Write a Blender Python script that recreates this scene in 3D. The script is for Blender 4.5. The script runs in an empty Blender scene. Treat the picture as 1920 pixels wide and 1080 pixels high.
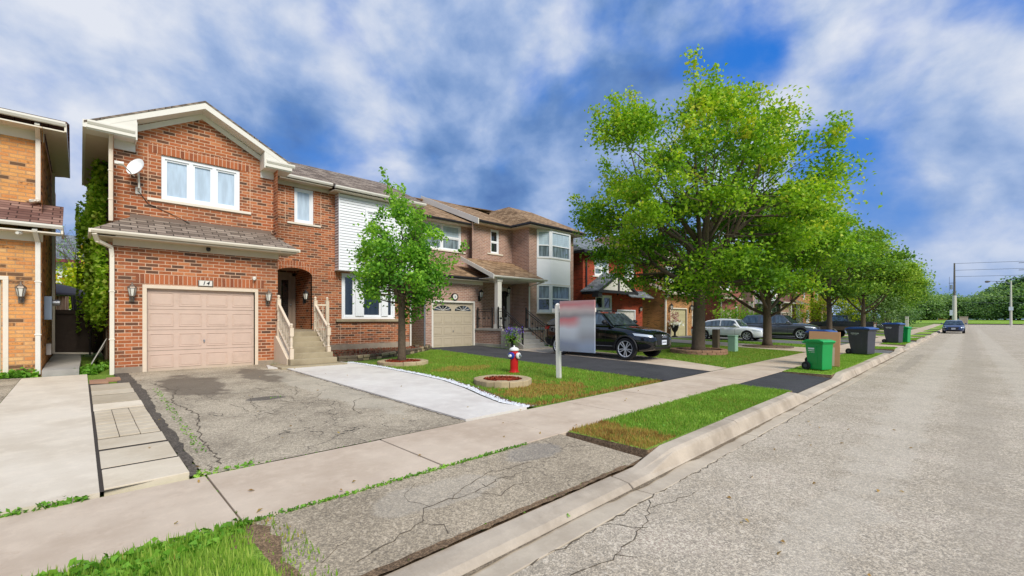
import bpy, bmesh, math, random
import numpy as np
from mathutils import Vector, Matrix
from mathutils.bvhtree import BVHTree
random.seed(11); rng = np.random.default_rng(11)
scene = bpy.context.scene
COL = scene.collection
R = math.radians

def srgb(r, g, b):
    f = lambda c: (c/255/12.92) if c/255 <= .04045 else ((c/255+.055)/1.055)**2.4
    return (f(r), f(g), f(b), 1.0)

# ------------------------------------------------------------------ objects
def tag(o, label=None, cat=None, group=None, kind=None):
    if label: o['label'] = label
    if cat: o['category'] = cat
    if group: o['group'] = group
    if kind: o['kind'] = kind
    return o
def thing(name, label, cat, loc=(0, 0, 0), rz=0, group=None):
    o = bpy.data.objects.new(name, None); COL.objects.link(o)
    o.empty_display_size = .2
    o.location = loc; o.rotation_euler = (0, 0, rz)
    return tag(o, label, cat, group)
def copy_tree(o, parent=None):
    c = o.copy(); COL.objects.link(c); c.parent = parent
    for ch in list(o.children): copy_tree(ch, c)
    return c
def root_loc(p):
    v = Vector((0, 0, 0))
    while p is not None:
        v += p.location; p = p.parent
    return v

class MB:
    def __init__(s): s.v = []; s.f = []; s.m = []
    def add(s, vs, fs, m=0):
        b = len(s.v); s.v += [tuple(p) for p in vs]
        for f in fs: s.f.append(tuple(i+b for i in f)); s.m.append(m)
        return s
    def box(s, x0, y0, z0, x1, y1, z1, m=0):
        vs = [(x0,y0,z0),(x1,y0,z0),(x1,y1,z0),(x0,y1,z0),(x0,y0,z1),(x1,y0,z1),(x1,y1,z1),(x0,y1,z1)]
        return s.add(vs, [(0,3,2,1),(4,5,6,7),(0,1,5,4),(1,2,6,5),(2,3,7,6),(3,0,4,7)], m)
    def bar(s, a, b, w, h, m=0, up=(0, 0, 1)):
        a = Vector(a); b = Vector(b); d = (b-a).normalized(); up = Vector(up)
        if abs(d.dot(up)) > .98: up = Vector((0, 1, 0))
        r = d.cross(up).normalized(); u = r.cross(d)
        vs = []
        for p in (a, b):
            for i, j in ((-1,-1),(1,-1),(1,1),(-1,1)): vs.append(p+r*i*w/2+u*j*h/2)
        return s.add(vs, [(0,3,2,1),(4,5,6,7),(0,1,5,4),(1,2,6,5),(2,3,7,6),(3,0,4,7)], m)
    def poly(s, pts, m=0): return s.add(pts, [tuple(range(len(pts)))], m)
    def slab(s, pts, t, m=0, d=(0, 0, -1)):
        n = len(pts); d = Vector(d)*t
        vs = [Vector(p) for p in pts]+[Vector(p)+d for p in pts]
        fs = [tuple(range(n)), tuple(range(2*n-1, n-1, -1))]+[(i, (i+1) % n, n+(i+1) % n, n+i) for i in range(n)]
        return s.add(vs, fs, m)
    def tube(s, path, r, n=8, m=0, cap=True):
        path = [Vector(p) for p in path]; k = len(path)
        rs = r if isinstance(r, (list, tuple)) else [r]*k
        vs = []; prev = None
        for i, p in enumerate(path):
            d = (path[min(i+1, k-1)]-path[max(i-1, 0)]).normalized()
            if prev is None:
                a = Vector((1, 0, 0)) if abs(d.x) < .8 else Vector((0, 1, 0))
                u = d.cross(a).normalized()
            else:
                u = (prev-d*prev.dot(d))
                u = u.normalized() if u.length > 1e-6 else d.orthogonal().normalized()
            prev = u; w = d.cross(u)
            for j in range(n):
                t = 2*math.pi*j/n
                vs.append(p+(u*math.cos(t)+w*math.sin(t))*rs[i])
        fs = []
        for i in range(k-1):
            for j in range(n):
                fs.append((i*n+j, i*n+(j+1) % n, (i+1)*n+(j+1) % n, (i+1)*n+j))
        if cap: fs += [tuple(range(n-1, -1, -1)), tuple(range((k-1)*n, k*n))]
        return s.add(vs, fs, m)
    def lathe(s, c, prof, n=20, m=0, axis='Z', sx=1, sy=1, caps=True):
        c = Vector(c); vs = []
        for r, z in prof:
            for j in range(n):
                t = 2*math.pi*j/n; a = r*math.cos(t)*sx; b = r*math.sin(t)*sy
                p = {'Z': (a, b, z), 'Y': (a, z, b), 'X': (z, a, b)}[axis]
                vs.append(c+Vector(p))
        fs = []
        for i in range(len(prof)-1):
            for j in range(n): fs.append((i*n+j, i*n+(j+1) % n, (i+1)*n+(j+1) % n, (i+1)*n+j))
        if caps: fs += [tuple(range(n-1, -1, -1)), tuple(range((len(prof)-1)*n, len(prof)*n))]
        return s.add(vs, fs, m)
    def prism(s, pts, axis, a, b, m=0):
        def P(p, k): return {'X': (k, p[0], p[1]), 'Y': (p[0], k, p[1]), 'Z': (p[0], p[1], k)}[axis]
        n = len(pts); vs = [P(p, a) for p in pts]+[P(p, b) for p in pts]
        fs = [tuple(range(n)), tuple(range(2*n-1, n-1, -1))]+[(i, (i+1) % n, n+(i+1) % n, n+i) for i in range(n)]
        return s.add(vs, fs, m)
    def wall(s, ax, k, a0, a1, z0, z1, holes=(), depth=.12, m=0, mr=None):
        """plane ax=k; a along the other axis; holes (a0,a1,z0,z1); depth>0 goes to +axis"""
        mr = m if mr is None else mr
        def P(a, z, d=0): return (a, k+d, z) if ax == 'Y' else (k+d, a, z)
        xs = sorted({a0, a1, *[h[0] for h in holes], *[h[1] for h in holes]})
        zs = sorted({z0, z1, *[h[2] for h in holes], *[h[3] for h in holes]})
        for i in range(len(xs)-1):
            for j in range(len(zs)-1):
                cx = (xs[i]+xs[i+1])/2; cz = (zs[j]+zs[j+1])/2
                if any(h[0] < cx < h[1] and h[2] < cz < h[3] for h in holes): continue
                s.poly([P(xs[i], zs[j]), P(xs[i+1], zs[j]), P(xs[i+1], zs[j+1]), P(xs[i], zs[j+1])], m)
        for h in holes:
            c = [(h[0], h[2]), (h[1], h[2]), (h[1], h[3]), (h[0], h[3])]
            for i in range(4):
                p, q = c[i], c[(i+1) % 4]
                s.poly([P(*p), P(*q), P(*q, depth), P(*p, depth)], mr)
        return s
    def build(s, name, mats, parent=None, smooth=False, bevel=0, world=True, normals=True, subs=0, angle=None):
        me = bpy.data.meshes.new(name)
        off = root_loc(parent) if (parent is not None and world) else Vector((0, 0, 0))
        me.from_pydata([(p[0]-off.x, p[1]-off.y, p[2]-off.z) for p in s.v], [], s.f)
        if not isinstance(mats, (list, tuple)): mats = [mats]
        for mt in mats: me.materials.append(mt)
        if any(s.m): me.polygons.foreach_set('material_index', s.m)
        if normals:
            bm = bmesh.new(); bm.from_mesh(me); bmesh.ops.recalc_face_normals(bm, faces=bm.faces); bm.to_mesh(me); bm.free()
        if smooth: me.polygons.foreach_set('use_smooth', [True]*len(me.polygons))
        me.update()
        o = bpy.data.objects.new(name, me); COL.objects.link(o)
        if parent is not None: o.parent = parent
        if bevel:
            b = o.modifiers.new('bevel', 'BEVEL'); b.width = bevel; b.segments = 2; b.limit_method = 'ANGLE'; b.angle_limit = R(35)
        if subs:
            b = o.modifiers.new('subsurf', 'SUBSURF'); b.levels = subs; b.render_levels = subs
        return o

def fast_mesh(name, V, nv, tint, mats, parent=None, matidx=None):
    """V (N,nv,3): N separate faces of nv vertices with a tint value each"""
    N = V.shape[0]; me = bpy.data.meshes.new(name)
    me.vertices.add(N*nv); me.vertices.foreach_set('co', V.reshape(-1).astype(np.float32))
    me.loops.add(N*nv); me.loops.foreach_set('vertex_index', np.arange(N*nv, dtype=np.int32))
    me.polygons.add(N); me.polygons.foreach_set('loop_start', np.arange(0, N*nv, nv, dtype=np.int32))
    a = me.attributes.new('tint', 'FLOAT', 'POINT'); a.data.foreach_set('value', np.repeat(tint, nv).astype(np.float32))
    for mt in (mats if isinstance(mats, (list, tuple)) else [mats]): me.materials.append(mt)
    me.update(calc_edges=True)
    o = bpy.data.objects.new(name, me); COL.objects.link(o)
    if parent is not None: o.parent = parent
    return o

# ------------------------------------------------------------------ materials
class NT:
    def __init__(s, tree): s.t = tree; s.N = tree.nodes; s.L = tree.links
    def n(s, typ, ins=None, **kw):
        nd = s.N.new(typ)
        for k, v in kw.items(): setattr(nd, k, v)
        for k, v in (ins or {}).items():
            if isinstance(v, bpy.types.NodeSocket): s.L.new(v, nd.inputs[k])
            else: nd.inputs[k].default_value = v
        return nd
    def math(s, op, a, b=0.0, c=None, clamp=False):
        nd = s.N.new('ShaderNodeMath'); nd.operation = op; nd.use_clamp = clamp
        for i, v in enumerate((a, b, c)):
            if v is None: continue
            if isinstance(v, bpy.types.NodeSocket): s.L.new(v, nd.inputs[i])
            else: nd.inputs[i].default_value = v
        return nd.outputs[0]
    def mix(s, fac, a, b, blend='MIX'):
        nd = s.N.new('ShaderNodeMix'); nd.data_type = 'RGBA'; nd.blend_type = blend
        for i, v in ((0, fac), (6, a), (7, b)):
            if isinstance(v, bpy.types.NodeSocket): s.L.new(v, nd.inputs[i])
            else: nd.inputs[i].default_value = v
        return nd.outputs[2]
    def ramp(s, fac, stops, interp='LINEAR'):
        nd = s.N.new('ShaderNodeValToRGB'); cr = nd.color_ramp; cr.interpolation = interp
        while len(cr.elements) < len(stops): cr.elements.new(.5)
        for e, (p, c) in zip(cr.elements, stops):
            e.position = p; e.color = c if len(c) == 4 else (*c, 1)
        s.L.new(fac, nd.inputs[0]); return nd.outputs[0]
    def noise(s, vec, scale, detail=4, rough=.55, dist=0.0):
        nd = s.n('ShaderNodeTexNoise', {'Scale': scale, 'Detail': detail, 'Roughness': rough, 'Distortion': dist})
        if vec is not None: s.L.new(vec, nd.inputs['Vector'])
        return nd.outputs[0]
    def smooth(s, v, a, b):
        nd = s.n('ShaderNodeMapRange', {'From Min': a, 'From Max': b}, interpolation_type='SMOOTHSTEP')
        s.L.new(v, nd.inputs[0]); return nd.outputs[0]
BW = ((0, (0, 0, 0, 1)), (1, (1, 1, 1, 1)))
def new_mat(name):
    m = bpy.data.materials.new(name); m.use_nodes = True; t = NT(m.node_tree)
    bsdf = t.N['Principled BSDF']
    return m, t, bsdf
def sc(c, k): return (c[0]*k, c[1]*k, c[2]*k, 1)
def mat(name, col, rough=.6, metal=0, var=.12, vscale=6, bump=0, bscale=60, spec=.5, coat=0, dirt=0, dirtcol=(.05, .04, .03, 1)):
    m, t, b = new_mat(name)
    pos = t.n('ShaderNodeNewGeometry').outputs['Position'] if dirt >= 0 else None
    tc = t.n('ShaderNodeTexCoord').outputs['Object']
    n1 = t.noise(tc, vscale, 5)
    c = t.mix(n1, sc(col, 1-var), sc(col, 1+var))
    if dirt > 0:
        n2 = t.smooth(t.noise(tc, 2.3, 6, .7), .5, .8)
        c = t.mix(t.math('MULTIPLY', n2, dirt), c, dirtcol)
    t.L.new(c, b.inputs['Base Color'])
    b.inputs['Roughness'].default_value = rough; b.inputs['Metallic'].default_value = metal
    b.inputs['Specular IOR Level'].default_value = spec; b.inputs['Coat Weight'].default_value = coat
    if coat: b.inputs['Coat Roughness'].default_value = .03
    if bump:
        bp = t.n('ShaderNodeBump', {'Strength': 1.0, 'Distance': bump, 'Height': t.noise(tc, bscale, 4)})
        t.L.new(bp.outputs[0], b.inputs['Normal'])
    return m
def facing_uv(t, zs=1.0):
    g = t.n('ShaderNodeNewGeometry')
    sp = t.n('ShaderNodeSeparateXYZ', {0: g.outputs['Position']})
    sn = t.n('ShaderNodeSeparateXYZ', {0: g.outputs['True Normal']})
    ax = t.math('ABSOLUTE', sn.outputs[0]); ay = t.math('ABSOLUTE', sn.outputs[1])
    k = t.math('GREATER_THAN', ax, ay)
    u = t.math('ADD', t.math('MULTIPLY', sp.outputs[1], k), t.math('MULTIPLY', sp.outputs[0], t.math('SUBTRACT', 1.0, k)))
    v = t.math('MULTIPLY', sp.outputs[2], zs)
    return u, v, g.outputs['Position']
def brick_mat(name, stops, mortar, bw=.27, bh=.09, ms=.011, vertical=False, dirt=.35, dark=(.05, .035, .025, 1)):
    m, t, b = new_mat(name)
    u, v, pos = facing_uv(t)
    vec = t.n('ShaderNodeCombineXYZ', {0: v, 1: u} if vertical else {0: u, 1: v}).outputs[0]
    wob = t.n('ShaderNodeVectorMath', {0: vec}, operation='ADD')
    t.L.new(t.n('ShaderNodeVectorMath', {0: t.n('ShaderNodeTexNoise', {'Scale': 9.0, 'Vector': vec}).outputs[1], 1: (.006, .006, 0)}, operation='MULTIPLY').outputs[0], wob.inputs[1])
    br = t.n('ShaderNodeTexBrick', {'Color1': (0, 0, 0, 1), 'Color2': (1, 1, 1, 1), 'Mortar': (.5, .5, .5, 1), 'Scale': 1.0, 'Mortar Size': ms,
             'Mortar Smooth': .25, 'Bias': 0.0, 'Brick Width': bw, 'Row Height': bh, 'Vector': wob.outputs[0]})
    if vertical: br.offset = 0.0
    tint = t.math('ADD', br.outputs[0], t.math('MULTIPLY', t.math('SUBTRACT', t.noise(vec, 16, 3), .5), .35))
    c = t.ramp(tint, stops)
    c = t.mix(t.math('MULTIPLY', t.smooth(t.noise(vec, 38, 4, .7), .45, .75), .35), c, dark)
    c = t.mix(br.outputs[1], c, mortar)
    big = t.smooth(t.noise(pos, .7, 5, .65), .42, .75)
    c = t.mix(t.math('MULTIPLY', big, dirt), c, sc(dark, 2.2))
    t.L.new(c, b.inputs['Base Color']); b.inputs['Roughness'].default_value = .9; b.inputs['Specular IOR Level'].default_value = .2
    h = t.math('ADD', t.math('MULTIPLY', br.outputs[1], -1.0), t.math('MULTIPLY', t.noise(vec, 60, 3), .35))
    t.L.new(t.n('ShaderNodeBump', {'Strength': .8, 'Distance': .012, 'Height': h}).outputs[0], b.inputs['Normal'])
    return m
def shingle_mat(name, stops, zs=2.0, bw=.35, bh=.15):
    m, t, b = new_mat(name)
    u, v, pos = facing_uv(t, zs)
    vec = t.n('ShaderNodeCombineXYZ', {0: u, 1: v}).outputs[0]
    br = t.n('ShaderNodeTexBrick', {'Color1': (0, 0, 0, 1), 'Color2': (1, 1, 1, 1), 'Mortar': (0, 0, 0, 1), 'Scale': 1.0, 'Mortar Size': .012,
             'Mortar Smooth': .3, 'Brick Width': bw, 'Row Height': bh, 'Vector': vec})
    br.offset = .37
    tint = t.math('ADD', t.math('MULTIPLY', br.outputs[0], .7), t.math('MULTIPLY', t.noise(pos, 2.5, 6, .7), .45))
    c = t.ramp(tint, stops)
    c = t.mix(t.math('MULTIPLY', br.outputs[1], .6), c, (.02, .018, .016, 1))
    c = t.mix(.35, c, t.mix(t.noise(pos, 90, 2), (.0, .0, .0, 1), (.35, .33, .3, 1)), 'SOFT_LIGHT')
    t.L.new(c, b.inputs['Base Color']); b.inputs['Roughness'].default_value = .95; b.inputs['Specular IOR Level'].default_value = .15
    h = t.math('ADD', t.math('MULTIPLY', br.outputs[1], -1.0), t.math('MULTIPLY', br.outputs[0], .6))
    t.L.new(t.n('ShaderNodeBump', {'Strength': .8, 'Distance': .015, 'Height': h}).outputs[0], b.inputs['Normal'])
    return m
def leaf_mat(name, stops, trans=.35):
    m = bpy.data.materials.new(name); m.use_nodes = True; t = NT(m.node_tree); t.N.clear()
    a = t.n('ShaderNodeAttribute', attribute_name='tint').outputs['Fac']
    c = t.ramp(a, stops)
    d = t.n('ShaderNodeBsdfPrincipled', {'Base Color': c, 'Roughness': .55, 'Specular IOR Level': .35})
    tr = t.n('ShaderNodeBsdfTranslucent', {'Color': t.mix(1.0, c, (1.15, 1.25, .6, 1), 'MULTIPLY')})
    mx = t.n('ShaderNodeMixShader', {0: trans, 1: d.outputs[0], 2: tr.outputs[0]})
    o = t.n('ShaderNodeOutputMaterial', {0: mx.outputs[0]})
    return m
def ground_mat(name, kind, base, base2=None, speck=.25, crack=0, stains=(), tint=None):
    """worn asphalt / concrete in world coordinates"""
    m, t, b = new_mat(name)
    pos = t.n('ShaderNodeNewGeometry').outputs['Position']
    base2 = base2 or sc(base, .75)
    c = t.mix(t.smooth(t.noise(pos, .9, 6, .62), .35, .68), base, base2)
    c = t.mix(t.math('MULTIPLY', t.smooth(t.noise(pos, 4.2, 6, .7), .45, .7), .35), c, sc(base, 1.22))
    if kind == 'asphalt':
        vo = t.n('ShaderNodeTexVoronoi', {'Scale': 105.0, 'Vector': pos})
        spk = t.n('ShaderNodeSeparateColor', {0: vo.outputs['Color']}).outputs[0]
        c = t.mix(speck, c, t.ramp(spk, ((0, (.02, .02, .02, 1)), (.35, (.22, .2, .18, 1)), (.6, (.48, .45, .41, 1)), (1, (.95, .92, .86, 1)))), 'OVERLAY')
        vo2 = t.n('ShaderNodeTexVoronoi', {'Scale': 44.0, 'Vector': pos})
        s2 = t.n('ShaderNodeSeparateColor', {0: vo2.outputs['Color']}).outputs[1]
        c = t.mix(t.math('MULTIPLY', t.math('GREATER_THAN', s2, .9), speck*.7), c, sc(base, 1.7))
        c = t.mix(t.math('MULTIPLY', t.math('LESS_THAN', s2, .1), speck*.9), c, sc(base, .35))
    else:
        c = t.mix(t.math('MULTIPLY', t.noise(pos, 55, 3, .7), speck), c, sc(base, .55))
        c = t.mix(t.math('MULTIPLY', t.smooth(t.noise(pos, 7, 5, .75, .6), .58, .75), .3), c, tint or sc(base, .6))
    if kind == 'concrete' and name.startswith('paver'):
        oi = t.n('ShaderNodeObjectInfo').outputs['Random']
        c = t.mix(1.0, c, t.ramp(oi, ((0, (.74, .71, .66, 1)), (1, (1.14, 1.12, 1.1, 1)))), 'MULTIPLY')
    if crack:
        w = t.n('ShaderNodeVectorMath', {0: pos}, operation='ADD')
        t.L.new(t.n('ShaderNodeVectorMath', {0: t.n('ShaderNodeTexNoise', {'Scale': 2.2, 'Detail': 6.0, 'Vector': pos}).outputs[1], 1: (.8, .8, .0)}, operation='MULTIPLY').outputs[0], w.inputs[1])
        ve = t.n('ShaderNodeTexVoronoi', {'Scale': 1.6, 'Vector': w.outputs[0]}, feature='DISTANCE_TO_EDGE')
        ln = t.math('SUBTRACT', 1.0, t.smooth(ve.outputs['Distance'], .003, .013))
        msk = t.smooth(t.noise(pos, .55, 3), .44, .56)
        c = t.mix(t.math('MULTIPLY', t.math('MULTIPLY', ln, msk), crack), c, (.02, .018, .015, 1))
    for (sx, sy, rx, ry, colr, k) in stains:
        d = t.n('ShaderNodeVectorMath', {0: pos, 1: (sx, sy, 0)}, operation='SUBTRACT')
        d2 = t.n('ShaderNodeVectorMath', {0: d.outputs[0], 1: (1/rx, 1/ry, 0)}, operation='MULTIPLY')
        ln = t.n('ShaderNodeVectorMath', {0: d2.outputs[0]}, operation='LENGTH').outputs['Value']
        ln = t.math('ADD', ln, t.math('MULTIPLY', t.math('SUBTRACT', t.noise(pos, 1.6, 6, .65), .5), 1.5))
        c = t.mix(t.math('MULTIPLY', t.math('SUBTRACT', 1.0, t.smooth(ln, .75, 1.0)), k), c, colr)
    t.L.new(c, b.inputs['Base Color']); b.inputs['Roughness'].default_value = .92; b.inputs['Specular IOR Level'].default_value = .25
    bs = .006 if kind == 'asphalt' else .002
    t.L.new(t.n('ShaderNodeBump', {'Strength': .9, 'Distance': bs, 'Height': t.noise(pos, 70 if kind == 'asphalt' else 120, 3, .7)}).outputs[0], b.inputs['Normal'])
    return m
def glass_mat(name, col, rough=.04, spec=.8, blind=None, vertical=False):
    m, t, b = new_mat(name)
    tc = t.n('ShaderNodeNewGeometry').outputs['Position']
    stv = t.n('ShaderNodeVectorMath', {0: tc, 1: (1, 1, .16)}, operation='MULTIPLY').outputs[0]
    c = t.mix(t.smooth(t.noise(stv, 7, 3), .35, .65), sc(col, .55 if col[1] < .45 else .86), sc(col, 1.3 if col[1] < .45 else 1.06))
    if blind is not None:
        sp = t.n('ShaderNodeSeparateXYZ', {0: tc})
        src = sp.outputs[2]
        w = t.math('FRACT', t.math('MULTIPLY', src, blind))
        c = t.mix(t.math('MULTIPLY', t.smooth(w, .75, .95), .35), c, sc(col, .55))
    t.L.new(c, b.inputs['Base Color']); b.inputs['Roughness'].default_value = rough
    b.inputs['Specular IOR Level'].default_value = spec; b.inputs['Coat Weight'].default_value = 0.3; b.inputs['Coat Roughness'].default_value = .02
    return m

M = {}
M['brick_orange'] = brick_mat('orange_brick', ((0, srgb(92, 70, 58)), (.16, srgb(116, 80, 60)), (.27, srgb(160, 92, 58)), (.45, srgb(186, 110, 66)), (.6, srgb(152, 90, 60)), (.75, srgb(178, 99, 61)), (1, srgb(200, 130, 86))), srgb(212, 174, 146), dirt=.45)
M['brick_soldier'] = brick_mat('soldier_brick', ((0, srgb(134, 78, 54)), (.2, srgb(172, 100, 64)), (.7, srgb(188, 110, 70)), (1, srgb(146, 82, 56))), srgb(212, 170, 142), bw=.27, bh=.1, vertical=True)
M['brick_yellow'] = brick_mat('yellow_brick', ((0, srgb(112, 86, 66)), (.12, srgb(128, 94, 66)), (.2, srgb(222, 152, 88)), (.5, srgb(234, 172, 104)), (.75, srgb(216, 142, 84)), (1, srgb(238, 188, 126))), srgb(196, 154, 114))
M['brick_pink'] = brick_mat('pinkish_brown_brick', ((0, srgb(156, 120, 106)), (.4, srgb(178, 136, 118)), (.7, srgb(190, 148, 128)), (1, srgb(170, 128, 114))), srgb(212, 192, 176), bw=.24, bh=.08)
M['brick_red'] = brick_mat('red_brick', ((0, srgb(120, 50, 34)), (.3, srgb(180, 72, 46)), (.7, srgb(192, 80, 50)), (1, srgb(166, 66, 46))), srgb(172, 100, 78), bw=.24, bh=.08)
M['brick_tan'] = brick_mat('tan_brick', ((0, srgb(140, 100, 66)), (.3, srgb(196, 140, 86)), (.7, srgb(208, 150, 92)), (1, srgb(186, 128, 76))), srgb(190, 150, 112), bw=.24, bh=.08)
M['brick_dark'] = brick_mat('dark_red_brick', ((0, srgb(110, 60, 54)), (.4, srgb(150, 76, 64)), (1, srgb(166, 90, 74))), srgb(176, 140, 126), bw=.24, bh=.08)
M['roof_grey'] = shingle_mat('grey_brown_shingles', ((0, srgb(92, 82, 74)), (.5, srgb(140, 126, 114)), (1, srgb(176, 162, 148))))
M['roof_brown'] = shingle_mat('brown_shingles', ((0, srgb(110, 88, 68)), (.5, srgb(160, 132, 102)), (1, srgb(194, 166, 134))))
M['roof_red'] = shingle_mat('reddish_shingles', ((0, srgb(96, 62, 56)), (.5, srgb(140, 108, 98)), (1, srgb(174, 142, 128))))
M['roof_slate'] = shingle_mat('slate_grey_shingles', ((0, srgb(90, 96, 100)), (.5, srgb(124, 132, 136)), (1, srgb(160, 166, 168))))
M['white'] = mat('white_paint', srgb(226, 221, 210), .45, var=.05, dirt=.12, dirtcol=srgb(150, 145, 135))
M['vinyl'] = mat('white_vinyl', srgb(238, 240, 242), .4, var=.03)
M['siding'] = mat('white_siding', srgb(236, 238, 240), .5, var=.03, dirt=.06, dirtcol=srgb(170, 170, 168))
M['cream'] = mat('cream_aluminium', srgb(228, 218, 200), .5, var=.06, dirt=.2, dirtcol=srgb(150, 138, 118))
M['beige'] = mat('beige_wood_paint', srgb(222, 204, 180), .6, var=.08, dirt=.25, dirtcol=srgb(150, 132, 110))
M['garage_pink'] = mat('rosy_beige_door', srgb(206, 180, 162), .5, var=.09, dirt=.4, dirtcol=srgb(170, 148, 130))
M['garage_tan'] = mat('tan_door', srgb(188, 175, 152), .5, var=.05)
M['garage_olive'] = mat('olive_beige_door', srgb(190, 180, 140), .5, var=.08, dirt=.2)
M['soffit'] = mat('soffit_vinyl', srgb(206, 192, 170), .6, var=.1)
M['darktrim'] = mat('dark_trim', srgb(46, 44, 48), .5)
M['iron'] = mat('black_iron', srgb(24, 23, 25), .45, var=.1)
M['lampmetal'] = mat('pewter_metal', srgb(128, 116, 104), .45, metal=.6, var=.2)
M['lampglass'] = mat('frosted_lamp_glass', srgb(225, 222, 210), .25, var=.1)
M['steel'] = mat('galvanised_steel', srgb(168, 172, 176), .4, metal=.7)
M['greybox'] = mat('grey_blue_box', srgb(140, 158, 176), .5)
M['pane_blind'] = glass_mat('pane_with_white_blind', srgb(186, 204, 214), .12, .6, blind=9)
M['pane_white'] = glass_mat('pane_with_pale_shade', srgb(190, 208, 224), .12, .5)
M['pane_mid'] = glass_mat('pane_grey', srgb(120, 134, 142), .06, .8)
M['pane_dark'] = glass_mat('pane_dark', srgb(38, 44, 46), .03, 1.0)
M['door_dark'] = mat('dark_door', srgb(40, 36, 36), .4)
M['door_frame'] = mat('taupe_frame', srgb(150, 132, 116), .5)
M['number_black'] = mat('black_enamel', srgb(20, 20, 28), .4)
M['parge'] = ground_mat('foundation_parging', 'concrete', srgb(172, 158, 140), srgb(142, 128, 112), .3)
M['step_conc'] = ground_mat('weathered_step_concrete', 'concrete', srgb(176, 162, 134), srgb(136, 122, 98), .35, tint=srgb(96, 84, 64))
M['step_conc2'] = ground_mat('grey_step_concrete', 'concrete', srgb(172, 168, 160), srgb(150, 146, 138), .25)
M['walk'] = ground_mat('sidewalk_concrete', 'concrete', srgb(208, 190, 168), srgb(188, 168, 146), .22, tint=srgb(168, 136, 106))
M['pad'] = ground_mat('new_concrete', 'concrete', srgb(222, 216, 206), srgb(206, 198, 188), .12, tint=srgb(196, 186, 172))
M['neigh_conc'] = ground_mat('pale_concrete', 'concrete', srgb(222, 210, 190), srgb(206, 192, 170), .2, tint=srgb(190, 168, 138))
M['paver'] = ground_mat('paver_concrete', 'concrete', srgb(216, 205, 184), srgb(198, 184, 160), .25, tint=srgb(166, 140, 108))
M['gutter'] = ground_mat('gutter_concrete', 'concrete', srgb(204, 190, 168), srgb(178, 163, 142), .35, tint=srgb(150, 132, 110))
M['grime_shade'] = ground_mat('grime_shade', 'asphalt', srgb(142, 128, 108), srgb(116, 102, 84), .4)
M['kerb'] = ground_mat('kerb_concrete', 'concrete', srgb(200, 186, 166), srgb(160, 146, 128), .4, tint=srgb(130, 112, 92))
M['road'] = ground_mat('worn_road_asphalt', 'asphalt', srgb(192, 181, 163), srgb(178, 166, 147), .42, stains=((45, .75, 60, .45, srgb(206, 196, 178), .3), (45, -1.0, 60, .4, srgb(206, 196, 178), .3), (45, -.1, 60, .35, srgb(160, 149, 132), .35), (23, 1.5, 6, .2, srgb(150, 140, 126), .4)))
M['drive_old'] = ground_mat('old_driveway_asphalt', 'asphalt', srgb(184, 172, 151), srgb(150, 139, 121), .4, crack=.9,
    stains=((1.75, 11.6, .62, 1.9, srgb(104, 93, 80), .8), (3.3, 12.3, .55, 1.7, srgb(104, 93, 80), .75), (3.7, 9.5, .5, 3.6, srgb(196, 186, 166), .5), (2.5, 9.0, .35, .22, srgb(70, 66, 66), .7)))
M['apron_old'] = ground_mat('old_apron_asphalt', 'asphalt', srgb(174, 161, 140), srgb(150, 138, 119), .4, crack=.45, stains=((2.3, 3.3, .7, .3, srgb(186, 178, 164), .3), (3.7, 3.5, .5, .25, srgb(136, 134, 132), .35)))
M['drive_black'] = ground_mat('sealed_black_asphalt', 'asphalt', srgb(74, 74, 76), srgb(62, 62, 64), .25)
M['drive_grey'] = ground_mat('grey_asphalt', 'asphalt', srgb(120, 120, 120), srgb(100, 100, 100), .35)
M['joint_soil'] = mat('dark_joint_soil', srgb(58, 50, 42), .95, var=.3)
M['crumble'] = ground_mat('crumbled_asphalt', 'asphalt', srgb(104, 97, 88), srgb(82, 76, 69), .5)
M['soil'] = ground_mat('brown_soil', 'asphalt', srgb(132, 110, 86), srgb(104, 86, 67), .5)
M['mulch'] = ground_mat('red_mulch', 'asphalt', srgb(134, 52, 26), srgb(96, 36, 20), .7)
M['mulchpiece'] = leaf_mat('red_mulch_chips', ((0, srgb(84, 34, 20)), (.5, srgb(142, 54, 28)), (1, srgb(176, 82, 48))), .02)
M['stone'] = ground_mat('stacked_stone', 'concrete', srgb(128, 114, 96), srgb(92, 80, 66), .4)
M['edging'] = ground_mat('edging_block', 'concrete', srgb(196, 176, 140), srgb(160, 140, 110), .4, tint=srgb(120, 100, 76))
M['edging_red'] = ground_mat('reddish_edging_block', 'concrete', srgb(180, 140, 112), srgb(150, 112, 90), .4)
M['lawn'] = ground_mat('lawn_ground', 'asphalt', srgb(122, 152, 56), srgb(98, 128, 44), .5)
M['lawn_far'] = ground_mat('far_lawn', 'asphalt', srgb(146, 180, 66), srgb(120, 156, 54), .45)
M['terrain'] = ground_mat('terrain_grass', 'asphalt', srgb(96, 126, 50), srgb(80, 108, 44), .4)
M['pebble'] = leaf_mat('white_pebbles', ((0, srgb(120, 120, 120)), (.4, srgb(190, 192, 196)), (1, srgb(232, 234, 238))), .02)
M['grass'] = leaf_mat('grass_blades', ((0, srgb(136, 100, 54)), (.18, srgb(190, 152, 86)), (.32, srgb(180, 168, 84)), (.5, srgb(128, 158, 60)), (.75, srgb(132, 172, 58)), (1, srgb(188, 206, 100))), .38)
M['weed'] = leaf_mat('weed_leaves', ((0, srgb(86, 124, 40)), (.5, srgb(118, 174, 56)), (1, srgb(172, 214, 84))), .35)
M['maple'] = leaf_mat('maple_leaves', ((0, srgb(58, 96, 26)), (.35, srgb(100, 148, 36)), (.7, srgb(152, 192, 46)), (.95, srgb(196, 216, 64)), (1, srgb(206, 206, 66))), .38)
M['ash'] = leaf_mat('ash_leaves', ((0, srgb(60, 100, 32)), (.5, srgb(104, 162, 50)), (1, srgb(168, 212, 72))), .45)
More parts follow.
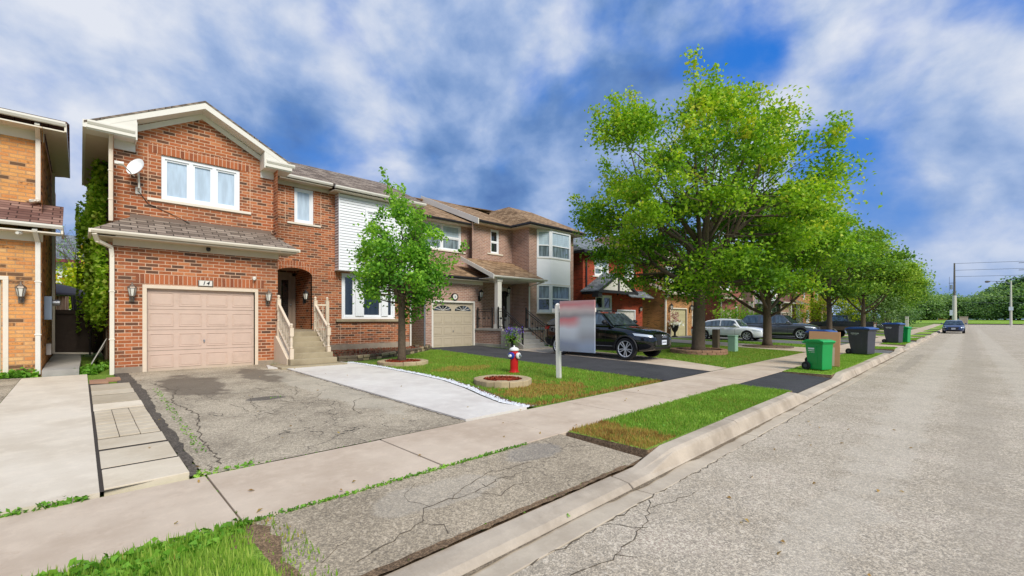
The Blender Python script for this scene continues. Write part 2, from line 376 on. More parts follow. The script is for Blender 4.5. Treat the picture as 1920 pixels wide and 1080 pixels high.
M['ivy'] = leaf_mat('ivy_leaves', ((0, srgb(124, 170, 44)), (.5, srgb(188, 228, 72)), (1, srgb(236, 252, 130))), .6)
M['street_leaf'] = leaf_mat('street_tree_leaves', ((0, srgb(52, 86, 28)), (.5, srgb(104, 148, 44)), (1, srgb(178, 204, 72))), .33)
M['wood_leaf'] = leaf_mat('woodland_leaves', ((0, srgb(84, 116, 76)), (.5, srgb(122, 156, 96)), (1, srgb(168, 194, 124))), .35)  # greens paled to put distance haze into the leaf colour
M['gold_leaf'] = leaf_mat('golden_leaves', ((0, srgb(110, 140, 20)), (.5, srgb(170, 190, 24)), (.85, srgb(206, 210, 40)), (1, srgb(224, 180, 50))), .35)
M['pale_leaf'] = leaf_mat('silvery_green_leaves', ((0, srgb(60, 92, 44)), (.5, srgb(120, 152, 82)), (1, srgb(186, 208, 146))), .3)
M['conifer'] = leaf_mat('conifer_needles', ((0, srgb(36, 62, 40)), (.5, srgb(56, 88, 56)), (1, srgb(84, 118, 74))), .15)
M['flower'] = leaf_mat('flowers', ((0, srgb(84, 62, 160)), (.5, srgb(116, 88, 200)), (1, srgb(150, 120, 220))), .3)
M['flower_white'] = leaf_mat('white_flowers', ((0, srgb(160, 60, 80)), (.4, srgb(235, 235, 232)), (1, srgb(250, 250, 250))), .3)
M['bark'] = mat('bark', srgb(92, 78, 62), .95, var=.4, vscale=14, bump=.02, bscale=22)
M['bark_dark'] = mat('dark_bark', srgb(98, 84, 68), .95, var=.4, vscale=12, bump=.025, bscale=18)
M['fencewood'] = mat('weathered_fence_wood', srgb(98, 84, 74), .9, var=.4, vscale=5, bump=.004, bscale=30, dirt=.6, dirtcol=srgb(40, 36, 32))
M['oldwood'] = mat('old_timber', srgb(112, 96, 78), .9, var=.3, vscale=8)
M['red_paint'] = mat('hydrant_red', srgb(196, 22, 20), .35, var=.12, spec=.5)
M['blue_paint'] = mat('hydrant_blue', srgb(40, 58, 150), .35, var=.12)
M['white_enamel'] = mat('hydrant_white', srgb(232, 230, 222), .4, var=.08, dirt=.2, dirtcol=srgb(150, 140, 120))
M['brass'] = mat('brass_nut', srgb(150, 140, 80), .4, metal=.5)
M['bin_green'] = mat('green_bin_plastic', srgb(16, 150, 72), .4, var=.08)
M['bin_green_lid'] = mat('green_lid_plastic', srgb(22, 166, 80), .35, var=.08)
M['bin_dark'] = mat('charcoal_bin_plastic', srgb(66, 66, 76), .45, var=.1)
M['bin_blue'] = mat('blue_lid_plastic', srgb(44, 84, 156), .35, var=.08)
M['rubber'] = mat('rubber', srgb(26, 26, 28), .8, var=.15)
M['pick'] = None
M['marking'] = mat('white_marking', srgb(225, 232, 228), .5, var=.05)
M['cardboard'] = mat('cardboard', srgb(196, 148, 104), .85, var=.1, dirt=.15)
M['tape'] = mat('packing_tape', srgb(214, 190, 160), .4)
M['utility_green'] = mat('pale_green_metal', srgb(150, 186, 160), .5, var=.06)
M['polecrete'] = mat('pole_concrete', srgb(206, 200, 188), .8, var=.1)
M['polewood'] = mat('pole_wood', srgb(108, 100, 94), .9, var=.2)
M['wire'] = mat('wire', srgb(70, 74, 84), .6)
M['canvas'] = mat('gazebo_canvas', srgb(198, 176, 160), .9, var=.12)
M['canvas_dark'] = mat('gazebo_roof_canvas', srgb(60, 58, 66), .8, var=.15)
M['redcrete'] = mat('red_panel', srgb(170, 78, 66), .8)
M['board'] = mat('weathered_board', srgb(188, 186, 178), .7, var=.15)
# ------------------------------------------------------------------ terrain heights
def base(X): return .5*max(0.0, (X-50)/95)**1.4 if X > 50 else 0.0
def gz(X, Y): return base(X)+.0152*min(max(Y-5.15, 0), 11.5)
def roadz(X, Y=0): return base(X)-.145+.012*min(max(0, 2.07-Y), 3.5)
def inpoly(px, py, poly):
    ins = np.zeros(len(px), bool); n = len(poly)
    for i in range(n):
        x1, y1 = poly[i]; x2, y2 = poly[(i+1) % n]
        c = ((y1 > py) != (y2 > py)) & (px < (x2-x1)*(py-y1)/((y2-y1) if y2 != y1 else 1e-9)+x1)
        ins ^= c
    return ins
def densify(poly, step=1.0):
    out = []
    for i in range(len(poly)):
        a = Vector((*poly[i], 0)); b = Vector((*poly[(i+1) % len(poly)], 0))
        k = max(1, int((b-a).length/step))
        for j in range(k): p = a.lerp(b, j/k); out.append((p.x, p.y))
    return out
def sheet(name, poly, m, dz=0.0, thick=0.0, zf=gz, label=None, cat=None, kind='structure', wob=0.0, parent=None, step=.7):
    """ground sheet following the terrain; ear-clipped, edges densified, optional thickness"""
    p = densify(poly, step)
    if wob: p = [(x+random.uniform(-wob, wob), y+random.uniform(-wob, wob)) for x, y in p]
    bm = bmesh.new()
    vs = [bm.verts.new((x, y, 0)) for x, y in p]
    f = bm.faces.new(vs)
    if f.normal.z < 0 or True: f.normal_update()
    if f.normal.z < 0: f.normal_flip()
    # cut along Y lines so that the sheet follows the slope
    for yc in (5.2, 8, 11, 14, 16.65):
        bmesh.ops.bisect_plane(bm, geom=bm.verts[:]+bm.edges[:]+bm.faces[:], plane_co=(0, yc, 0), plane_no=(0, 1, 0), dist=1e-4)
    bmesh.ops.triangulate(bm, faces=bm.faces[:])
    for v in bm.verts: v.co.z = zf(v.co.x, v.co.y)+dz
    if thick:
        r = bmesh.ops.extrude_face_region(bm, geom=bm.faces[:])
        for v in [g for g in r['geom'] if isinstance(g, bmesh.types.BMVert)]: v.co.z -= thick
        bmesh.ops.recalc_face_normals(bm, faces=bm.faces[:])
    me = bpy.data.meshes.new(name); bm.to_mesh(me); bm.free(); me.materials.append(m)
    o = bpy.data.objects.new(name, me); COL.objects.link(o)
    if parent: o.parent = parent
    return tag(o, label, cat, kind=kind)
def grid(name, xs, ys, zf, m, label=None, cat=None):
    mb = MB(); n = len(ys)
    vs = [(x, y, zf(x, y)) for x in xs for y in ys]
    fs = [(i*n+j, (i+1)*n+j, (i+1)*n+j+1, i*n+j+1) for i in range(len(xs)-1) for j in range(n-1)]
    mb.add(vs, fs); o = mb.build(name, m, normals=False)
    return tag(o, label, cat, kind='structure')

XS = [-60, -30, -15, -8, -4, 0, 5, 10, 15, 20, 30, 40, 50, 60, 70, 80, 90, 100, 110, 120, 130, 140, 150]
grid('ground', [-600, -200, 0, 60, 160, 300, 700], [-700, -200, -40, 0, 60, 200, 700], lambda x, y: -.42 if x < 160 else .3, M['terrain'], 'wide grassy ground reaching out to the horizon', 'ground')
grid('road', XS, [-7.6, -5, -2.5, -.9, .6, 2.065], roadz, M['road'], 'light grey worn asphalt street running away to the right', 'road')
# gutter and kerb with dropped crossings
DROPS = [(-9.0, 4.3), (10.9, 14.4), (25.6, 28.8), (31.4, 34.4), (39.4, 42.5), (48, 51), (57, 60), (68, 71), (79, 82), (90, 93)]
def dropf(X):
    d = 0.0
    for a, b in DROPS:
        d = max(d, min(max((X-(a-.6))/.6, 0), 1)*min(max(((b+.6)-X)/.6, 0), 1))
    return d
mb = MB(); mg = MB()
x = -8.0
while x < 136:
    L = random.choice((2.6, 3.0, 3.3)) if x < 40 else 6.0
    x1 = x+L-(.014 if x < 40 else 0)
    st = sorted({x, x1, *[v for a, b in DROPS for v in (a-.6, a, b, b+.6) if x < v < x1], (x+x1)/2})
    jy = random.uniform(-.012, .012); jz = random.uniform(-.006, .006)
    prof = []
    for X in st:
        d = dropf(X); zt = base(X)+.035-.115*d+jz; yb = 2.56+jy; z0 = base(X)-.16
        prof.append([(X, yb, base(X)-.4), (X, yb, zt-.012), (X, yb-.02, zt), (X, 2.40+.04*d+jy, zt-.006), (X, 2.355+jy-.015*d, zt-.035+.015*d), (X, 2.305+jy, z0+.03), (X, 2.28+jy, z0), (X, 2.28+jy, base(X)-.4)])
    n = len(prof[0]); vs = [p for q in prof for p in q]
    fs = [(i*n+j, (i+1)*n+j, (i+1)*n+j+1, i*n+j+1) for i in range(len(st)-1) for j in range(n-1)]
    fs += [tuple(range(n)), tuple(range(len(vs)-1, len(vs)-n-1, -1))]
    mb.add(vs, fs)
    gv = []
    for X in (x, x1): gv += [(X, 2.285, base(X)-.145+jz/2), (X, 2.07+jy, base(X)-.138+jz/2), (X, 2.07+jy, base(X)-.4), (X, 2.285, base(X)-.4)]
    mg.add(gv, [(0, 1, 5, 4), (1, 2, 6, 5), (0, 4, 7, 3), (0, 3, 2, 1), (4, 5, 6, 7)])
    x += L
tag(mb.build('kerb', M['kerb'], bevel=.012), 'pale concrete kerb along the grass strip, dropped at the driveways', 'kerb', kind='structure')
tag(mg.build('gutter', M['gutter'], bevel=.008), 'flat concrete gutter slabs between kerb and asphalt', 'gutter', kind='structure')
# far-side kerb (right of the street)
mb = MB()
for i in range(len(XS)-1):
    a, b = XS[i], XS[i+1]
    if a < -8: continue
    mb.slab([(a, -7.9, base(a)+.0), (b, -7.9, base(b)+.0), (b, -7.6, base(b)+.0), (a, -7.6, base(a)+.0)], .4)
tag(mb.build('kerb', M['kerb']), 'concrete kerb on the opposite side of the street', 'kerb', kind='structure')
grid('lawn', XS, [-40, -20, -7.9], lambda x, y: base(x)-.03, M['lawn_far'], 'lawn verge on the opposite side of the street', 'lawn')
# sidewalk slabs
mb = MB(); x = .875-1.83*6
while x < 132:
    j = random.uniform(-.006, .006); L = 1.83
    mb.slab([(x+.007, 3.77, base(x)+j), (x+L-.007, 3.77, base(x+L)+j+random.uniform(-.004, .004)), (x+L-.007, 5.15, base(x+L)+.006+j), (x+.007, 5.15, base(x)+.006)], .2)
    x += L
tag(mb.build('sidewalk', M['walk'], bevel=.006), 'tan concrete sidewalk slabs with dark joints', 'sidewalk', kind='structure')
grid('soil', XS, [2.5, 3.1, 3.76, 3.78, 5.14, 5.17], lambda x, y: base(x)-(.12 if y < 3.765 else .05), M['soil'], 'bare brown soil showing along the kerb and in the joints', 'soil')
lx = sorted(set(XS+[-2, 2.5, 6, 8, 12, 14, 17, 22, 25, 28, 33, 36]))
grid('lawn', lx, [5.15, 6, 8, 10, 12, 14, 16.65, 20, 26, 40, 90], lambda x, y: gz(x, y)-.012-(.03 if y < 5.2 else 0), M['lawn'], 'green front yards between the houses and the sidewalk', 'lawn')
# boulevard grass strips (ground)
STRIPS = [(-6.0, .86), (4.66, 10.72), (14.5, 25.3), (29.0, 31.2), (34.6, 39.2), (42.7, 47.8), (51.2, 56.8), (60.2, 67.8), (71.2, 78.8), (82.2, 89.8), (93.2, 125)]
for i, (a, b) in enumerate(STRIPS):
    so_ = grid('lawn', sorted({a, a+.02, b, b-.02, *[x for x in XS if a < x < b]}), [2.555, 2.57, 3.1, 3.74, 3.76], lambda x, y: base(x)+(.012 if a < x < b and 2.56 < y < 3.75 else -.11), M['lawn'] if i < 2 else M['lawn_far'],
         'grass strip between kerb and sidewalk, ' + ('in the near left corner of the picture', 'right of the cracked crossing, with a brown sod end', 'under the green bin', 'narrow sliver past the dark bin', 'under the farther pair of bins', 'before the far driveways', 'well down the street', 'far down the street', 'farther along by the parked blue car', 'just past the blue car', 'at the far end of the street')[i], 'lawn')
# crossings (aprons)
for so_ in [o for o in scene.objects if o.name.split('.')[0] == 'lawn' and o.type == 'MESH']:
    me = so_.data; zs = [v.co for v in me.vertices]
    if max(v.y for v in zs) < 4 and min(v.y for v in zs) > 2:
        me.materials.append(M['soil'])
        for p in me.polygons:
            if min(zs[k].z-base(zs[k].x) for k in p.vertices) < -.05: p.material_index = 1
def apron(a, b, m, label, y1=3.76, y0=2.565):
    def zf(X, Y): return base(X)-.004-.072*dropf(X)*(y1-Y)/(y1-y0)
    p = [(a, y0), (b, y0), (b-.05, y1), (a+.1, y1)]
    mbx = MB(); k = 8
    xs = [a+(b-a)*i/k for i in range(k+1)]
    for i in range(k):
        mbx.poly([(xs[i], y0, zf(xs[i], y0)), (xs[i+1], y0, zf(xs[i+1], y0)), (xs[i+1], y1, zf(xs[i+1], y1)), (xs[i], y1, zf(xs[i], y1))])
    return tag(mbx.build('driveway', m, normals=False), label, 'driveway', kind='structure')
o = apron(.92, 4.55, M['apron_old'], 'cracked grey asphalt crossing between sidewalk and kerb in the foreground')
apron(10.75, 14.45, M['drive_black'], 'black sealed crossing between sidewalk and kerb')
for i, (a, b) in enumerate(((25.4, 28.9), (31.3, 34.5), (39.3, 42.6), (47.9, 51.1), (56.9, 60.1), (67.9, 71.1), (78.9, 82.1), (89.9, 93.1))):
    apron(a, b, M['drive_grey'] if i % 2 == 0 else M['walk'], 'driveway crossing at the kerb, ' + ('past the nearest blue lidded bin', 'after the grass sliver', 'past the bin pair', 'beyond the dark pickup', 'midway down the street', 'before the blue car', 'beside the blue car', 'past the blue car')[i])
# driveways
sheet('driveway', [(.86, 5.17), (4.1, 5.17), (4.12, 14.84), (.8, 14.84)], M['drive_old'], .004, label='old cracked grey asphalt driveway with dark stains before the pink garage door', cat='driveway')
sheet('soil', [(.76, 5.2), (.84, 5.2), (.88, 7), (.86, 9), (.93, 11), (.89, 13), (.86, 14.8), (.6, 14.8), (.6, 13), (.74, 9)], M['crumble'], .012, wob=.025, step=.15, label='dark dirt strip between pavers and old driveway', cat='soil')
PAD = [(4.1, 5.2), (5.41, 5.2), (5.3, 5.75), (5.5, 6.5), (5.8, 7.4), (6.08, 8.6), (6.16, 10), (6.15, 11.5), (6.1, 12.6), (5.95, 13.9), (3.9, 14.3), (3.75, 13.6), (4.1, 13.3)]
sheet('concrete_pad', PAD, M['pad'], .03, thick=.08, label='smooth new pale concrete parking pad with curved edge', cat='concrete pad')
sheet('driveway', [(-.95, 5.2), (.12, 5.2), (.12, 14.9), (-.95, 14.9)], M['neigh_conc'], .03, thick=.08, label='pale concrete driveway strip of the yellow brick house', cat='driveway')
sheet('driveway', [(-6, 5.2), (-.97, 5.2), (-.97, 15.4), (-6, 15.4)], M['drive_old'], .01, label='grey asphalt driveway at the far left edge', cat='driveway')
sheet('path', [(-.64, 15.0), (-.02, 15.0), (.02, 18), (.0, 21.8), (-.64, 21.8)], M['step_conc2'], .17, thick=.3, label='raised concrete slab path in the gap between the two houses', cat='path')
sheet('driveway', [(10.3, 5.18), (13.05, 5.18), (13.6, 8), (13.9, 14), (14.45, 17.5), (11.3, 17.5), (11.0, 14)], M['drive_black'], .005, label='fresh black asphalt driveway beside the black SUV', cat='driveway')
sheet('driveway', [(13.05, 5.18), (14.3, 5.18), (15.2, 7), (15.9, 9), (16.4, 15), (16.4, 16.9), (14.0, 14.3), (13.9, 14), (13.6, 8)], M['walk'], .009, label='tan concrete parking strip under the black SUV', cat='driveway')
sheet('driveway', [(23.9, 5.18), (27.2, 5.18), (29.8, 17.2), (26.9, 17.2)], M['walk'], .006, label='light concrete driveway leading to the white garage door', cat='driveway')
sheet('driveway', [(30.6, 5.18), (34.2, 5.18), (35.6, 15.9), (31.0, 15.9)], M['drive_grey'], .006, label='grey driveway under the white sedan', cat='driveway')
sheet('driveway', [(35.2, 5.18), (39.2, 5.18), (45, 16), (41, 16)], M['drive_grey'], .008, label='grey driveway under the grey SUV', cat='driveway')
for i, (a, b) in enumerate(((41.0, 44.0), (47.6, 51.2), (56.6, 60.4), (67.6, 71.4), (78.6, 82.4), (89.6, 93.4))):
    sheet('driveway', [(a, 5.18), (b, 5.18), (b, 16), (a, 16)], M['walk'] if i % 2 else M['drive_grey'], .006,
          label='driveway far down the street, ' + ('under the dark pickup', 'past the yellow shrub', 'by the pale shrub', 'among the far trees', 'opposite the blue car', 'last before the pole')[i], cat='driveway')
# stepping pavers
PY = [(5.19, 5.9), (5.92, 6.72), (6.74, 7.3), (9.36, 10.05), (10.07, 11.05), (11.07, 11.7), (11.72, 12.6)]
for i, (a, b) in enumerate(PY):
    mb = MB(); z = gz(0, a)+.035+random.uniform(0, .012)
    mb.slab([(.15+random.uniform(-.008, .008), a+.04, z), (.755-.002*(i), a+.04, z+random.uniform(-.006, .006)), (.755, b-.04, z+.012), (.15, b-.04, z+.012)], .1)
    tag(mb.build('paving_slab', M['paver'], bevel=.005), 'tan concrete paving slab beside the driveway, ' + ('nearest to the sidewalk', 'second from the sidewalk', 'just before the small bricks', 'just behind the small bricks', 'long one midway to the house', 'sixth from the sidewalk', 'last one nearest to the house')[i], 'paving slab', 'paving slabs beside the driveway')
mb = MB()
for iy in range(9):
    for ix in range(3):
        y0 = 7.32+iy*.2265; x0 = .152+ix*.2
        z = gz(0, y0)+.045+random.uniform(-.004, .004)
        mb.box(x0, y0, z-.08, x0+.194, y0+.195, z)
tag(mb.build('paver_patch', M['paver'], bevel=.006), 'patch of small square pavers set between the long slabs', 'pavers')
for k, (x0, y0, dx, dy, lb) in enumerate(((.14, 12.9, .3, .7, 'brownish loose slab lying by the path step'), (.42, 13.3, .24, .5, 'small brown framed slab at the house corner'))):
    mb = MB(); z = gz(0, y0)+.05
    mb.box(x0, y0, z-.06, x0+dx, y0+dy, z)
    tag(mb.build('paving_slab', M['edging_red'], bevel=.01), lb, 'paving slab')
sheet('soil', [(.119, 5.2), (.757, 5.25), (.757, 12.6), (.119, 12.9)], M['joint_soil'], .03, label='dark dirt in the joints of the paving slabs', cat='soil')
mb = MB()
wv = .03
for i in range(330):   # dark dirty strip painting shade into the crease of kerb and gutter
    x0 = -2+i*.1; w2 = min(max(wv+random.gauss(0, .009), .008), .06+.04*(math.sin(x0*.9) > .8)); j0 = base(x0)-.137
    mb.poly([(x0, 2.279, j0), (x0+.1, 2.279, j0), (x0+.1, 2.279-w2, j0+.001), (x0, 2.279-wv, j0+.001)]); wv = w2
tag(mb.build('crease_shade', M['grime_shade'], normals=False), 'dark dirty line along the crease between kerb and gutter, painting in its shade', 'crease_shade', kind='stuff')
# tile cracks in the asphalt as thin dark filler
def crack(pts, w, name_parent_list, zf):
    mb = name_parent_list
    P = []
    for i in range(len(pts)-1):
        a = Vector((*pts[i], 0)); b = Vector((*pts[i+1], 0)); k = max(2, int((b-a).length/.07))
        for j in range(k):
            p = a.lerp(b, j/k); n = (b-a).orthogonal().normalized()
            P.append((p.x+random.gauss(0, .016), p.y+random.gauss(0, .016)))
    P.append(pts[-1])
    for i in range(len(P)-1):
        a = Vector((*P[i], 0)); b = Vector((*P[i+1], 0)); d = (b-a)
        if d.length < 1e-4: continue
        s = Vector((-d.y, d.x, 0)).normalized()
        w0 = w*random.uniform(.2, 1.0); w1 = w*random.uniform(.2, 1.0)
        mb.poly([(q.x, q.y, zf(q.x, q.y)) for q in (a-s*w0, b-s*w1, b+s*w1, a+s*w0)])
M['crack'] = mat('crack_dark', srgb(92, 82, 68), .95, var=.3)  # dark brown of the crack strips
def apz(X, Y): return base(X)-.004-.072*(3.76-Y)/(1.195)+.003
mb = MB()
crack([(1.5, 2.06), (1.75, 1.85), (2.2, 1.8), (2.7, 1.72), (3.2, 1.8), (3.6, 1.95), (3.75, 2.05)], .006, mb, lambda x, y: roadz(x, y)+.003)
crack([(2.2, 1.8), (2.1, 1.5), (1.8, 1.2)], .004, mb, lambda x, y: roadz(x, y)+.003)
crack([(3.2, 1.8), (3.15, 1.95), (3.0, 2.06)], .006, mb, lambda x, y: roadz(x, y)+.003)
crack([(2.7, 1.72), (2.78, 1.6)], .005, mb, lambda x, y: roadz(x, y)+.003)
crack([(3.6, 1.95), (3.9, 1.85), (4.3, 1.82)], .004, mb, lambda x, y: roadz(x, y)+.003)
x = 1.0
while x < 12:
    l = random.uniform(.3, .9); crack([(x, 2.062), (x+l, 2.058)], .009, mb, lambda x, y: roadz(x, y)+.004); x += l+random.uniform(0, .3)
for pts, w in (([(1.3, 2.75), (1.6, 2.85), (1.9, 2.95), (2.05, 3.15), (2.5, 3.1), (3.0, 3.2), (3.3, 3.1)], .006), ([(1.9, 2.95), (2.0, 2.8), (1.95, 2.68)], .006),
             ([(2.3, 3.12), (2.6, 3.25), (3.0, 3.35), (3.5, 3.3)], .005), ([(2.5, 3.1), (2.7, 2.95), (3.1, 2.95)], .005), ([(2.05, 3.15), (2.0, 3.4), (2.25, 3.6)], .003), ([(2.7, 3.2), (2.75, 3.05)], .004), ([(2.9, 3.3), (3.0, 3.1)], .004),
             ([(1.1, 2.9), (1.4, 3.1)], .003), ([(3.4, 3.4), (3.9, 3.2)], .003)):
    crack(pts, w, mb, apz)
dz = lambda x, y: gz(x, y)+.008
for k in range(17):
    x = random.uniform(1.1, 3.8); y = random.uniform(5.4, 10.5); pts = [(x, y)]
    an = random.uniform(0, 6.28)
    for i in range(random.randint(2, 5)):
        an += random.uniform(-.9, .9); x += .3*math.cos(an); y += .42*math.sin(an)
        x = min(max(x, .95), 4.05); y = max(y, 5.3); pts.append((x, y))
    crack(pts, random.uniform(.004, .008), mb, dz)
crack([(1.05, 5.4), (1.1, 7), (1.3, 8.2), (1.15, 9.6), (1.35, 11), (1.1, 12.5)], .012, mb, dz)
crack([(4.08, 5.3), (4.09, 9), (4.1, 14)], .014, mb, dz)
tag(mb.build('cracks', M['crack'], normals=False), 'dark cracks in the asphalt of road, crossing and driveway', 'cracks', kind='stuff')
# verge at the far end
grid('lawn', [136, 142, 150, 162, 190, 260], [-90, -40, -9, 2, 12, 40, 90], lambda x, y: .52+min(x-136, 24)*.034, M['lawn_far'], 'grass verge across the far end of the street', 'lawn')
# ------------------------------------------------------------------ house parts
def window(h, x0, x1, z0, z1, Y, cols=1, hung=False, pane='pane_mid', fw=.07, sill=True, frame='vinyl', ax='Y', panes=None, sillmat='cream', out=.02, ws=None):
    """window standing in plane ax=Y facing the minus side"""
    def B(mb, a0, z0, a1, z1, d0, d1):
        if ax == 'Y': mb.box(a0, Y+d0, z0, a1, Y+d1, z1)
        else: mb.box(Y+d0, a0, z0, Y+d1, a1, z1)
    mb = MB()
    B(mb, x0, z0, x0+fw, z1, -out, .1); B(mb, x1-fw, z0, x1, z1, -out, .1)
    B(mb, x0+fw, z1-fw, x1-fw, z1, -out, .1); B(mb, x0+fw, z0, x1-fw, z0+fw, -out, .1)
    ix0, ix1 = x0+fw, x1-fw; ws = ws or [1]*cols; tot = sum(ws); edges = [ix0]
    for w in ws: edges.append(edges[-1]+(ix1-ix0)*w/tot)
    for e in edges[1:-1]: B(mb, e-fw*.55, z0+fw, e+fw*.55, z1-fw, -out+.004, .098)
    cells = []
    for i in range(cols):
        a = edges[i]+(fw*.55 if i else 0); b = edges[i+1]-(fw*.55 if i < cols-1 else 0); s = fw*.55
        zm = [z0+fw, z1-fw]
        if hung: zm = [z0+fw, (z0+z1)/2-.02, z1-fw]; B(mb, a, zm[1]-.025, b, zm[1]+.025, 0, .09)
        for j in range(len(zm)-1):
            c0 = zm[j]+(.025 if (hung and j) else 0); c1 = zm[j+1]-(.025 if (hung and j == 0) else 0)
            B(mb, a, c0, a+s, c1, .012, .088); B(mb, b-s, c0, b, c1, .012, .088)
            B(mb, a+s, c1-s, b-s, c1, .012, .088); B(mb, a+s, c0, b-s, c0+s, .012, .088)
            cells.append((a+s, b-s, c0+s, c1-s, i, j))
    w = mb.build('window', M[frame], h)
    for (a, b, c0, c1, i, j) in cells:
        mp = MB(); B(mp, a, c0, b, c1, .05, .06)
        key = pane if panes is None else panes[(i, j)] if isinstance(panes, dict) else panes[j]
        mp.build('pane', M[key], w)
    if sill:
        ms = MB(); B(ms, x0-.26, z0-.075, x1+.26, z0-.004, -.11, .1)
        ms.build('sill', M[sillmat], w, bevel=.006)
    return w
def garage_door(h, x0, x1, z0, z1, Y, m, framem, rows=4, cols=4, fw=.09, fan=False):
    mb = MB()
    mb.box(x0-fw, Y-.02, z0, x0, Y+.1, z1); mb.box(x1, Y-.02, z0, x1+fw, Y+.1, z1); mb.box(x0-fw, Y-.02, z1, x1+fw, Y+.1, z1+fw)
    mb.build('door_frame', M[framem], h, bevel=.006)
    d = MB(); rh = (z1-z0)/rows
    for r in range(rows):
        a, b = z0+r*rh+.004, z0+(r+1)*rh-.004
        d.box(x0+.003, Y+.09, a, x1-.003, Y+.12, b)
        if fan and r == rows-1: continue
        cw = (x1-x0)/cols
        for c in range(cols):
            p0, p1 = x0+c*cw+.06, x0+(c+1)*cw-.06; q0, q1 = a+.09, b-.09
            # bevelled recess frame + raised field
            for (i0, j0, i1, j1) in ((p0, q0, p1, q0+.02), (p0, q1-.02, p1, q1), (p0, q0+.02, p0+.02, q1-.02), (p1-.02, q0+.02, p1, q1-.02)):
                d.box(i0, Y+.078, j0, i1, Y+.09, j1)
            d.box(p0+.05, Y+.083, q0+.045, p1-.05, Y+.09, q1-.045)
    o = d.build('garage_door', M[m], h, bevel=.004)
    k = MB(); zc = z0+rh*1.45; xc = (x0+x1)/2
    k.lathe((xc, Y+.07, zc), [(.02, -.03), (.022, .02)], 10, axis='Y'); k.box(xc-.012, Y+.05, zc-.05, xc+.012, Y+.07, zc+.01)
    k.build('handle', M['steel'], o)
    if fan:
        r = rows-1; a, b = z0+r*rh, z1
        for s in (0, 1):
            c0 = x0+.1+s*(x1-x0)/2; c1 = c0+(x1-x0)/2-.2
            pts = [(c0, a+.14)]+[(c0+(c1-c0)*(.5-.5*math.cos(math.pi*i/10)), a+.14+.26*math.sin(math.pi*i/10)) for i in range(1, 10)]+[(c1, a+.14)]
            f = MB(); f.prism(pts, 'Y', Y+.084, Y+.09); f.build('fan_light', M['pane_dark'], o)
            s2 = MB(); cx = c1 if s == 0 else c0
            cx = (c0+c1)/2
            for an in (25, 60, 90, 120, 155):
                e = (cx+math.cos(R(an))*(c1-c0)*.47, a+.15+math.sin(R(an))*.23)
                s2.bar((cx, Y+.08, a+.15), (e[0], Y+.08, e[1]), .012, .022)
            s2.build('fan_bars', M['white'], o)
    return o
def wall_lamp(h, x, z, Y, m='lampmetal', sc_=1.0):
    k = sc_; mb = MB()
    mb.box(x-.05*k, Y-.03, z-.22*k, x+.05*k, Y, z-.02*k)
    mb.tube([(x, Y-.03, z-.16*k), (x, Y-.1*k, z-.2*k), (x, Y-.14*k, z-.14*k), (x, Y-.14*k, z-.1*k)], .012*k, 6)
    c = (x, Y-.14*k, z)
    mb.lathe(c, [(.02, -.1*k), (.05*k, -.09*k), (.052*k, -.075*k)], 6); mb.lathe(c, [(.1*k, .12*k), (.09*k, .15*k), (.04*k, .2*k), (.015*k, .23*k), (.01, .27*k)], 6)
    for i in range(6):
        t = 2*math.pi*i/6; a = (c[0]+.052*k*math.cos(t), c[1]+.052*k*math.sin(t), z-.075*k); b = (c[0]+.092*k*math.cos(t), c[1]+.092*k*math.sin(t), z+.12*k)
        mb.bar(a, b, .012*k, .012*k)
    o = mb.build('wall_lamp', M[m], h)
    g = MB(); g.lathe(c, [(.045*k, -.074*k), (.083*k, .118*k)], 6); g.build('lamp_glass', M['lampglass'], o)
    return o
def downspout(h, path, w=.075, m='cream'):
    mb = MB()
    for a, b in zip(path[:-1], path[1:]): mb.bar(a, b, w, w*.8)
    for p in path[1:-1]: mb.lathe(p, [(w*.5, -w*.45), (w*.5, w*.45)], 8)
    a = Vector(path[-2]); b = Vector(path[-1])
    for k in (.3, .7): 
        p = a.lerp(b, k); mb.box(p.x-w*.65, p.y-w*.5, p.z-.015, p.x+w*.65, p.y+w*.5, p.z+.015)
    return mb.build('downspout', M[m], h, bevel=.008)
def gutter(h, x0, x1, Y, z, m='cream', s=.1):
    """gutter along X with its outer lip at Y"""
    mb = MB(); pr = [(Y, z+s), (Y-.012, z+s), (Y-.012, z+s*.55), (Y+.02, z), (Y+s, z), (Y+s, z+s)]
    mb.prism(pr, 'X', x0, x1)
    return mb.build('gutter', M[m], h)
def soldier(h, x0, x1, z0, z1, Y, d=.006, m='brick_soldier'):
    mb = MB(); mb.box(x0, Y-d, z0, x1, Y+.05, z1); return mb.build('brick_lintel', M[m], h)
def arc_text(h, txt, x, z, Y, size, m, shear=.25):
    c = bpy.data.curves.new('digits', 'FONT'); c.body = txt; c.size = size; c.align_x = 'CENTER'; c.align_y = 'CENTER'; c.shear = shear; c.extrude = .002; c.offset = size*.012; c.space_character = 1.25
    o = bpy.data.objects.new('digits', c); COL.objects.link(o)
    bpy.context.view_layer.update()
    me = bpy.data.meshes.new_from_object(o.evaluated_get(bpy.context.evaluated_depsgraph_get()))
    bpy.data.objects.remove(o)
    me.materials.clear(); me.materials.append(M[m])
    d = bpy.data.objects.new('digits', me); COL.objects.link(d); d.parent = h
    d.rotation_euler = (R(90), 0, 0); d.location = Vector((x, Y, z))-root_loc(h)
    return d

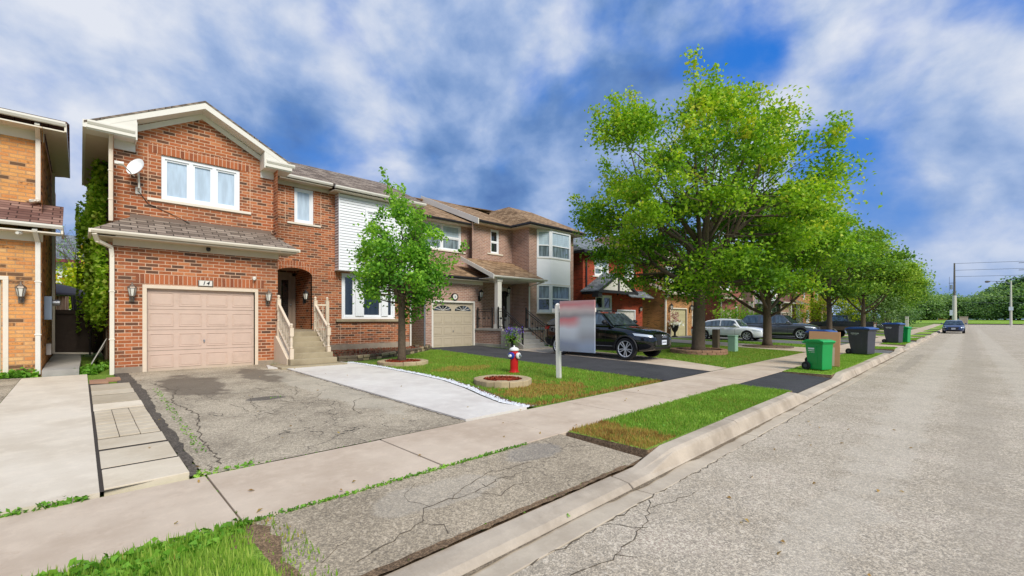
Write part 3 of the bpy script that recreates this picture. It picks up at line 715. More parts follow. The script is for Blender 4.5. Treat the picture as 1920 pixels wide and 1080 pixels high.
# ================================================================== house with number 14
H = thing('brick_house', 'orange brick two storey house with number 14 over its rosy beige garage door', 'house', (2.5, 14.86, .15))
mb = MB()
GW = .6; GR = 4.37
mb.wall('Y', 14.86, GW, GR, -.1, 3.52, [(1.24, 3.74, -.1, 2.34)], .12)
mb.wall('X', GW, 14.86, 27, -.3, 6.25)
mb.wall('X', GR, 14.86, 17.6, -.1, 6.3, depth=-.1)
mb.wall('Y', 15.3, GW, GR, 3.3, 6.2, [(1.58, 3.45, 4.78, 5.99)], .12)
mb.poly([(GW, 15.3, 6.2), (GR, 15.3, 6.2), (GR, 15.3, 6.42), (2.5, 15.3, 7.42), (GW, 15.3, 6.42)])
mb.poly([(GW, 27, -.3), (10.7, 27, -.3), (10.7, 27, 6.5), (GW, 27, 6.5)])
mb.wall('X', 10.7, 17.6, 27, -.3, 6.6, depth=-.1)
mb.poly([(10.7, 17.3, 6.4), (10.7, 27, 6.4), (10.7, 20.6, 8.2)])
DX0, DX1, DZ0, DZ1 = 4.95, 6.39, 1.1, 3.44
mb.wall('Y', 17.6, GR, 10.7, -.1, 6.7, [(DX0, DX1, DZ0, DZ1), (7.55, 9.95, 1.52, 3.38), (5.75, 6.45, 5.15, 6.46)], .12)
# arch spandrels over the door opening
def archz(x): 
    t = (x-5.72)/.68; return 3.14+.3*math.sqrt(max(0, 1-t*t))
for i in range(16):
    xa = DX0+(DX1-DX0)*i/16; xb = DX0+(DX1-DX0)*(i+1)/16
    mb.poly([(xa, 17.6, archz(xa)), (xb, 17.6, archz(xb)), (xb, 17.6, DZ1), (xa, 17.6, DZ1)])
    mb.poly([(xa, 17.6, archz(xa)), (xb, 17.6, archz(xb)), (xb, 17.8, archz(xb)), (xa, 17.8, archz(xa))])
# alcove
mb.poly([(DX1, 17.6, DZ0), (DX1, 19.5, DZ0), (DX1, 19.5, 3.6), (DX1, 17.6, 3.6)])
mb.poly([(4.6, 19.5, DZ0), (DX1, 19.5, DZ0), (DX1, 19.5, 3.6), (4.6, 19.5, 3.6)])
mb.poly([(4.6, 17.6, 3.5), (DX1, 17.6, 3.5), (DX1, 19.5, 3.5), (4.6, 19.5, 3.5)])
mb.poly([(4.6, 17.6, DZ0), (4.6, 19.5, DZ0), (4.6, 19.5, 3.6), (4.6, 17.6, 3.6)])
mb.build('wall', M['brick_orange'], H, normals=False)
mb = MB(); mb.box(GW-.012, 14.842, -.1, 1.15, 14.9, .3); mb.box(3.83, 14.842, -.1, GR+.012, 14.9, .26); mb.box(5.9, 17.58, -.1, 10.72, 17.65, .5); mb.build('foundation', M['parge'], H)
soldier(H, 1.02, 3.98, 2.44, 2.68, 14.86); soldier(H, 1.3, 3.72, 6.0, 6.25, 15.3); soldier(H, 7.0, 7.5, 3.14, 3.4, 17.6)
mb = MB()
for i in range(17):   # voussoirs
    a0 = math.pi*(.04+.92*i/17); a1 = math.pi*(.04+.92*(i+.88)/17)
    q = [(5.72-.68*math.cos(a)*r, 3.14+.3*math.sin(a)*(1 if r == 1 else 1)+(r-1)*.9*math.sin(a)) for a, r in ((a0, 1), (a1, 1), (a1, 1.3), (a0, 1.3))]
    q = [(min(max(p[0], 4.4), 6.75), p[1]) for p in q]
    mb.prism(q, 'Y', 17.592, 17.64)
mb.build('brick_arch', M['brick_soldier'], H)
mb = MB()   # thin vertical control lines beside openings
for x, z0, z1, Y in ((1.3, 4.78, 6.2, 15.3), (3.72, 4.78, 6.2, 15.3), (5.44, 5.1, 6.4, 17.6), (6.72, 5.1, 6.4, 17.6), (7.5, .5, 1.45, 17.6), (8.33, .5, 1.45, 17.6)):
    mb.box(x-.008, Y-.004, z0, x+.008, Y+.02, z1)
mb.build('mortar_joint', mat('pale_mortar', srgb(214, 180, 152), .9), H)
# roofs
rs = .536
mb = MB()
mb.slab([(.06, 14.82, 6.3), (2.5, 14.82, 7.6), (2.5, 21.5, 7.6), (.06, 21.5, 6.3)], .05)
mb.slab([(2.5, 14.82, 7.6), (4.82, 14.82, 6.36), (4.82, 21.5, 6.36), (2.5, 21.5, 7.6)], .05)
ez = 6.78
mb.slab([(2.9, 17.12, ez), (7.0, 17.12, ez), (7.0, 20.6, 8.37), (4.4, 20.6, 8.37)], .05)
mb.slab([(7.0, 16.82, ez-.12), (11.02, 16.82, ez-.12), (11.02, 20.6, 8.375), (7.0, 20.6, 8.375)], .05)
mb.slab([(2.0, 25, 6.2), (11.02, 25, 6.2), (11.02, 20.6, 8.365), (4.4, 20.6, 8.365)], .05)
mb.build('roof', M['roof_grey'], H)
mb = MB()   # skirt roof over the garage
mb.slab([(.2, 14.4, 3.66), (4.82, 14.4, 3.66), (4.25, 15.3, 4.2), (.95, 15.3, 4.2)], .04)
mb.slab([(.2, 14.4, 3.66), (.95, 15.3, 4.2), (.62, 15.6, 4.05), (.2, 15.6, 3.66)], .04)
mb.slab([(4.82, 14.4, 3.66), (4.82, 15.6, 3.66), (4.4, 15.6, 4.0), (4.25, 15.3, 4.2)], .04)
mb.build('garage_roof', M['roof_grey'], H)
mb = MB(); mb.bar((.93, 15.28, 4.22), (4.3, 15.28, 4.22), .06, .1); mb.build('flashing', mat('brown_flashing', srgb(120, 100, 86), .7), H)
mb = MB()   # skirt soffit + frieze
mb.box(.24, 14.46, 3.52, 4.78, 15.2, 3.56); mb.box(GW-.02, 14.83, 3.36, GR+.02, 14.86, 3.53)
mb.box(.24, 14.46, 3.53, .62, 15.6, 3.57); mb.build('soffit', M['soffit'], H)
g = gutter(H, .18, 4.84, 14.38, 3.57, s=.09)
mb = MB(); mb.box(.14, 14.4, 3.57, .2, 15.6, 3.66); mb.box(4.82, 14.4, 3.57, 4.88, 15.6, 3.66); mb.build('fascia', M['cream'], H)
mb = MB()   # rake boards of the gable
for (xa, za, xb, zb) in ((.42, 6.47, 2.5, 7.58), (4.62, 6.45, 2.5, 7.58)):
    mb.prism([(xa, za), (xb, zb), (xb, zb-.2), (xa, za-.17)], 'Y', 14.83, 14.87)
    mb.prism([(xa, za-.14), (xb, zb-.17), (xb, zb-.2), (xa, za-.17)], 'Y', 14.87, 15.3)
    mb.prism([(xa+(.2 if xa < 2 else -.2), za-.1), (xb, zb-.2), (xb, zb-.35), (xa+(.2 if xa < 2 else -.2), za-.26)], 'Y', 15.275, 15.297)
mb.box(.1, 14.83, 6.16, 1.02, 14.87, 6.34); mb.box(.1, 14.87, 6.13, 1.02, 15.3, 6.16); mb.box(1.02, 14.83, 6.1, 1.05, 15.3, 6.55)
mb.box(4.02, 14.83, 6.16, 4.78, 14.87, 6.36); mb.box(4.02, 14.87, 6.13, 4.78, 15.5, 6.16); mb.box(3.99, 14.83, 6.1, 4.02, 15.3, 6.55)
mb.prism([(.25, 6.34), (1.04, 6.34), (1.04, 6.78), (.45, 6.46)], 'Y', 14.835, 14.86); mb.prism([(4.0, 6.36), (4.7, 6.36), (4.6, 6.44), (4.0, 6.76)], 'Y', 14.835, 14.86)
mb.box(.62, 15.26, 5.9, 1.04, 15.297, 6.14); mb.box(4.0, 15.26, 5.9, 4.39, 15.297, 6.14)
mb.box(.04, 14.83, 6.15, .1, 21.4, 6.33)
mb.build('rake_board', M['white'], H)
mb = MB(); mb.box(.1, 15.3, 6.13, GW, 21.4, 6.16); mb.box(4.4, 17.18, 6.6, 7.0, 17.6, 6.64); mb.box(7.0, 16.9, 6.47, 11.0, 17.6, 6.51); mb.box(GR, 17.55, 6.46, 7.2, 17.585, 6.6); mb.build('soffit', M['soffit'], H)
gutter(H, .12, 1.0, 14.8, 6.24, s=.1, m='white'); gutter(H, 4.05, 4.86, 14.8, 6.26, s=.1, m='white'); gutter(H, 4.8, 7.02, 17.1, 6.66, m='white'); gutter(H, 6.98, 11.04, 16.8, 6.54, m='white')
downspout(H, [(.56, 14.95, 6.22), (.56, 15.24, 5.85), (.56, 15.24, 4.02)], .09); downspout(H, [(.24, 14.43, 3.56), (.3, 14.6, 3.4), (.545, 14.8, 3.3), (.565, 14.82, 3.1), (.565, 14.82, .12)], .09)
downspout(H, [(10.68, 16.9, 6.5), (10.68, 17.54, 6.2), (10.68, 17.54, .3)], .07, 'white')
# windows and doors
window(H, 1.58, 3.45, 4.78, 5.99, 15.36, 3, pane='pane_white', fw=.085, sill=False, ws=[1.05, 1, 1])
mb = MB(); mb.box(1.28, 15.25, 4.7, 3.74, 15.35, 4.775); mb.build('sill', M['cream'], H, bevel=.006)
window(H, 5.75, 6.45, 5.15, 6.46, 17.66, 1, pane='pane_white', fw=.085)
w = window(H, 7.55, 9.95, 1.52, 3.38, 17.66, 3, pane='pane_dark', fw=.11, ws=[.55, 1.3, .55], sill=False)
mb = MB(); mb.box(8.14, 17.6, 1.64, 8.5, 17.72, 3.26); mb.box(9.3, 17.6, 1.64, 9.6, 17.72, 3.26); mb.build('mullion_panel', M['vinyl'], H)
mb = MB(); mb.box(7.3, 17.5, 1.4, 10.1, 17.7, 1.515); mb.build('sill', M['step_conc'], H, bevel=.01)
garage_door(H, 1.24, 3.74, .13, 2.32, 14.87, 'garage_pink', 'beige', 4, 4)
mb = MB(); mb.box(1.15, 14.8, .05, 3.83, 14.99, .13); mb.build('threshold', M['pad'], H)
mb = MB()   # entrance door in the alcove
mb.box(5.25, 19.36, 1.12, 5.37, 19.48, 3.4); mb.box(6.24, 19.36, 1.12, 6.37, 19.48, 3.4); mb.box(5.25, 19.36, 3.28, 6.37, 19.48, 3.42); mb.box(5.66, 19.37, 1.12, 5.74, 19.47, 3.3)
d = mb.build('door_frame', M['door_frame'], H)
mb = MB(); mb.box(5.74, 19.4, 1.12, 6.24, 19.46, 3.28); mb.box(5.37, 19.4, 1.12, 5.66, 19.46, 3.28); d = mb.build('entrance_door', M['door_frame'], H)
mb = MB(); mb.box(5.84, 19.385, 1.4, 6.1, 19.4, 3.1); mb.build('door_glass', M['pane_dark'], d)
mb = MB(); mb.lathe((6.18, 19.37, 2.1), [(.03, -.03), (.03, .03)], 10, axis='Y'); mb.build('handle', M['steel'], d)
# steps
mb = MB(); LZ = 1.12
mb.box(3.95, 13.1, 0, 5.8, 14.2, .19); mb.box(4.28, 13.42, .19, 5.62, 14.3, .36)
n = 5
for i in range(n):
    z1 = .36+(i+1)*(LZ-.36)/n; y = 13.68+i*.235
    mb.box(4.42, y, .1, 5.6, 14.95, z1)
mb.box(4.4, 14.85, .0, 5.95, 17.6, LZ+.003); mb.box(4.45, 17.5, .3, 6.39, 19.5, LZ)
mb.build('steps', M['step_conc'], H, bevel=.012)
mb = MB(); mb.prism([(13.66, .1), (14.9, .1), (14.9, 1.0), (14.7, 1.0), (13.66, .36)], 'X', 4.26, 4.4); mb.build('step_cheek', M['beige'], H)
def wood_rail(h, x, y0, z0, y1, z1, name='railing'):
    r = MB(); r.bar((x, y0, z0+.86), (x, y1, z1+.86), .07, .06); r.bar((x, y0, z0+.12), (x, y1, z1+.12), .06, .05); o = r.build(name, M['beige'], h, bevel=.006)
    for (y, z, ht) in ((y0, z0, 1.02), (y1, z1, 1.12)):
        p = MB(); p.box(x-.05, y-.05, z-.3 if y == y1 else z, x+.05, y+.05, z+.3)
        p.lathe((x, y, z), [(.035, .3), (.05, .33), (.035, .36), (.045, .5), (.035, .62), (.05, .65), (.05, .66)], 10)
        p.box(x-.05, y-.05, z+.66, x+.05, y+.05, z+ht-.12); p.lathe((x, y, z+ht-.12), [(.03, 0), (.05, .02), (.028, .04), (.045, .075), (.045, .1), (.02, .13)], 10)
        p.build('newel_post', M['beige'], o)
    for i in range(1, 8):
        t = i/8; y = y0+(y1-y0)*t; z = z0+(z1-z0)*t
        b = MB(); b.lathe((x, y, z), [(.018, .12), (.02, .24), (.012, .27), (.024, .45), (.012, .62), (.02, .66), (.018, .86)], 6); b.build('baluster', M['beige'], o)
    return o
wood_rail(H, 4.35, 13.56, .36, 14.7, 1.12); wood_rail(H, 5.5, 13.78, .36, 14.86, 1.12)
r = MB(); r.bar((5.5, 14.9, 1.98), (5.9, 14.9, 1.98), .06, .06); r.bar((5.5, 14.9, 1.24), (5.9, 14.9, 1.24), .05, .05); o = r.build('railing', M['beige'], H)
p = MB(); p.box(5.85, 14.85, 1.12, 5.95, 14.95, 2.12); p.lathe((5.9, 14.9, 2.12), [(.03, 0), (.05, .02), (.028, .04), (.045, .075), (.045, .1), (.02, .13)], 10); p.build('newel_post', M['beige'], o)
for x in (5.62, 5.76):
    b = MB(); b.lathe((x, 14.9, 1.12), [(.018, .12), (.02, .24), (.012, .27), (.024, .45), (.012, .62), (.02, .66), (.018, .86)], 6); b.build('baluster', M['beige'], o)
# white sided box bay upstairs
mb = MB(); z = 3.48
ml = MB()
while z < 6.42:
    z2 = min(z+.11, 6.47); ml.box(7.26, 17.215, z-.012, 10.6, 17.222, z+.001); ml.box(7.262, 17.223, z-.012, 7.285, 17.58, z+.001)
    mb.poly([(7.3, 17.205, z), (10.6, 17.205, z), (10.6, 17.222, z2), (7.3, 17.222, z2)]); mb.poly([(7.3, 17.205, z), (7.3, 17.222, z), (10.6, 17.222, z), (10.6, 17.205, z)])
    mb.poly([(7.27, 17.22, z), (7.287, 17.22, z2), (7.287, 17.6, z2), (7.27, 17.6, z)]); mb.poly([(7.27, 17.22, z), (7.27, 17.6, z), (7.287, 17.6, z), (7.287, 17.22, z)])
    z = z2
mb.box(7.25, 17.19, 3.44, 10.62, 17.6, 3.475); mb.box(7.265, 17.2, 3.475, 7.3, 17.235, 6.47); mb.box(10.58, 17.2, 3.475, 10.62, 17.6, 6.47)
sb = mb.build('siding_bay', M['siding'], H, normals=False); ml.build('lap_shadow_line', mat('lap_shadow_grey', srgb(120, 124, 132), .8), sb)  # grey lines paint in the shadow under each siding lap
window(H, 8.35, 9.7, 4.65, 6.0, 17.17, 2, pane='pane_mid', fw=.08, sill=False)
# fittings
wall_lamp(H, .94, 2.18, 14.86); wall_lamp(H, 4.08, 2.15, 14.86); wall_lamp(H, 6.1, 2.35, 17.58, 'iron', 1.1)
mb = MB(); mb.box(2.33, 14.83, 2.42, 2.69, 14.856, 2.6); o = mb.build('number_plaque', M['lampmetal'], H, bevel=.02)
mb = MB(); mb.box(2.36, 14.822, 2.44, 2.66, 14.834, 2.58); mb.build('plaque_face', M['white'], o, bevel=.02)
arc_text(o, '14', 2.51, 2.51, 14.818, .15, 'number_black')
def camera_dome(h, x, y, z, m):
    mb = MB(); mb.lathe((x, y, z), [(.05, .06), (.055, .0), (.045, -.03), (.02, -.05)], 12); mb.tube([(x, y, z), (x-.03, y-.1, z-.02)], .032, 8); mb.build('security_camera', M[m], h, smooth=False)
camera_dome(H, 2.55, 14.7, 3.44, 'iron'); camera_dome(H, 3.72, 14.83, 2.72, 'white')
mb = MB()   # satellite dish
mb.lathe((0, 0, 0), [(.02, -.012), (.16, .0), (.29, .045), (.3, .062), (.2, .025), (.1, .008), (.015, .0)], 26)
rq = Vector((-.62, -.66, .42)).normalized().to_track_quat('Z', 'Y'); mb.v = [tuple(rq @ Vector((p[0]*.68, p[1]*.86, p[2]))+Vector((1.05, 14.98, 5.42))) for p in mb.v]
dish = mb.build('satellite_dish', M['vinyl'], H, smooth=False)
mb = MB(); mb.tube([(1.08, 15.0, 5.3), (1.1, 15.1, 5.1), (1.1, 15.1, 4.95), (1.1, 15.28, 4.9)], .022, 8); mb.box(1.04, 15.27, 4.82, 1.16, 15.3, 5.0); mb.tube([(1.0, 14.98, 5.2), (.75, 14.6, 5.34)], .016, 6); mb.build('dish_arm', M['white'], dish)
mb = MB(); mb.lathe((.72, 14.58, 5.36), [(.045, -.05), (.05, .05)], 10, axis='X'); mb.box(.6, 14.55, 5.33, .72, 14.62, 5.4); mb.build('dish_receiver', M['white'], dish)
mb = MB(); mb.tube([(1.1, 15.27, 4.9), (1.3, 15.28, 4.6), (1.8, 15.28, 4.4), (2.2, 15.22, 4.2)], .008, 5); mb.build('cable', M['iron'], H)

# ================================================================== neighbour on the left
N = thing('brick_house', 'yellow brick house cut by the left edge of the picture, with reddish roof', 'house', (-4, 15.5, .15))
mb = MB()
mb.wall('Y', 15.5, -5, -.66, -.1, 3.6, [(-4, -1.3, -.1, 2.5)], .12); mb.wall('X', -.66, 15.5, 24, -.2, 6.2, depth=-.1); mb.wall('Y', 16.0, -5, -.66, 3.4, 6.1); mb.wall('X', -5, 15.5, 24, -.2, 6.2); mb.wall('Y', 24, -5, -.66, -.2, 6.2)
mb.build('wall', M['brick_yellow'], N, normals=False)
mb = MB(); mb.slab([(-5.4, 15.05, 3.76), (-.3, 15.05, 3.76), (-.3, 16.0, 4.36), (-5.4, 16.0, 4.36)], .05); mb.build('garage_roof', M['roof_red'], N)
mb = MB(); mb.slab([(-5.4, 15.5, 6.38), (-.24, 15.5, 6.38), (-.24, 19.6, 7.6), (-5.4, 19.6, 7.6)], .05); mb.slab([(-5.4, 24, 6.3), (-.24, 21, 6.3), (-.24, 19.6, 7.595), (-5.4, 19.6, 7.595)], .05); mb.build('roof', M['roof_red'], N)
gutter(N, -5.4, -.26, 15.46, 6.25, s=.1, m='white'); gutter(N, -5.4, -.3, 15.01, 3.65, s=.09, m='white')
mb = MB(); mb.box(-5.3, 15.55, 6.12, -.28, 16.0, 6.15); mb.box(-.62, 16, 6.12, -.28, 20.5, 6.15); mb.box(-5.3, 15.1, 3.54, -.34, 15.5, 3.57); mb.box(-5, 15.97, 5.9, -.64, 15.998, 6.12); mb.box(-5, 15.47, 3.36, -.64, 15.498, 3.54)
mb.box(-.28, 15.5, 6.12, -.24, 20.5, 6.34); mb.box(-.33, 15.06, 3.54, -.29, 15.98, 3.72); mb.build('soffit', M['cream'], N)
downspout(N, [(-.74, 15.55, 6.2), (-.74, 15.92, 5.95), (-.74, 15.92, 4.42), (-.86, 15.8, 4.38)], .09, 'white'); downspout(N, [(-.76, 15.1, 3.6), (-.72, 15.42, 3.35), (-.72, 15.42, .2)], .09, 'white')
garage_door(N, -3.9, -1.28, .15, 2.42, 15.5, 'garage_tan', 'cream', 4, 4)
wall_lamp(N, -.99, 2.12, 15.5)
camera_dome(N, -1.0, 15.2, 3.5, 'white')
mb = MB(); mb.box(-.66, 16.4, 1.5, -.52, 16.75, 2.1); m_ = mb.build('meter_box', M['greybox'], N, bevel=.01)
mb = MB(); mb.lathe((-.45, 16.95, 1.95), [(.08, -.1), (.08, .06), (.06, .08)], 14, axis='X'); mb.build('meter', M['steel'], N)
mb = MB(); mb.box(-.66, 17.3, .55, -.56, 17.5, .85); mb.build('outlet_box', M['white'], N, bevel=.01)
downspout(N, [(-.6, 20, 6.1), (-.6, 20, .45), (.3, 20.2, .38)], .07)

# ================================================================== pinkish brown house
P = thing('brick_house', 'pinkish brown brick house with white bay windows, porch column and iron railings', 'house', (16, 17, .15))
mb = MB()
mb.wall('Y', 17.5, 11.32, 14.9, -.1, 3.5, [(11.85, 14.32, -.1, 2.34)], .12); mb.wall('X', 11.32, 17.5, 28, -.1, 6.6); mb.wall('X', 14.9, 17.5, 18.35, -.1, 3.6, depth=-.1)
mb.wall('Y', 18.94, 11.32, 15.34, 3.3, 6.7, [(12.2, 14.64, 5.1, 6.5)], .12); mb.wall('X', 15.34, 18.35, 18.95, 3.2, 6.7)
mb.wall('Y', 18.35, 14.9, 17.87, .4, 6.7, [(16.22, 16.85, 5.15, 6.47), (16.72, 17.72, 1.0, 3.3)], .12)
mb.wall('X', 17.87, 17.0, 18.35, -.1, 6.7); mb.wall('Y', 17.0, 17.87, 21.83, -.1, 6.7, [(18.57, 21.2, 1.95, 6.6)], .1); mb.wall('X', 21.83, 17, 28, -.1, 6.7, depth=-.1); mb.wall('Y', 28, 11.32, 21.83, -.1, 6.6)
mb.build('wall', M['brick_pink'], P, normals=False)
soldier(P, 11.7, 14.5, 2.44, 2.66, 17.5, m='brick_pink')
# porch
mb = MB(); mb.box(14.42, 15.5, .0, 17.86, 18.34, .94); mb.build('porch_base', M['brick_pink'], P)
mb = MB(); mb.box(14.36, 15.44, .94, 17.865, 18.345, 1.05); mb.box(14.4, 15.48, -.05, 17.86, 15.52, .3); mb.box(14.395, 15.48, -.05, 14.43, 17.48, .3)
for i in range(5): mb.box(14.42, 14.1+i*.29, -.05, 16.25, 15.47, .2+i*.165)
mb.prism([(14.0, -.05), (15.5, -.05), (15.5, .95), (15.3, .95), (14.0, .3)], 'X', 14.34, 14.415)
mb.build('steps', M['step_conc2'], P, bevel=.01)
mb = MB(); mb.box(14.5, 15.9, 1.05, 14.84, 16.2, 1.25); mb.box(14.54, 15.93, 1.25, 14.8, 16.17, 3.45); mb.box(14.5, 15.9, 3.35, 14.84, 16.2, 3.5); mb.build('porch_column', M['white'], P, bevel=.01)
mb = MB(); mb.slab([(14.15, 15.8, 3.62), (17.86, 15.8, 3.62), (17.86, 18.35, 4.72), (14.15, 18.35, 4.72)], .05); mb.build('porch_roof', M['roof_brown'], P)
mb = MB(); mb.prism([(15.75, 3.66), (18.3, 4.76), (18.3, 4.56), (15.75, 3.45)], 'X', 14.1, 14.15); mb.box(14.15, 15.9, 3.48, 17.85, 16.15, 3.58); mb.box(14.2, 16.15, 3.5, 17.85, 18.34, 3.53); mb.build('porch_trim', M['white'], P)
gutter(P, 14.12, 18.0, 15.74, 3.53, s=.09, m='white')
mb = MB(); mb.slab([(10.95, 17.0, 3.58), (15.3, 17.0, 3.58), (15.0, 18.94, 4.35), (11.3, 18.94, 4.35)], .05); mb.build('garage_roof', M['roof_brown'], P)
mb = MB(); mb.box(11.0, 17.05, 3.42, 14.9, 17.5, 3.45); mb.box(11.3, 17.47, 3.25, 14.9, 17.498, 3.42); mb.build('soffit', M['cream'], P)
gutter(P, 10.95, 14.9, 16.96, 3.48, s=.1, m='darktrim')
# roofs
mb = MB()
mb.slab([(10.95, 18.42, 6.62), (15.2, 18.42, 6.62), (15.2, 23.4, 8.75), (10.95, 23.4, 8.75)], .05)
mb.slab([(14.95, 17.85, 6.75), (18.5, 17.85, 6.75), (18.5, 23.3, 9.0), (14.95, 23.3, 9.0)], .05)
mb.slab([(17.35, 16.4, 6.78), (22.35, 16.4, 6.78), (20.6, 19.4, 8.3), (18.6, 19.4, 8.3)], .05)
mb.slab([(17.35, 16.4, 6.78), (18.6, 19.4, 8.3), (18.6, 21, 8.3), (17.35, 21, 6.78)], .05)
mb.slab([(22.35, 16.4, 6.78), (22.35, 24, 6.78), (20.6, 22, 8.3), (20.6, 19.4, 8.3)], .05)
mb.slab([(18.6, 19.4, 8.3), (20.6, 19.4, 8.3), (20.6, 22, 8.3), (18.6, 22, 8.3)], .05)
mb.slab([(10.95, 28.3, 6.6), (22.3, 28.3, 6.6), (20.6, 22.5, 8.9), (10.95, 23.4, 8.74)], .05)
mb.build('roof', M['roof_brown'], P)
mb = MB(); mb.prism([(17.85, 6.8), (23.3, 9.05), (23.3, 8.7), (17.85, 6.5)], 'X', 14.9, 14.96); mb.build('rake_board', M['white'], P)
mb = MB(); mb.box(17.4, 16.45, 6.6, 22.3, 17.0, 6.64); mb.box(17.4, 17.0, 6.601, 17.86, 18.3, 6.641); mb.box(15.0, 17.9, 6.58, 17.4, 18.35, 6.62); mb.box(11.0, 18.47, 6.46, 15.3, 18.93, 6.5); mb.box(21.84, 17, 6.602, 22.3, 22, 6.64); mb.build('soffit', M['soffit'], P)
gutter(P, 17.33, 22.37, 16.36, 6.66, m='darktrim'); gutter(P, 14.97, 17.3, 17.8, 6.63, m='darktrim'); gutter(P, 10.95, 14.9, 18.38, 6.5, m='darktrim')
mb = MB(); mb.box(17.3, 16.4, 6.66, 17.35, 18.3, 6.76); mb.box(22.35, 16.4, 6.66, 22.4, 21, 6.76); mb.build('fascia', M['darktrim'], P)
# windows
window(P, 12.2, 14.64, 5.1, 6.5, 19.0, 2, True, fw=.08, panes=['pane_mid', 'pane_blind'])
window(P, 16.22, 16.85, 5.15, 6.47, 18.41, 1, True, fw=.07, panes=['pane_dark', 'pane_dark'])
# canted bay
bx = [(18.5, 17.0), (19.2, 16.55), (20.95, 16.55), (21.3, 17.0)]
mb = MB(); fr = [(18.6, 1.95), (21.2, 1.95)]
mb.prism(bx, 'Z', 3.5, 4.95); mb.prism(bx, 'Z', 6.52, 6.62); mb.prism(bx, 'Z', 1.9, 1.98)
mb.build('bay_panel', M['vinyl'], P)
mb = MB(); mb.prism([(18.47, 17), (19.18, 16.52), (20.97, 16.52), (21.33, 17)], 'Z', 4.95, 5.0); mb.prism([(18.47, 17), (19.18, 16.52), (20.97, 16.52), (21.33, 17)], 'Z', 3.46, 3.51); mb.build('bay_moulding', M['white'], P)
mb = MB(); mb.prism([(18.45, 17), (19.17, 16.49), (20.98, 16.49), (21.35, 17)], 'Z', 1.82, 1.9); mb.build('sill', M['cream'], P)
def bay_window(a, b, z0, z1, cols, top, bot):
    a = Vector((*a, 0)); b = Vector((*b, 0)); d = (b-a); L = d.length; d.normalize(); ang = math.atan2(d.y, d.x)
    mbw = MB(); f = .07
    def bxw(m_, s0, s1, q0, q1, o0, o1):
        nrm = Vector((d.y, -d.x, 0))
        pts = [a+d*s0+nrm*o0, a+d*s1+nrm*o0, a+d*s1+nrm*o1, a+d*s0+nrm*o1]
        m_.add([(p.x, p.y, q0) for p in pts]+[(p.x, p.y, q1) for p in pts], [(0,3,2,1),(4,5,6,7),(0,1,5,4),(1,2,6,5),(2,3,7,6),(3,0,4,7)])
    bxw(mbw, 0, f*1.6, z0, z1, -.06, .02); bxw(mbw, L-f*1.6, L, z0, z1, -.06, .02); bxw(mbw, f*1.6, L-f*1.6, z1-f, z1, -.06, .02); bxw(mbw, f*1.6, L-f*1.6, z0, z0+f, -.06, .02)
    zm = (z0+z1)/2-.05; bxw(mbw, f*1.6, L-f*1.6, zm-.03, zm+.03, -.05, .012)
    for c in range(1, cols): s = f*1.6+(L-3.2*f)*c/cols; bxw(mbw, s-.12, s+.12, z0+f, z1-f, -.055, .016)
    w = mbw.build('window', M['vinyl'], P)
    for c in range(cols):
        s0 = f*1.6+(L-3.2*f)*c/cols+(.12 if c else 0); s1 = f*1.6+(L-3.2*f)*(c+1)/cols-(.12 if c < cols-1 else 0)
        for (q0, q1, k) in ((z0+f, zm-.03, bot), (zm+.03, z1-f, top)):
            mp = MB(); bxw(mp, s0, s1, q0, q1, -.045, -.03); mp.build('pane', M[k], w)
for z0, z1, tp, bt in ((1.98, 3.46, 'pane_mid', 'pane_dark'), (5.0, 6.52, 'pane_blind', 'pane_mid')):
    bay_window(bx[0], bx[1], z0, z1, 1, tp, bt); bay_window(bx[1], bx[2], z0, z1, 1, tp, bt); bay_window(bx[2], bx[3], z0, z1, 1, tp, bt)
garage_door(P, 11.87, 14.3, .15, 2.32, 17.5, 'garage_tan', 'white', 4, 4, fan=True)
mb = MB(); mb.box(16.72, 18.38, 1.04, 16.84, 18.47, 3.3); mb.box(17.6, 18.38, 1.04, 17.72, 18.47, 3.3); mb.box(16.84, 18.38, 3.18, 17.6, 18.47, 3.3); mb.build('door_frame', M['white'], P)
mb = MB(); mb.box(16.84, 18.42, 1.04, 17.6, 18.48, 3.18); mb.box(16.84, 18.4, 1.04, 16.93, 18.42, 3.18); mb.box(17.51, 18.4, 1.04, 17.6, 18.42, 3.18); mb.box(16.93, 18.4, 1.04, 17.51, 18.42, 1.6); d = mb.build('entrance_door', M['white'], P)
mb = MB(); mb.box(16.95, 18.405, 1.62, 17.49, 18.415, 3.1); mb.build('door_glass', M['pane_dark'], d)
wall_lamp(P, 14.66, 2.72, 17.5, 'iron', 1.3); wall_lamp(P, 17.3, 3.05, 18.2, 'iron', 1.2)
mb = MB(); mb.lathe((13.1, 17.46, 2.6), [(.2, -.01), (.2, .02)], 20, axis='Y', sx=1.05, sy=.9); o = mb.build('number_plaque', M['iron'], P)
mb = MB(); mb.lathe((13.1, 17.44, 2.6), [(.13, -.012), (.13, .012)], 20, axis='Y'); mb.build('plaque_face', M['white'], o)
mb = MB(); mb.lathe((13.1, 17.424, 2.6), [(.055, -.004), (.055, .004)], 12, axis='Y', sx=.8); mb.build('plaque_mark', M['greybox'], o)
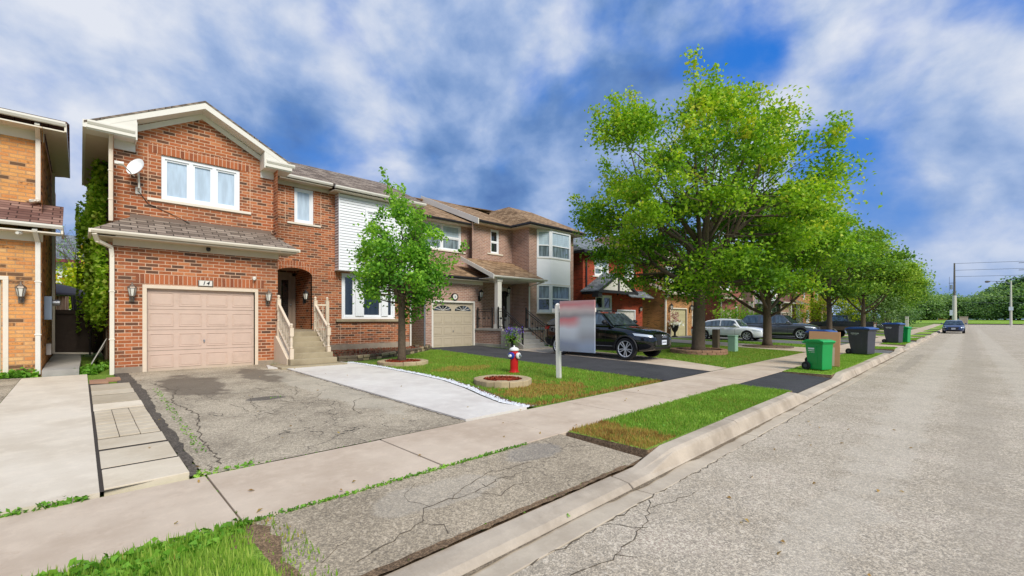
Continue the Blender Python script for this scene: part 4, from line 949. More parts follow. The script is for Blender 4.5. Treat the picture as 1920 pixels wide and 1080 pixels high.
def iron_rail(a, b):
    a = Vector(a); b = Vector(b); mbr = MB()
    for z in (.95, .84, .1): mbr.bar(a+Vector((0, 0, z)), b+Vector((0, 0, z)), .035, .03)
    L = (b-a).length; k = max(2, int(L/.12))
    for i in range(1, k):
        p = a.lerp(b, i/k); mbr.bar(p+Vector((0, 0, .1)), p+Vector((0, 0, .84)), .014, .014)
        if i % 3 == 1: mbr.lathe((p.x, p.y, p.z+.5), [(.004, -.06), (.04, -.03), (.045, 0), (.04, .03), (.004, .06)], 8)
    o = mbr.build('iron_railing', M['iron'], P)
    for p in (a, b):
        q = MB(); q.box(p.x-.03, p.y-.03, p.z, p.x+.03, p.y+.03, p.z+1.02); q.lathe((p.x, p.y, p.z+1.02), [(.04, 0), (.03, .03), (.01, .05)], 8); q.build('railing_post', M['iron'], o)
iron_rail((14.46, 17.35, 1.05), (14.46, 16.25, 1.05)); iron_rail((14.5, 15.85, 1.05), (14.5, 15.5, 1.05)); iron_rail((14.5, 15.46, 1.05), (14.5, 14.2, .2)); iron_rail((16.2, 15.62, 1.05), (16.2, 14.2, .2))
downspout(P, [(11.36, 17.0, 3.5), (11.36, 17.44, 3.3), (11.36, 17.44, .15)], .075, 'steel'); downspout(P, [(17.8, 15.8, 3.5), (17.82, 16.94, 3.3), (17.82, 16.94, .2)], .07, 'white')

# ================================================================== red brick house with dark trim
Q = thing('brick_house', 'red brick house with black trim and half timbered porch gable', 'house', (26, 17.2, .17))
mb = MB()
mb.wall('Y', 17.3, 23.2, 30.7, -.1, 5.9, [(24.5, 26.2, 4.4, 5.6), (28.1, 29.6, 4.4, 5.6), (24.6, 26.6, 1.3, 3.15), (27.25, 29.6, .1, 2.16)], .12); mb.wall('X', 23.2, 17.3, 27, -.1, 5.95); mb.wall('X', 30.7, 17.3, 27, -.1, 5.95, depth=-.1)
mb.poly([(23.2, 17.3, 5.9), (23.2, 27, 5.9), (23.2, 22, 8)])
mb.build('wall', M['brick_red'], Q, normals=False)
mb = MB(); mb.slab([(22.7, 16.8, 5.9), (31.1, 16.8, 5.9), (30.0, 22, 8.2), (23.8, 22, 8.2)], .05); mb.slab([(22.7, 16.8, 5.9), (23.8, 22, 8.2), (23.8, 24, 8.2), (22.7, 27.4, 5.9)], .05); mb.slab([(22.7, 27.4, 5.9), (31.1, 27.4, 5.9), (30, 22, 8.19), (23.8, 22, 8.19)], .05); mb.build('roof', M['roof_slate'], Q)
mb = MB(); mb.box(22.66, 16.76, 5.72, 31.1, 16.86, 5.9); mb.box(22.66, 16.86, 5.72, 22.74, 27, 5.9); mb.box(22.74, 16.86, 5.72, 31.0, 17.3, 5.76); mb.build('fascia', M['darktrim'], Q)
downspout(Q, [(23.5, 16.8, 5.72), (23.5, 17.24, 5.4), (23.5, 17.24, 3.3)], .1, 'darktrim'); downspout(Q, [(27.2, 16.8, 5.72), (27.2, 17.24, 5.4), (27.2, 17.24, 3.2)], .1, 'darktrim')
window(Q, 24.5, 26.2, 4.4, 5.6, 17.36, 2, True, fw=.11, panes=['pane_mid', 'pane_white']); window(Q, 28.1, 29.6, 4.4, 5.6, 17.36, 2, True, fw=.11, panes=['pane_mid', 'pane_white'])
window(Q, 24.6, 26.6, 1.3, 3.15, 17.36, 2, True, fw=.12, panes=['pane_mid', 'pane_dark'])
garage_door(Q, 27.27, 29.58, .2, 2.1, 17.3, 'white', 'vinyl', 4, 4)
wall_lamp(Q, 30.2, 2.2, 17.3, 'iron', 1.2)
# porch gable
mb = MB(); mb.slab([(22.9, 15.9, 3.3), (25.3, 15.9, 4.55), (25.3, 17.3, 4.55), (22.9, 17.3, 3.3)], .06); mb.slab([(27.7, 15.9, 3.3), (25.3, 15.9, 4.55), (25.3, 17.3, 4.55), (27.7, 17.3, 3.3)], .06); mb.slab([(27.5, 16.5, 3.1), (31, 16.5, 3.1), (31, 17.3, 3.6), (27.5, 17.3, 3.6)], .05); mb.build('porch_roof', M['roof_slate'], Q)
mb = MB(); mb.prism([(23.5, 3.35), (27.1, 3.35), (25.3, 4.3)], 'Y', 15.98, 16.02); mb.build('gable_panel', M['white'], Q)
mb = MB(); mb.bar((22.95, 15.93, 3.22), (25.3, 15.93, 4.46), .1, .16); mb.bar((27.65, 15.93, 3.22), (25.3, 15.93, 4.46), .1, .16); mb.box(23.1, 15.9, 3.18, 27.5, 16.0, 3.36); mb.box(25.22, 15.93, 3.36, 25.38, 15.985, 4.25); mb.box(23.0, 16.0, 3.1, 23.3, 17.25, 3.3); mb.box(22.95, 15.95, 2.9, 23.4, 16.4, 3.2); mb.build('gable_timber', M['darktrim'], Q)

# ================================================================== tan brick house
T = thing('brick_house', 'tan brick house behind the maple trunk with brown garage skirt roof', 'house', (34, 16, .15))
mb = MB(); mb.wall('Y', 15.9, 31.55, 36.2, -.1, 3.5, [(32.5, 35.2, -.1, 2.34)], .12); mb.wall('X', 31.55, 15.9, 26, -.1, 6.4); mb.wall('Y', 16.9, 31.55, 38.6, 3.3, 6.4, [(33.4, 36.0, 4.5, 5.8)], .12); mb.wall('Y', 18.0, 36.2, 41.5, -.1, 6.4, [(38.6, 40.6, 1.2, 2.8)]); mb.wall('X', 41.5, 18, 26, -.1, 6.4, depth=-.1); mb.build('wall', M['brick_tan'], T, normals=False)
mb = MB(); mb.slab([(31.1, 15.3, 3.55), (37.6, 15.3, 3.55), (37.4, 16.9, 4.25), (31.1, 16.9, 4.25)], .05); mb.slab([(31.0, 16.4, 6.4), (41.9, 16.4, 6.4), (40.5, 21, 8.6), (32.4, 21, 8.6)], .05); mb.slab([(31.0, 16.4, 6.4), (32.4, 21, 8.6), (32.4, 22.5, 8.6), (31.0, 26.4, 6.4)], .05); mb.slab([(31, 26.4, 6.4), (41.9, 26.4, 6.4), (40.5, 21, 8.59), (32.4, 21, 8.59)], .05); mb.build('roof', M['roof_red'], T)
gutter(T, 31.05, 37.6, 15.24, 3.42, m='cream', s=.13); gutter(T, 31, 41.9, 16.35, 6.25, m='cream', s=.13)
mb = MB(); mb.prism([(15.25, 3.62), (16.9, 4.35), (16.9, 4.1), (15.25, 3.36)], 'X', 31.0, 31.06); mb.box(31.1, 15.3, 3.36, 37.4, 15.9, 3.4); mb.box(37.0, 16.3, .9, 37.25, 16.55, 3.4); mb.box(37.2, 17.5, 3.6, 38.6, 17.95, 6.3); mb.build('porch_trim', M['cream'], T)
downspout(T, [(31.3, 16.8, 4.6), (31.3, 15.3, 3.9), (31.5, 15.3, 3.5), (31.2, 15.5, 3.2), (31.45, 15.8, 3.0), (31.45, 15.82, .1)], .12, 'white')
garage_door(T, 32.5, 35.2, .1, 2.3, 15.9, 'garage_olive', 'cream', 4, 2)
wall_lamp(T, 32.15, 2.35, 15.9, 'iron', 1.5); wall_lamp(T, 35.7, 2.35, 15.9, 'iron', 1.5)
window(T, 33.4, 36.0, 4.5, 5.8, 16.96, 2, fw=.12, pane='pane_mid'); window(T, 37.4, 38.4, 4.3, 5.9, 17.46, 1, True, fw=.12, panes=['pane_mid', 'pane_mid'])
mb = MB(); mb.box(36.3, 15.9, 0, 38.3, 18, .9); mb.build('steps', M['step_conc2'], T)
r = MB(); r.bar((36.4, 15.2, 1.1), (36.4, 16.2, 1.8), .08, .08); r.bar((36.4, 16.2, 1.8), (37.2, 16.2, 1.8), .08, .08); r.bar((36.4, 15.2, .35), (36.4, 16.2, 1.05), .06, .06)
for i in range(7): r.bar((36.4, 15.2+i/6, .2+.7*i/6), (36.4, 15.2+i/6, 1.1+.7*i/6), .04, .04)
r.build('railing', M['white'], T)

# ================================================================== houses farther down
def far_house(lbl, x0, x1, Y, brick, roof, trim, garage_left=True, siding=False, columns=()):
    h = thing('brick_house', lbl, 'house', ((x0+x1)/2, Y, .17))
    W = x1-x0; gx0 = x0 if garage_left else x1-4; gx1 = gx0+4; o0 = gx1 if garage_left else x0; o1 = x1 if garage_left else gx0
    mb = MB(); mb.wall('Y', Y, gx0, gx1, -.1, 3.4, [(gx0+.7, gx0+3.2, -.1, 2.3)], .12)
    mb.wall('Y', Y+1, gx0, gx1, 3.2, 6.4, [(gx0+.9, gx0+3.1, 4.5, 5.8)], .12); mb.wall('Y', Y+1.4, o0, o1, -.1, 6.4, [(o0+1, o0+2.6, 4.5, 5.8), (o1-2.8, o1-.8, 1.0, 2.9)], .12)
    mb.wall('X', x0, Y if garage_left else Y+1.4, Y+10, -.1, 6.4); mb.wall('X', x1, Y+1.4 if garage_left else Y, Y+10, -.1, 6.4, depth=-.1)
    mb.build('wall', M[brick], h, normals=False)
    mb = MB(); mb.slab([(gx0-.35, Y-.5, 3.5), (gx1+.35, Y-.5, 3.5), (gx1+.1, Y+1, 4.15), (gx0-.1, Y+1, 4.15)], .05)
    mb.slab([(x0-.4, Y+.5, 6.4), (x1+.4, Y+.5, 6.4), (x1-1.2, Y+5.5, 8.6), (x0+1.2, Y+5.5, 8.6)], .05); mb.slab([(x0-.4, Y+.5, 6.4), (x0+1.2, Y+5.5, 8.6), (x0+1.2, Y+6, 8.6), (x0-.4, Y+10.4, 6.4)], .05); mb.slab([(x0-.4, Y+10.4, 6.4), (x1+.4, Y+10.4, 6.4), (x1-1.2, Y+5.5, 8.59), (x0+1.2, Y+5.5, 8.59)], .05)
    mb.build('roof', M[roof], h)
    gutter(h, gx0-.35, gx1+.35, Y-.56, 3.38, m=trim, s=.13); gutter(h, x0-.4, x1+.4, Y+.45, 6.25, m=trim, s=.13)
    garage_door(h, gx0+.7, gx0+3.2, .1, 2.24, Y, 'garage_tan', trim, 4, 4)
    window(h, gx0+.9, gx0+3.1, 4.5, 5.8, Y+1.06, 2, fw=.12, pane='pane_mid'); window(h, o0+1, o0+2.6, 4.5, 5.8, Y+1.46, 1, fw=.12, pane='pane_mid'); window(h, o1-2.8, o1-.8, 1.0, 2.9, Y+1.46, 2, fw=.12, pane='pane_dark')
    downspout(h, [(gx0+.15, Y-.45, 3.4), (gx0+.15, Y-.06, 3.2), (gx0+.15, Y-.06, .1)], .1, trim)
    if siding:
        mb = MB(); z = 3.3
        while z < 6.3:
            mb.poly([(o0+.5, Y+.3, z), (o1-.5, Y+.3, z), (o1-.5, Y+.33, z+.15), (o0+.5, Y+.33, z+.15)]); mb.poly([(o0+.5, Y+.3, z), (o0+.52, Y+.3, z+.15), (o0+.52, Y+1.4, z+.15), (o0+.5, Y+1.4, z)]); z += .15
        mb.box(o0+.48, Y+.28, 3.2, o1-.48, Y+1.39, 3.3); mb.build('siding_bay', M['siding'], h, normals=False)
    for cx in columns:
        mb = MB(); mb.box(cx-.2, Y-.3, 0, cx+.2, Y+.1, 3.3); mb.build('porch_column', M['white'], h, bevel=.02)
    return h
far_house('dark red brick house behind the white sedan and the grey SUV', 42.4, 52, 16.0, 'brick_dark', 'roof_red', 'cream', columns=(50.5,))
far_house('house with white siding and white porch columns behind the second maple', 54, 63, 15.4, 'brick_pink', 'roof_red', 'white', False, True, (54.6, 56.2, 62.6))
far_house('orange red brick house left of the yellow shrub, with white column', 65, 75, 15.2, 'brick_orange', 'roof_grey', 'white', True, False, (65.2,))
far_house('brown brick house mostly hidden by the far street trees', 77, 87, 16, 'brick_tan', 'roof_brown', 'cream', False)
# backyard house seen through the gap
B = thing('house', 'white house with dark red beams and grey roof seen through the gap', 'house', (-2, 46, .2))
mb = MB(); mb.box(-9, 46, 0, 6, 54, 6.0); mb.build('wall', M['siding'], B)
mb = MB(); mb.slab([(-9.6, 45.4, 5.8), (6.6, 45.4, 5.8), (5.5, 50, 8.2), (-8.5, 50, 8.2)], .1); mb.slab([(6.6, 45.4, 5.8), (6.6, 54.6, 5.8), (5.5, 50, 8.2)], .1); mb.build('roof', M['roof_slate'], B)
mb = MB(); mb.box(-9.6, 45.3, 5.6, 6.6, 45.42, 5.82); mb.box(-9, 45.9, 3.4, 6, 45.995, 3.7); mb.build('beam', mat('dark_red_beam', srgb(120, 48, 54), .7), B)
# fence and gazebo
F_ = thing('wooden_fence', 'weathered dark board fence closing the gap between the houses', 'fence', (0, 22, .2))
mb = MB(); x = -.66
while x < .58:
    w = .135; mb.box(x+.004, 22+random.uniform(0, .01), .28, x+w-.004, 22.02, 1.8+random.uniform(-.02, .01)); x += w
mb.box(-.66, 22.025, .3, .58, 22.04, 1.75); mb.build('fence_board', M['fencewood'], F_)
mb = MB(); mb.box(-.66, 21.96, 1.7, .58, 21.995, 1.8); mb.box(-.66, 22.02, .5, .58, 22.06, .6); mb.box(-.66, 21.95, 1.8, .58, 22.05, 1.84); mb.build('fence_rail', M['fencewood'], F_)
G = thing('gazebo', 'small garden gazebo with grey canopy and drawn beige curtains behind the fence', 'gazebo', (-.9, 28, .25))
mb = MB(); mb.lathe((-.9, 28, .25), [(1.55, 2.3), (1.5, 2.38), (.5, 2.75), (.05, 2.85)], 4); mb.build('canopy', M['canvas_dark'], G)
for sx in (-1, 1):
    for sy in (-1, 1):
        mb = MB(); mb.box(-.9+sx*.95-.04, 28+sy*.95-.04, .25, -.9+sx*.95+.04, 28+sy*.95+.04, 2.55); mb.build('post', M['iron'], G)
for k, (xa, xb) in enumerate(((-.8, -.35), (-.3, 0.05))):
    mb = MB(); n = 16
    for i in range(n):
        u0, u1 = i/n, (i+1)/n
        P0 = [(xa+(xb-xa)*u, 27.0+.05*math.sin(u*30)) for u in (u0, u1)]
        mb.poly([(P0[0][0]+.15*k, P0[0][1], .3), (P0[1][0]+.15*k, P0[1][1], .3), (P0[1][0], P0[1][1], 2.5), (P0[0][0], P0[0][1], 2.5)])
    mb.build('curtain', M['canvas'] if k == 0 else M['canvas_dark'], G, normals=False)
L_ = thing('handrail', 'thin black bent handrail pipe leaning beside the fence', 'handrail', (.25, 19, .35))
mb = MB(); mb.tube([(.22, 19.2, .4), (.23, 19.1, 1.0), (.26, 18.9, 1.2), (.5, 18.0, 1.6)], .025, 8); mb.build('pipe', M['iron'], L_)
K_ = thing('leaning_boards', 'grey white boards leaning against the side wall among weeds', 'boards', (.45, 16.5, .2))
for k in range(3):
    mb = MB(); y = 16.2+k*.35; mb.slab([(.2+.02*k, y, .3), (.2+.02*k, y+.45, .3), (.5, y+.5, .95-.1*k), (.5, y+.05, .98-.1*k)], .03, d=(.7, 0, .7)); mb.build('board', M['board'], K_)
C_ = thing('brick_pile', 'small pile of loose stones by the downspout at the bottom of the wall', 'bricks', (10.9, 17, .2))
for k in range(7):
    mb = MB(); x = 10.55+random.uniform(-.5, .6); y = 16.8+random.uniform(-.15, .2); z = .22+.08*(k % 2); mb.box(x, y, z, x+.2, y+.1, z+.07); mb.build('brick', M['stone'], C_)
# ------------------------------------------------------------------ vegetation
def unit(a): return a/np.maximum(np.linalg.norm(a, axis=-1, keepdims=True), 1e-9)
def leaf_quads(C, L, W, upb, rg, fold=.25):
    N = len(C); n = unit(rg.normal(size=(N, 3))+np.array([0, 0, upb])); d = unit(np.cross(n, rg.normal(size=(N, 3)))); s = np.cross(n, d)
    L = L*rg.uniform(.65, 1.25, (N, 1)); W = W*rg.uniform(.65, 1.25, (N, 1))
    V = np.empty((N, 4, 3)); V[:, 0] = C-d*L/2; V[:, 1] = C+s*W/2+n*W*fold+d*L*.08; V[:, 2] = C+d*L/2-n*L*.12; V[:, 3] = C-s*W/2+n*W*fold+d*L*.08
    return V
def tree(name, label, cat, loc, H, tr, trunk_h, prof, nclump, lpc, leaf, leafm, barkm='bark_dark', seed=1, group=None, nlimb=8, clump_r=.6, shell=.55, upb=1.1, lean=(0, 0), asym=None, limb_low=None, flat=.42, lump=.22, bough=0, shoots=0):
    rg = np.random.default_rng(seed); rr = random.Random(seed)
    t = thing(name, label, cat, loc, 0, group); Z = [p[0] for p in prof]; RR = [p[1] for p in prof]
    ph = rg.uniform(0, 6.28, 6)
    def rad(z, a):
        r = np.interp(z, Z, RR)*(1+lump*.5*np.sin(3*a+ph[0]+z*.8)+lump*.5*np.sin(5*a+ph[1]-z*1.3)+lump*.3*np.sin(2*z+ph[2]))
        if asym: r = r*(1+asym[0]*np.cos(a-asym[1]))
        return r
    # limbs
    mb = MB(); S = []; SR = []
    top = Vector((lean[0], lean[1], H*.8))
    path = [Vector((0, 0, -.05)), Vector((0, 0, .25)), Vector((lean[0]*.1, lean[1]*.1, trunk_h*.6)), Vector((lean[0]*.2, lean[1]*.2, trunk_h))]
    for k in range(1, 6): path.append(path[3].lerp(top, k/5)+Vector((rr.gauss(0, .05*H/10), rr.gauss(0, .05*H/10), 0)))
    rad_t = [tr*1.5, tr*1.12, tr, tr*.95]+[tr*.85*(1-k/5.6) for k in range(1, 6)]
    mb.tube(path, rad_t, 10)
    for p, r in zip(path[3:], rad_t[3:]): S.append(p); SR.append(r)
    for i in range(nlimb):
        a = 6.283*(i+rr.uniform(-.3, .3))/nlimb*1.0 + ph[3]; f = (i*0.618) % 1
        z0 = trunk_h*(.92 if limb_low is None else limb_low)+(H*.5-trunk_h)*f*.75
        st = path[3].lerp(top, max(0, (z0-trunk_h)/(top.z-trunk_h))) if z0 > trunk_h else Vector((0, 0, z0))
        ze = min(z0+(H-z0)*rr.uniform(.35, .8), H*.93); re = float(rad(ze, a))*rr.uniform(.6, .85)
        e = Vector((math.cos(a)*re, math.sin(a)*re, ze)); pts = []; m = 7
        for k in range(m+1):
            u = k/m; p = st.lerp(e, u); p.z = st.z+(e.z-st.z)*(u**.85 if f > .4 else u**1.25)
            h_ = math.sin(u*math.pi)*.12*re; p += Vector((math.cos(a)*h_, math.sin(a)*h_, 0))+Vector((rr.gauss(0, .03), rr.gauss(0, .03), rr.gauss(0, .03)))*re*.5*u
            pts.append(p)
        r0 = tr*rr.uniform(.38, .55); rs = [r0*(1-.85*k/m) for k in range(m+1)]; mb.tube(pts, rs, 7)
        S += pts[2:]; SR += rs[2:]
        for j in range(3):   # secondary limbs
            k = rr.randint(2, m-2); b = pts[k]; a2 = a+rr.choice((-1, 1))*rr.uniform(.4, 1.1); z2 = min(b.z+rr.uniform(.08, .3)*H, H*.92); r2 = float(rad(z2, a2))*rr.uniform(.6, .9)
            e2 = Vector((math.cos(a2)*r2, math.sin(a2)*r2, z2)); q = [b.lerp(e2, u/4)+Vector((rr.gauss(0, .04), rr.gauss(0, .04), .12*math.sin(u/4*3.14)))*r2*.4 for u in range(5)]; q[0] = b
            q2 = [rs[k]*.6*(1-.8*u/4) for u in range(5)]; mb.tube(q, q2, 5); S += q[1:]; SR += q2[1:]
    # clumps
    cl = []; zmin, zmax = Z[0], Z[-1]; w = np.array([np.interp(z, Z, RR)**2+.15 for z in np.linspace(zmin, zmax, 60)]); w /= w.sum()
    zs = rg.choice(np.linspace(zmin, zmax, 60), nclump, p=w)+rg.normal(0, .1, nclump); a = rg.uniform(0, 6.283, nclump)
    rf = np.where(rg.random(nclump) < shell, rg.uniform(.78, 1.0, nclump), np.sqrt(rg.uniform(.05, .75, nclump)))
    r = rad(zs, a)*rf; Cc = np.stack([np.cos(a)*r+lean[0]*zs/H, np.sin(a)*r+lean[1]*zs/H, zs], 1)
    if bough:      # gather the clumps into flattened boughs so that gaps open between them
        nb = max(8, nclump//bough); kb = np.argsort(np.linalg.norm(Cc[:, None]*np.array([1, 1, 1.7])-Cc[None, :nb]*np.array([1, 1, 1.7]), axis=2), axis=1)[:, 0]
        Cc = Cc+(Cc[kb]-Cc)*np.array([.4, .4, .5]); btint = rg.normal(0, .1, nb)[kb]
    else: btint = np.zeros(nclump)
    if shoots:     # upright leafy shoots breaking the outline
        sa = rg.uniform(0, 6.283, shoots); sz = rg.uniform(zmin+(zmax-zmin)*.35, zmax*.97, shoots); sr = rad(sz, sa)*.97; ex = []
        for k in range(shoots):
            L_ = rg.uniform(.5, 1.15)
            for q in range(4): ex.append((math.cos(sa[k])*(sr[k]+.1*q), math.sin(sa[k])*(sr[k]+.1*q), sz[k]+L_*q/3))
        Cc = np.concatenate([Cc, np.array(ex)]); zs = np.concatenate([zs, np.array(ex)[:, 2]]); rf = np.concatenate([rf, np.ones(len(ex))]); btint = np.concatenate([btint, np.zeros(len(ex))]); nclump = len(Cc)
    SA = np.array([tuple(p) for p in S])
    for c in Cc:
        d = np.linalg.norm((SA-c)*np.array([1, 1, 1.0]), axis=1)+np.where(SA[:, 2] > c[2]+.2, 1.5, 0); k = int(d.argmin()); b = Vector(SA[k]); e = Vector(c)
        mid = b.lerp(e, .55)+Vector((rr.gauss(0, .06), rr.gauss(0, .06), -.05))*(e-b).length
        r_ = min(SR[k]*.5, .02+.012*(e-b).length); mb.tube([b, mid, e], [r_, r_*.65, r_*.25], 4, cap=False)
    tk = mb.build('trunk', M[barkm], t, smooth=True, world=False, normals=False)
    lp = np.full(nclump, float(lpc)); csz = clump_r*rg.uniform(.6, 1.35, nclump)
    if shoots: lp[-4*shoots:] = lpc*.4; csz[-4*shoots:] = clump_r*.42
    n = rg.poisson(lp); idx = np.repeat(np.arange(nclump), n); cs = csz[idx][:, None]
    pos = Cc[idx]+rg.normal(size=(len(idx), 3))*cs*np.array([.6, .6, .6*flat]); pos[:, 2] -= .25*np.hypot(pos[:, 0]-Cc[idx][:, 0], pos[:, 1]-Cc[idx][:, 1])**2*.6
    pos[:, 2] = np.maximum(pos[:, 2], zmin*.75)
    ct = (rg.normal(0, .13, nclump)+btint)[idx]; out = (rf[idx]-.6)*.4+(zs[idx]-zmin)/(zmax-zmin)*.3  # crown shading put into the tint: inner and lower leaves darker
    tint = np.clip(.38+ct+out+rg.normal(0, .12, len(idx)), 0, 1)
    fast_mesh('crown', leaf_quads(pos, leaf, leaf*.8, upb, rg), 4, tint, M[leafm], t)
    return t
def shrub(name, label, cat, loc, rx, rz, n, leaf, leafm, seed=1, group=None, stems=6, z0=.0, stem_h=None):
    rg = np.random.default_rng(seed); t = thing(name, label, cat, loc, 0, group)
    mb = MB(); rr = random.Random(seed)
    for i in range(stems):
        a = rr.uniform(0, 6.28); r = rr.uniform(.2, .7)*rx; mb.tube([(0, 0, -.05), (math.cos(a)*r*.4, math.sin(a)*r*.4, z0+rz*.6), (math.cos(a)*r, math.sin(a)*r, z0+rz*rr.uniform(1.1, 1.7))], [.035, .025, .01], 5)
    mb.build('stem', M['bark_dark'], t, world=False, normals=False)
    k = max(12, n//45); d = unit(rg.normal(size=(k, 3))); rad = rg.uniform(.55, 1.02, (k, 1)); cc = d*rad*np.array([rx, rx, rz])+np.array([0, 0, z0+rz])
    idx = rg.integers(0, k, n); pos = cc[idx]+rg.normal(size=(n, 3))*np.array([rx, rx, rz])*.17; pos[:, 2] = np.maximum(pos[:, 2], .03)
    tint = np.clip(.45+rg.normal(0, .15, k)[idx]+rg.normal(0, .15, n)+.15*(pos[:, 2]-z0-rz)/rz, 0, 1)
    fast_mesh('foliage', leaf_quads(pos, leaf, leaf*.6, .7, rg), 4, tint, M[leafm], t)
    return t

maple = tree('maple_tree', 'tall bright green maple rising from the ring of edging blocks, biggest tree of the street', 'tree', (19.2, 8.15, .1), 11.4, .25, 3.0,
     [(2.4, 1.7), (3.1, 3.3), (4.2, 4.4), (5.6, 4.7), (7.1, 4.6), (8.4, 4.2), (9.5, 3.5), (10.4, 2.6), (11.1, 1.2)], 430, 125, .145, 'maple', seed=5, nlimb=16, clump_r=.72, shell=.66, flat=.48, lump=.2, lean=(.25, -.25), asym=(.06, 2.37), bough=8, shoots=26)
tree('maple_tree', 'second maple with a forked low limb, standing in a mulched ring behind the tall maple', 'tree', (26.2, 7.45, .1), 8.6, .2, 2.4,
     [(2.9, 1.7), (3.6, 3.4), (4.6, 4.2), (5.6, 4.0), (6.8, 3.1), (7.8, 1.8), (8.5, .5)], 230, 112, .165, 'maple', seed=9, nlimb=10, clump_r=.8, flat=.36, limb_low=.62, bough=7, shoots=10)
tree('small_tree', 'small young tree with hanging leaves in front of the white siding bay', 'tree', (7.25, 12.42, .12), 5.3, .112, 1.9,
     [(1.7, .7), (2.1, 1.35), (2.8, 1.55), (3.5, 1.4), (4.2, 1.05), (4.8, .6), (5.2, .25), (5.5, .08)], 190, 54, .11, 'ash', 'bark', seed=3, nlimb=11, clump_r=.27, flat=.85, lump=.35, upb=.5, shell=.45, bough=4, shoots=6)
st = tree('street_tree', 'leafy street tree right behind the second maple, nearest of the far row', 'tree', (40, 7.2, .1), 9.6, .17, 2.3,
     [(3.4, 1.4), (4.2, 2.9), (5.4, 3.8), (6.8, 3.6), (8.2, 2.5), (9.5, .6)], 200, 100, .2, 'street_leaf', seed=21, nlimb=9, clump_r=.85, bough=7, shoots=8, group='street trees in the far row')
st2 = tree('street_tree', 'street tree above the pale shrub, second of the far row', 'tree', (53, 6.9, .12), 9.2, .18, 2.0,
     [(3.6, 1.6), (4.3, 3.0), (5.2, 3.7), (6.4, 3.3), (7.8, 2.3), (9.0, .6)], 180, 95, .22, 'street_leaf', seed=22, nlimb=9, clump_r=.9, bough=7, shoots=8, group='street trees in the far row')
for i, (x, y, s, rz, src) in enumerate(((64.5, 7.4, .98, 1.2, st), (76, 7.8, 1.02, 2.6, st2), (88, 8.6, 1.0, 4.0, st), (100, 9.6, 1.0, 5.1, st2), (113, 10.5, 1.0, .4, st), (127, 12, .95, 2.0, st2))):
    c = copy_tree(src); c.location = (x, y, base(x)); c.scale = (s*1.05, s*1.05, s*.95); c.rotation_euler.z = rz
    c['label'] = ('third tree of the far row, over the bins at the kerb', 'fourth tree of the far row, with a dark trunk by the white post', 'fifth tree of the far row, left of the parked blue car', 'sixth tree of the far row, its crown ending against open sky', 'seventh tree of the far row, low beside the utility pole', 'last small looking tree of the far row at the street end')[i]
# garden trees behind houses
shrub('shrub', 'round bright green shrub beside the white sedan and the dark brick house', 'shrub', (39.6, 13.2, .1), 2.0, 1.35, 1700, .2, 'ivy', 31)
shrub('shrub', 'golden yellow shrub spreading above the dark pickup', 'shrub', (59.5, 10.9, .2), 3.3, 1.75, 3600, .22, 'gold_leaf', 32, z0=.6)
shrub('shrub', 'pale silvery green shrub right of the golden shrub', 'shrub', (61.5, 7.3, .2), 2.5, 2.0, 2600, .24, 'pale_leaf', 33, z0=.3)
for i, (x, y) in enumerate(((50.2, 14.6), (52.4, 14.4))):
    shrub('cedar', ('narrow dark cedar by the white columns, left one of the two', 'narrow dark cedar touching the white columns, right one of the two')[i], 'cedar', (x, y, .15), .8, 1.9, 900, .2, 'conifer', 34+i, group='cedars by the white columns')
shrub('shrub', 'low dark shrub by the far driveway under the trees', 'shrub', (70, 9.5, .2), 2.2, 1.2, 1000, .3, 'wood_leaf', 36)
shrub('shrub', 'dense dark shrub left of the parked blue car', 'shrub', (98, 7.6, .3), 2.6, 1.6, 1100, .34, 'wood_leaf', 37)
# woodland at the far end
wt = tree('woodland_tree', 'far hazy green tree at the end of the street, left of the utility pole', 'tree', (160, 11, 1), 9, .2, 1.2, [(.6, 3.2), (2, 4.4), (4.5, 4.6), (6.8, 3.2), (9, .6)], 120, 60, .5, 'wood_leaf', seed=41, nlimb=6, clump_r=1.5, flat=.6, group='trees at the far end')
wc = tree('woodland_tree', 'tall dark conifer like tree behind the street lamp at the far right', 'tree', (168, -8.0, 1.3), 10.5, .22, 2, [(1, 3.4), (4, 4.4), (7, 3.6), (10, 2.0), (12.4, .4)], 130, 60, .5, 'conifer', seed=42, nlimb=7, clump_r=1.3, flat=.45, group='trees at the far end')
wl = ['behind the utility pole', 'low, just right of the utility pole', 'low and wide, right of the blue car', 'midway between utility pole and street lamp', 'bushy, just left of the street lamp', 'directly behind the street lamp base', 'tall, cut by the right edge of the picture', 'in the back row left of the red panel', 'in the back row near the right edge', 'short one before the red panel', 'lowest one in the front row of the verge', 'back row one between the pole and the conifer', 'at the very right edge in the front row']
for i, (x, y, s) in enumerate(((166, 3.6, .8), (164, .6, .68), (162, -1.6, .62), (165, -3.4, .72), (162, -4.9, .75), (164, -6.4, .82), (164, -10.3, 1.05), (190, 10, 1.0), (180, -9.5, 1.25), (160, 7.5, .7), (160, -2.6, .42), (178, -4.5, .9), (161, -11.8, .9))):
    c = copy_tree(wt); c.location = (x, y, 1.3); c.scale = (s*1.25, s*1.25, s); c.rotation_euler.z = i*1.7; c['label'] = 'far woodland tree '+wl[i]
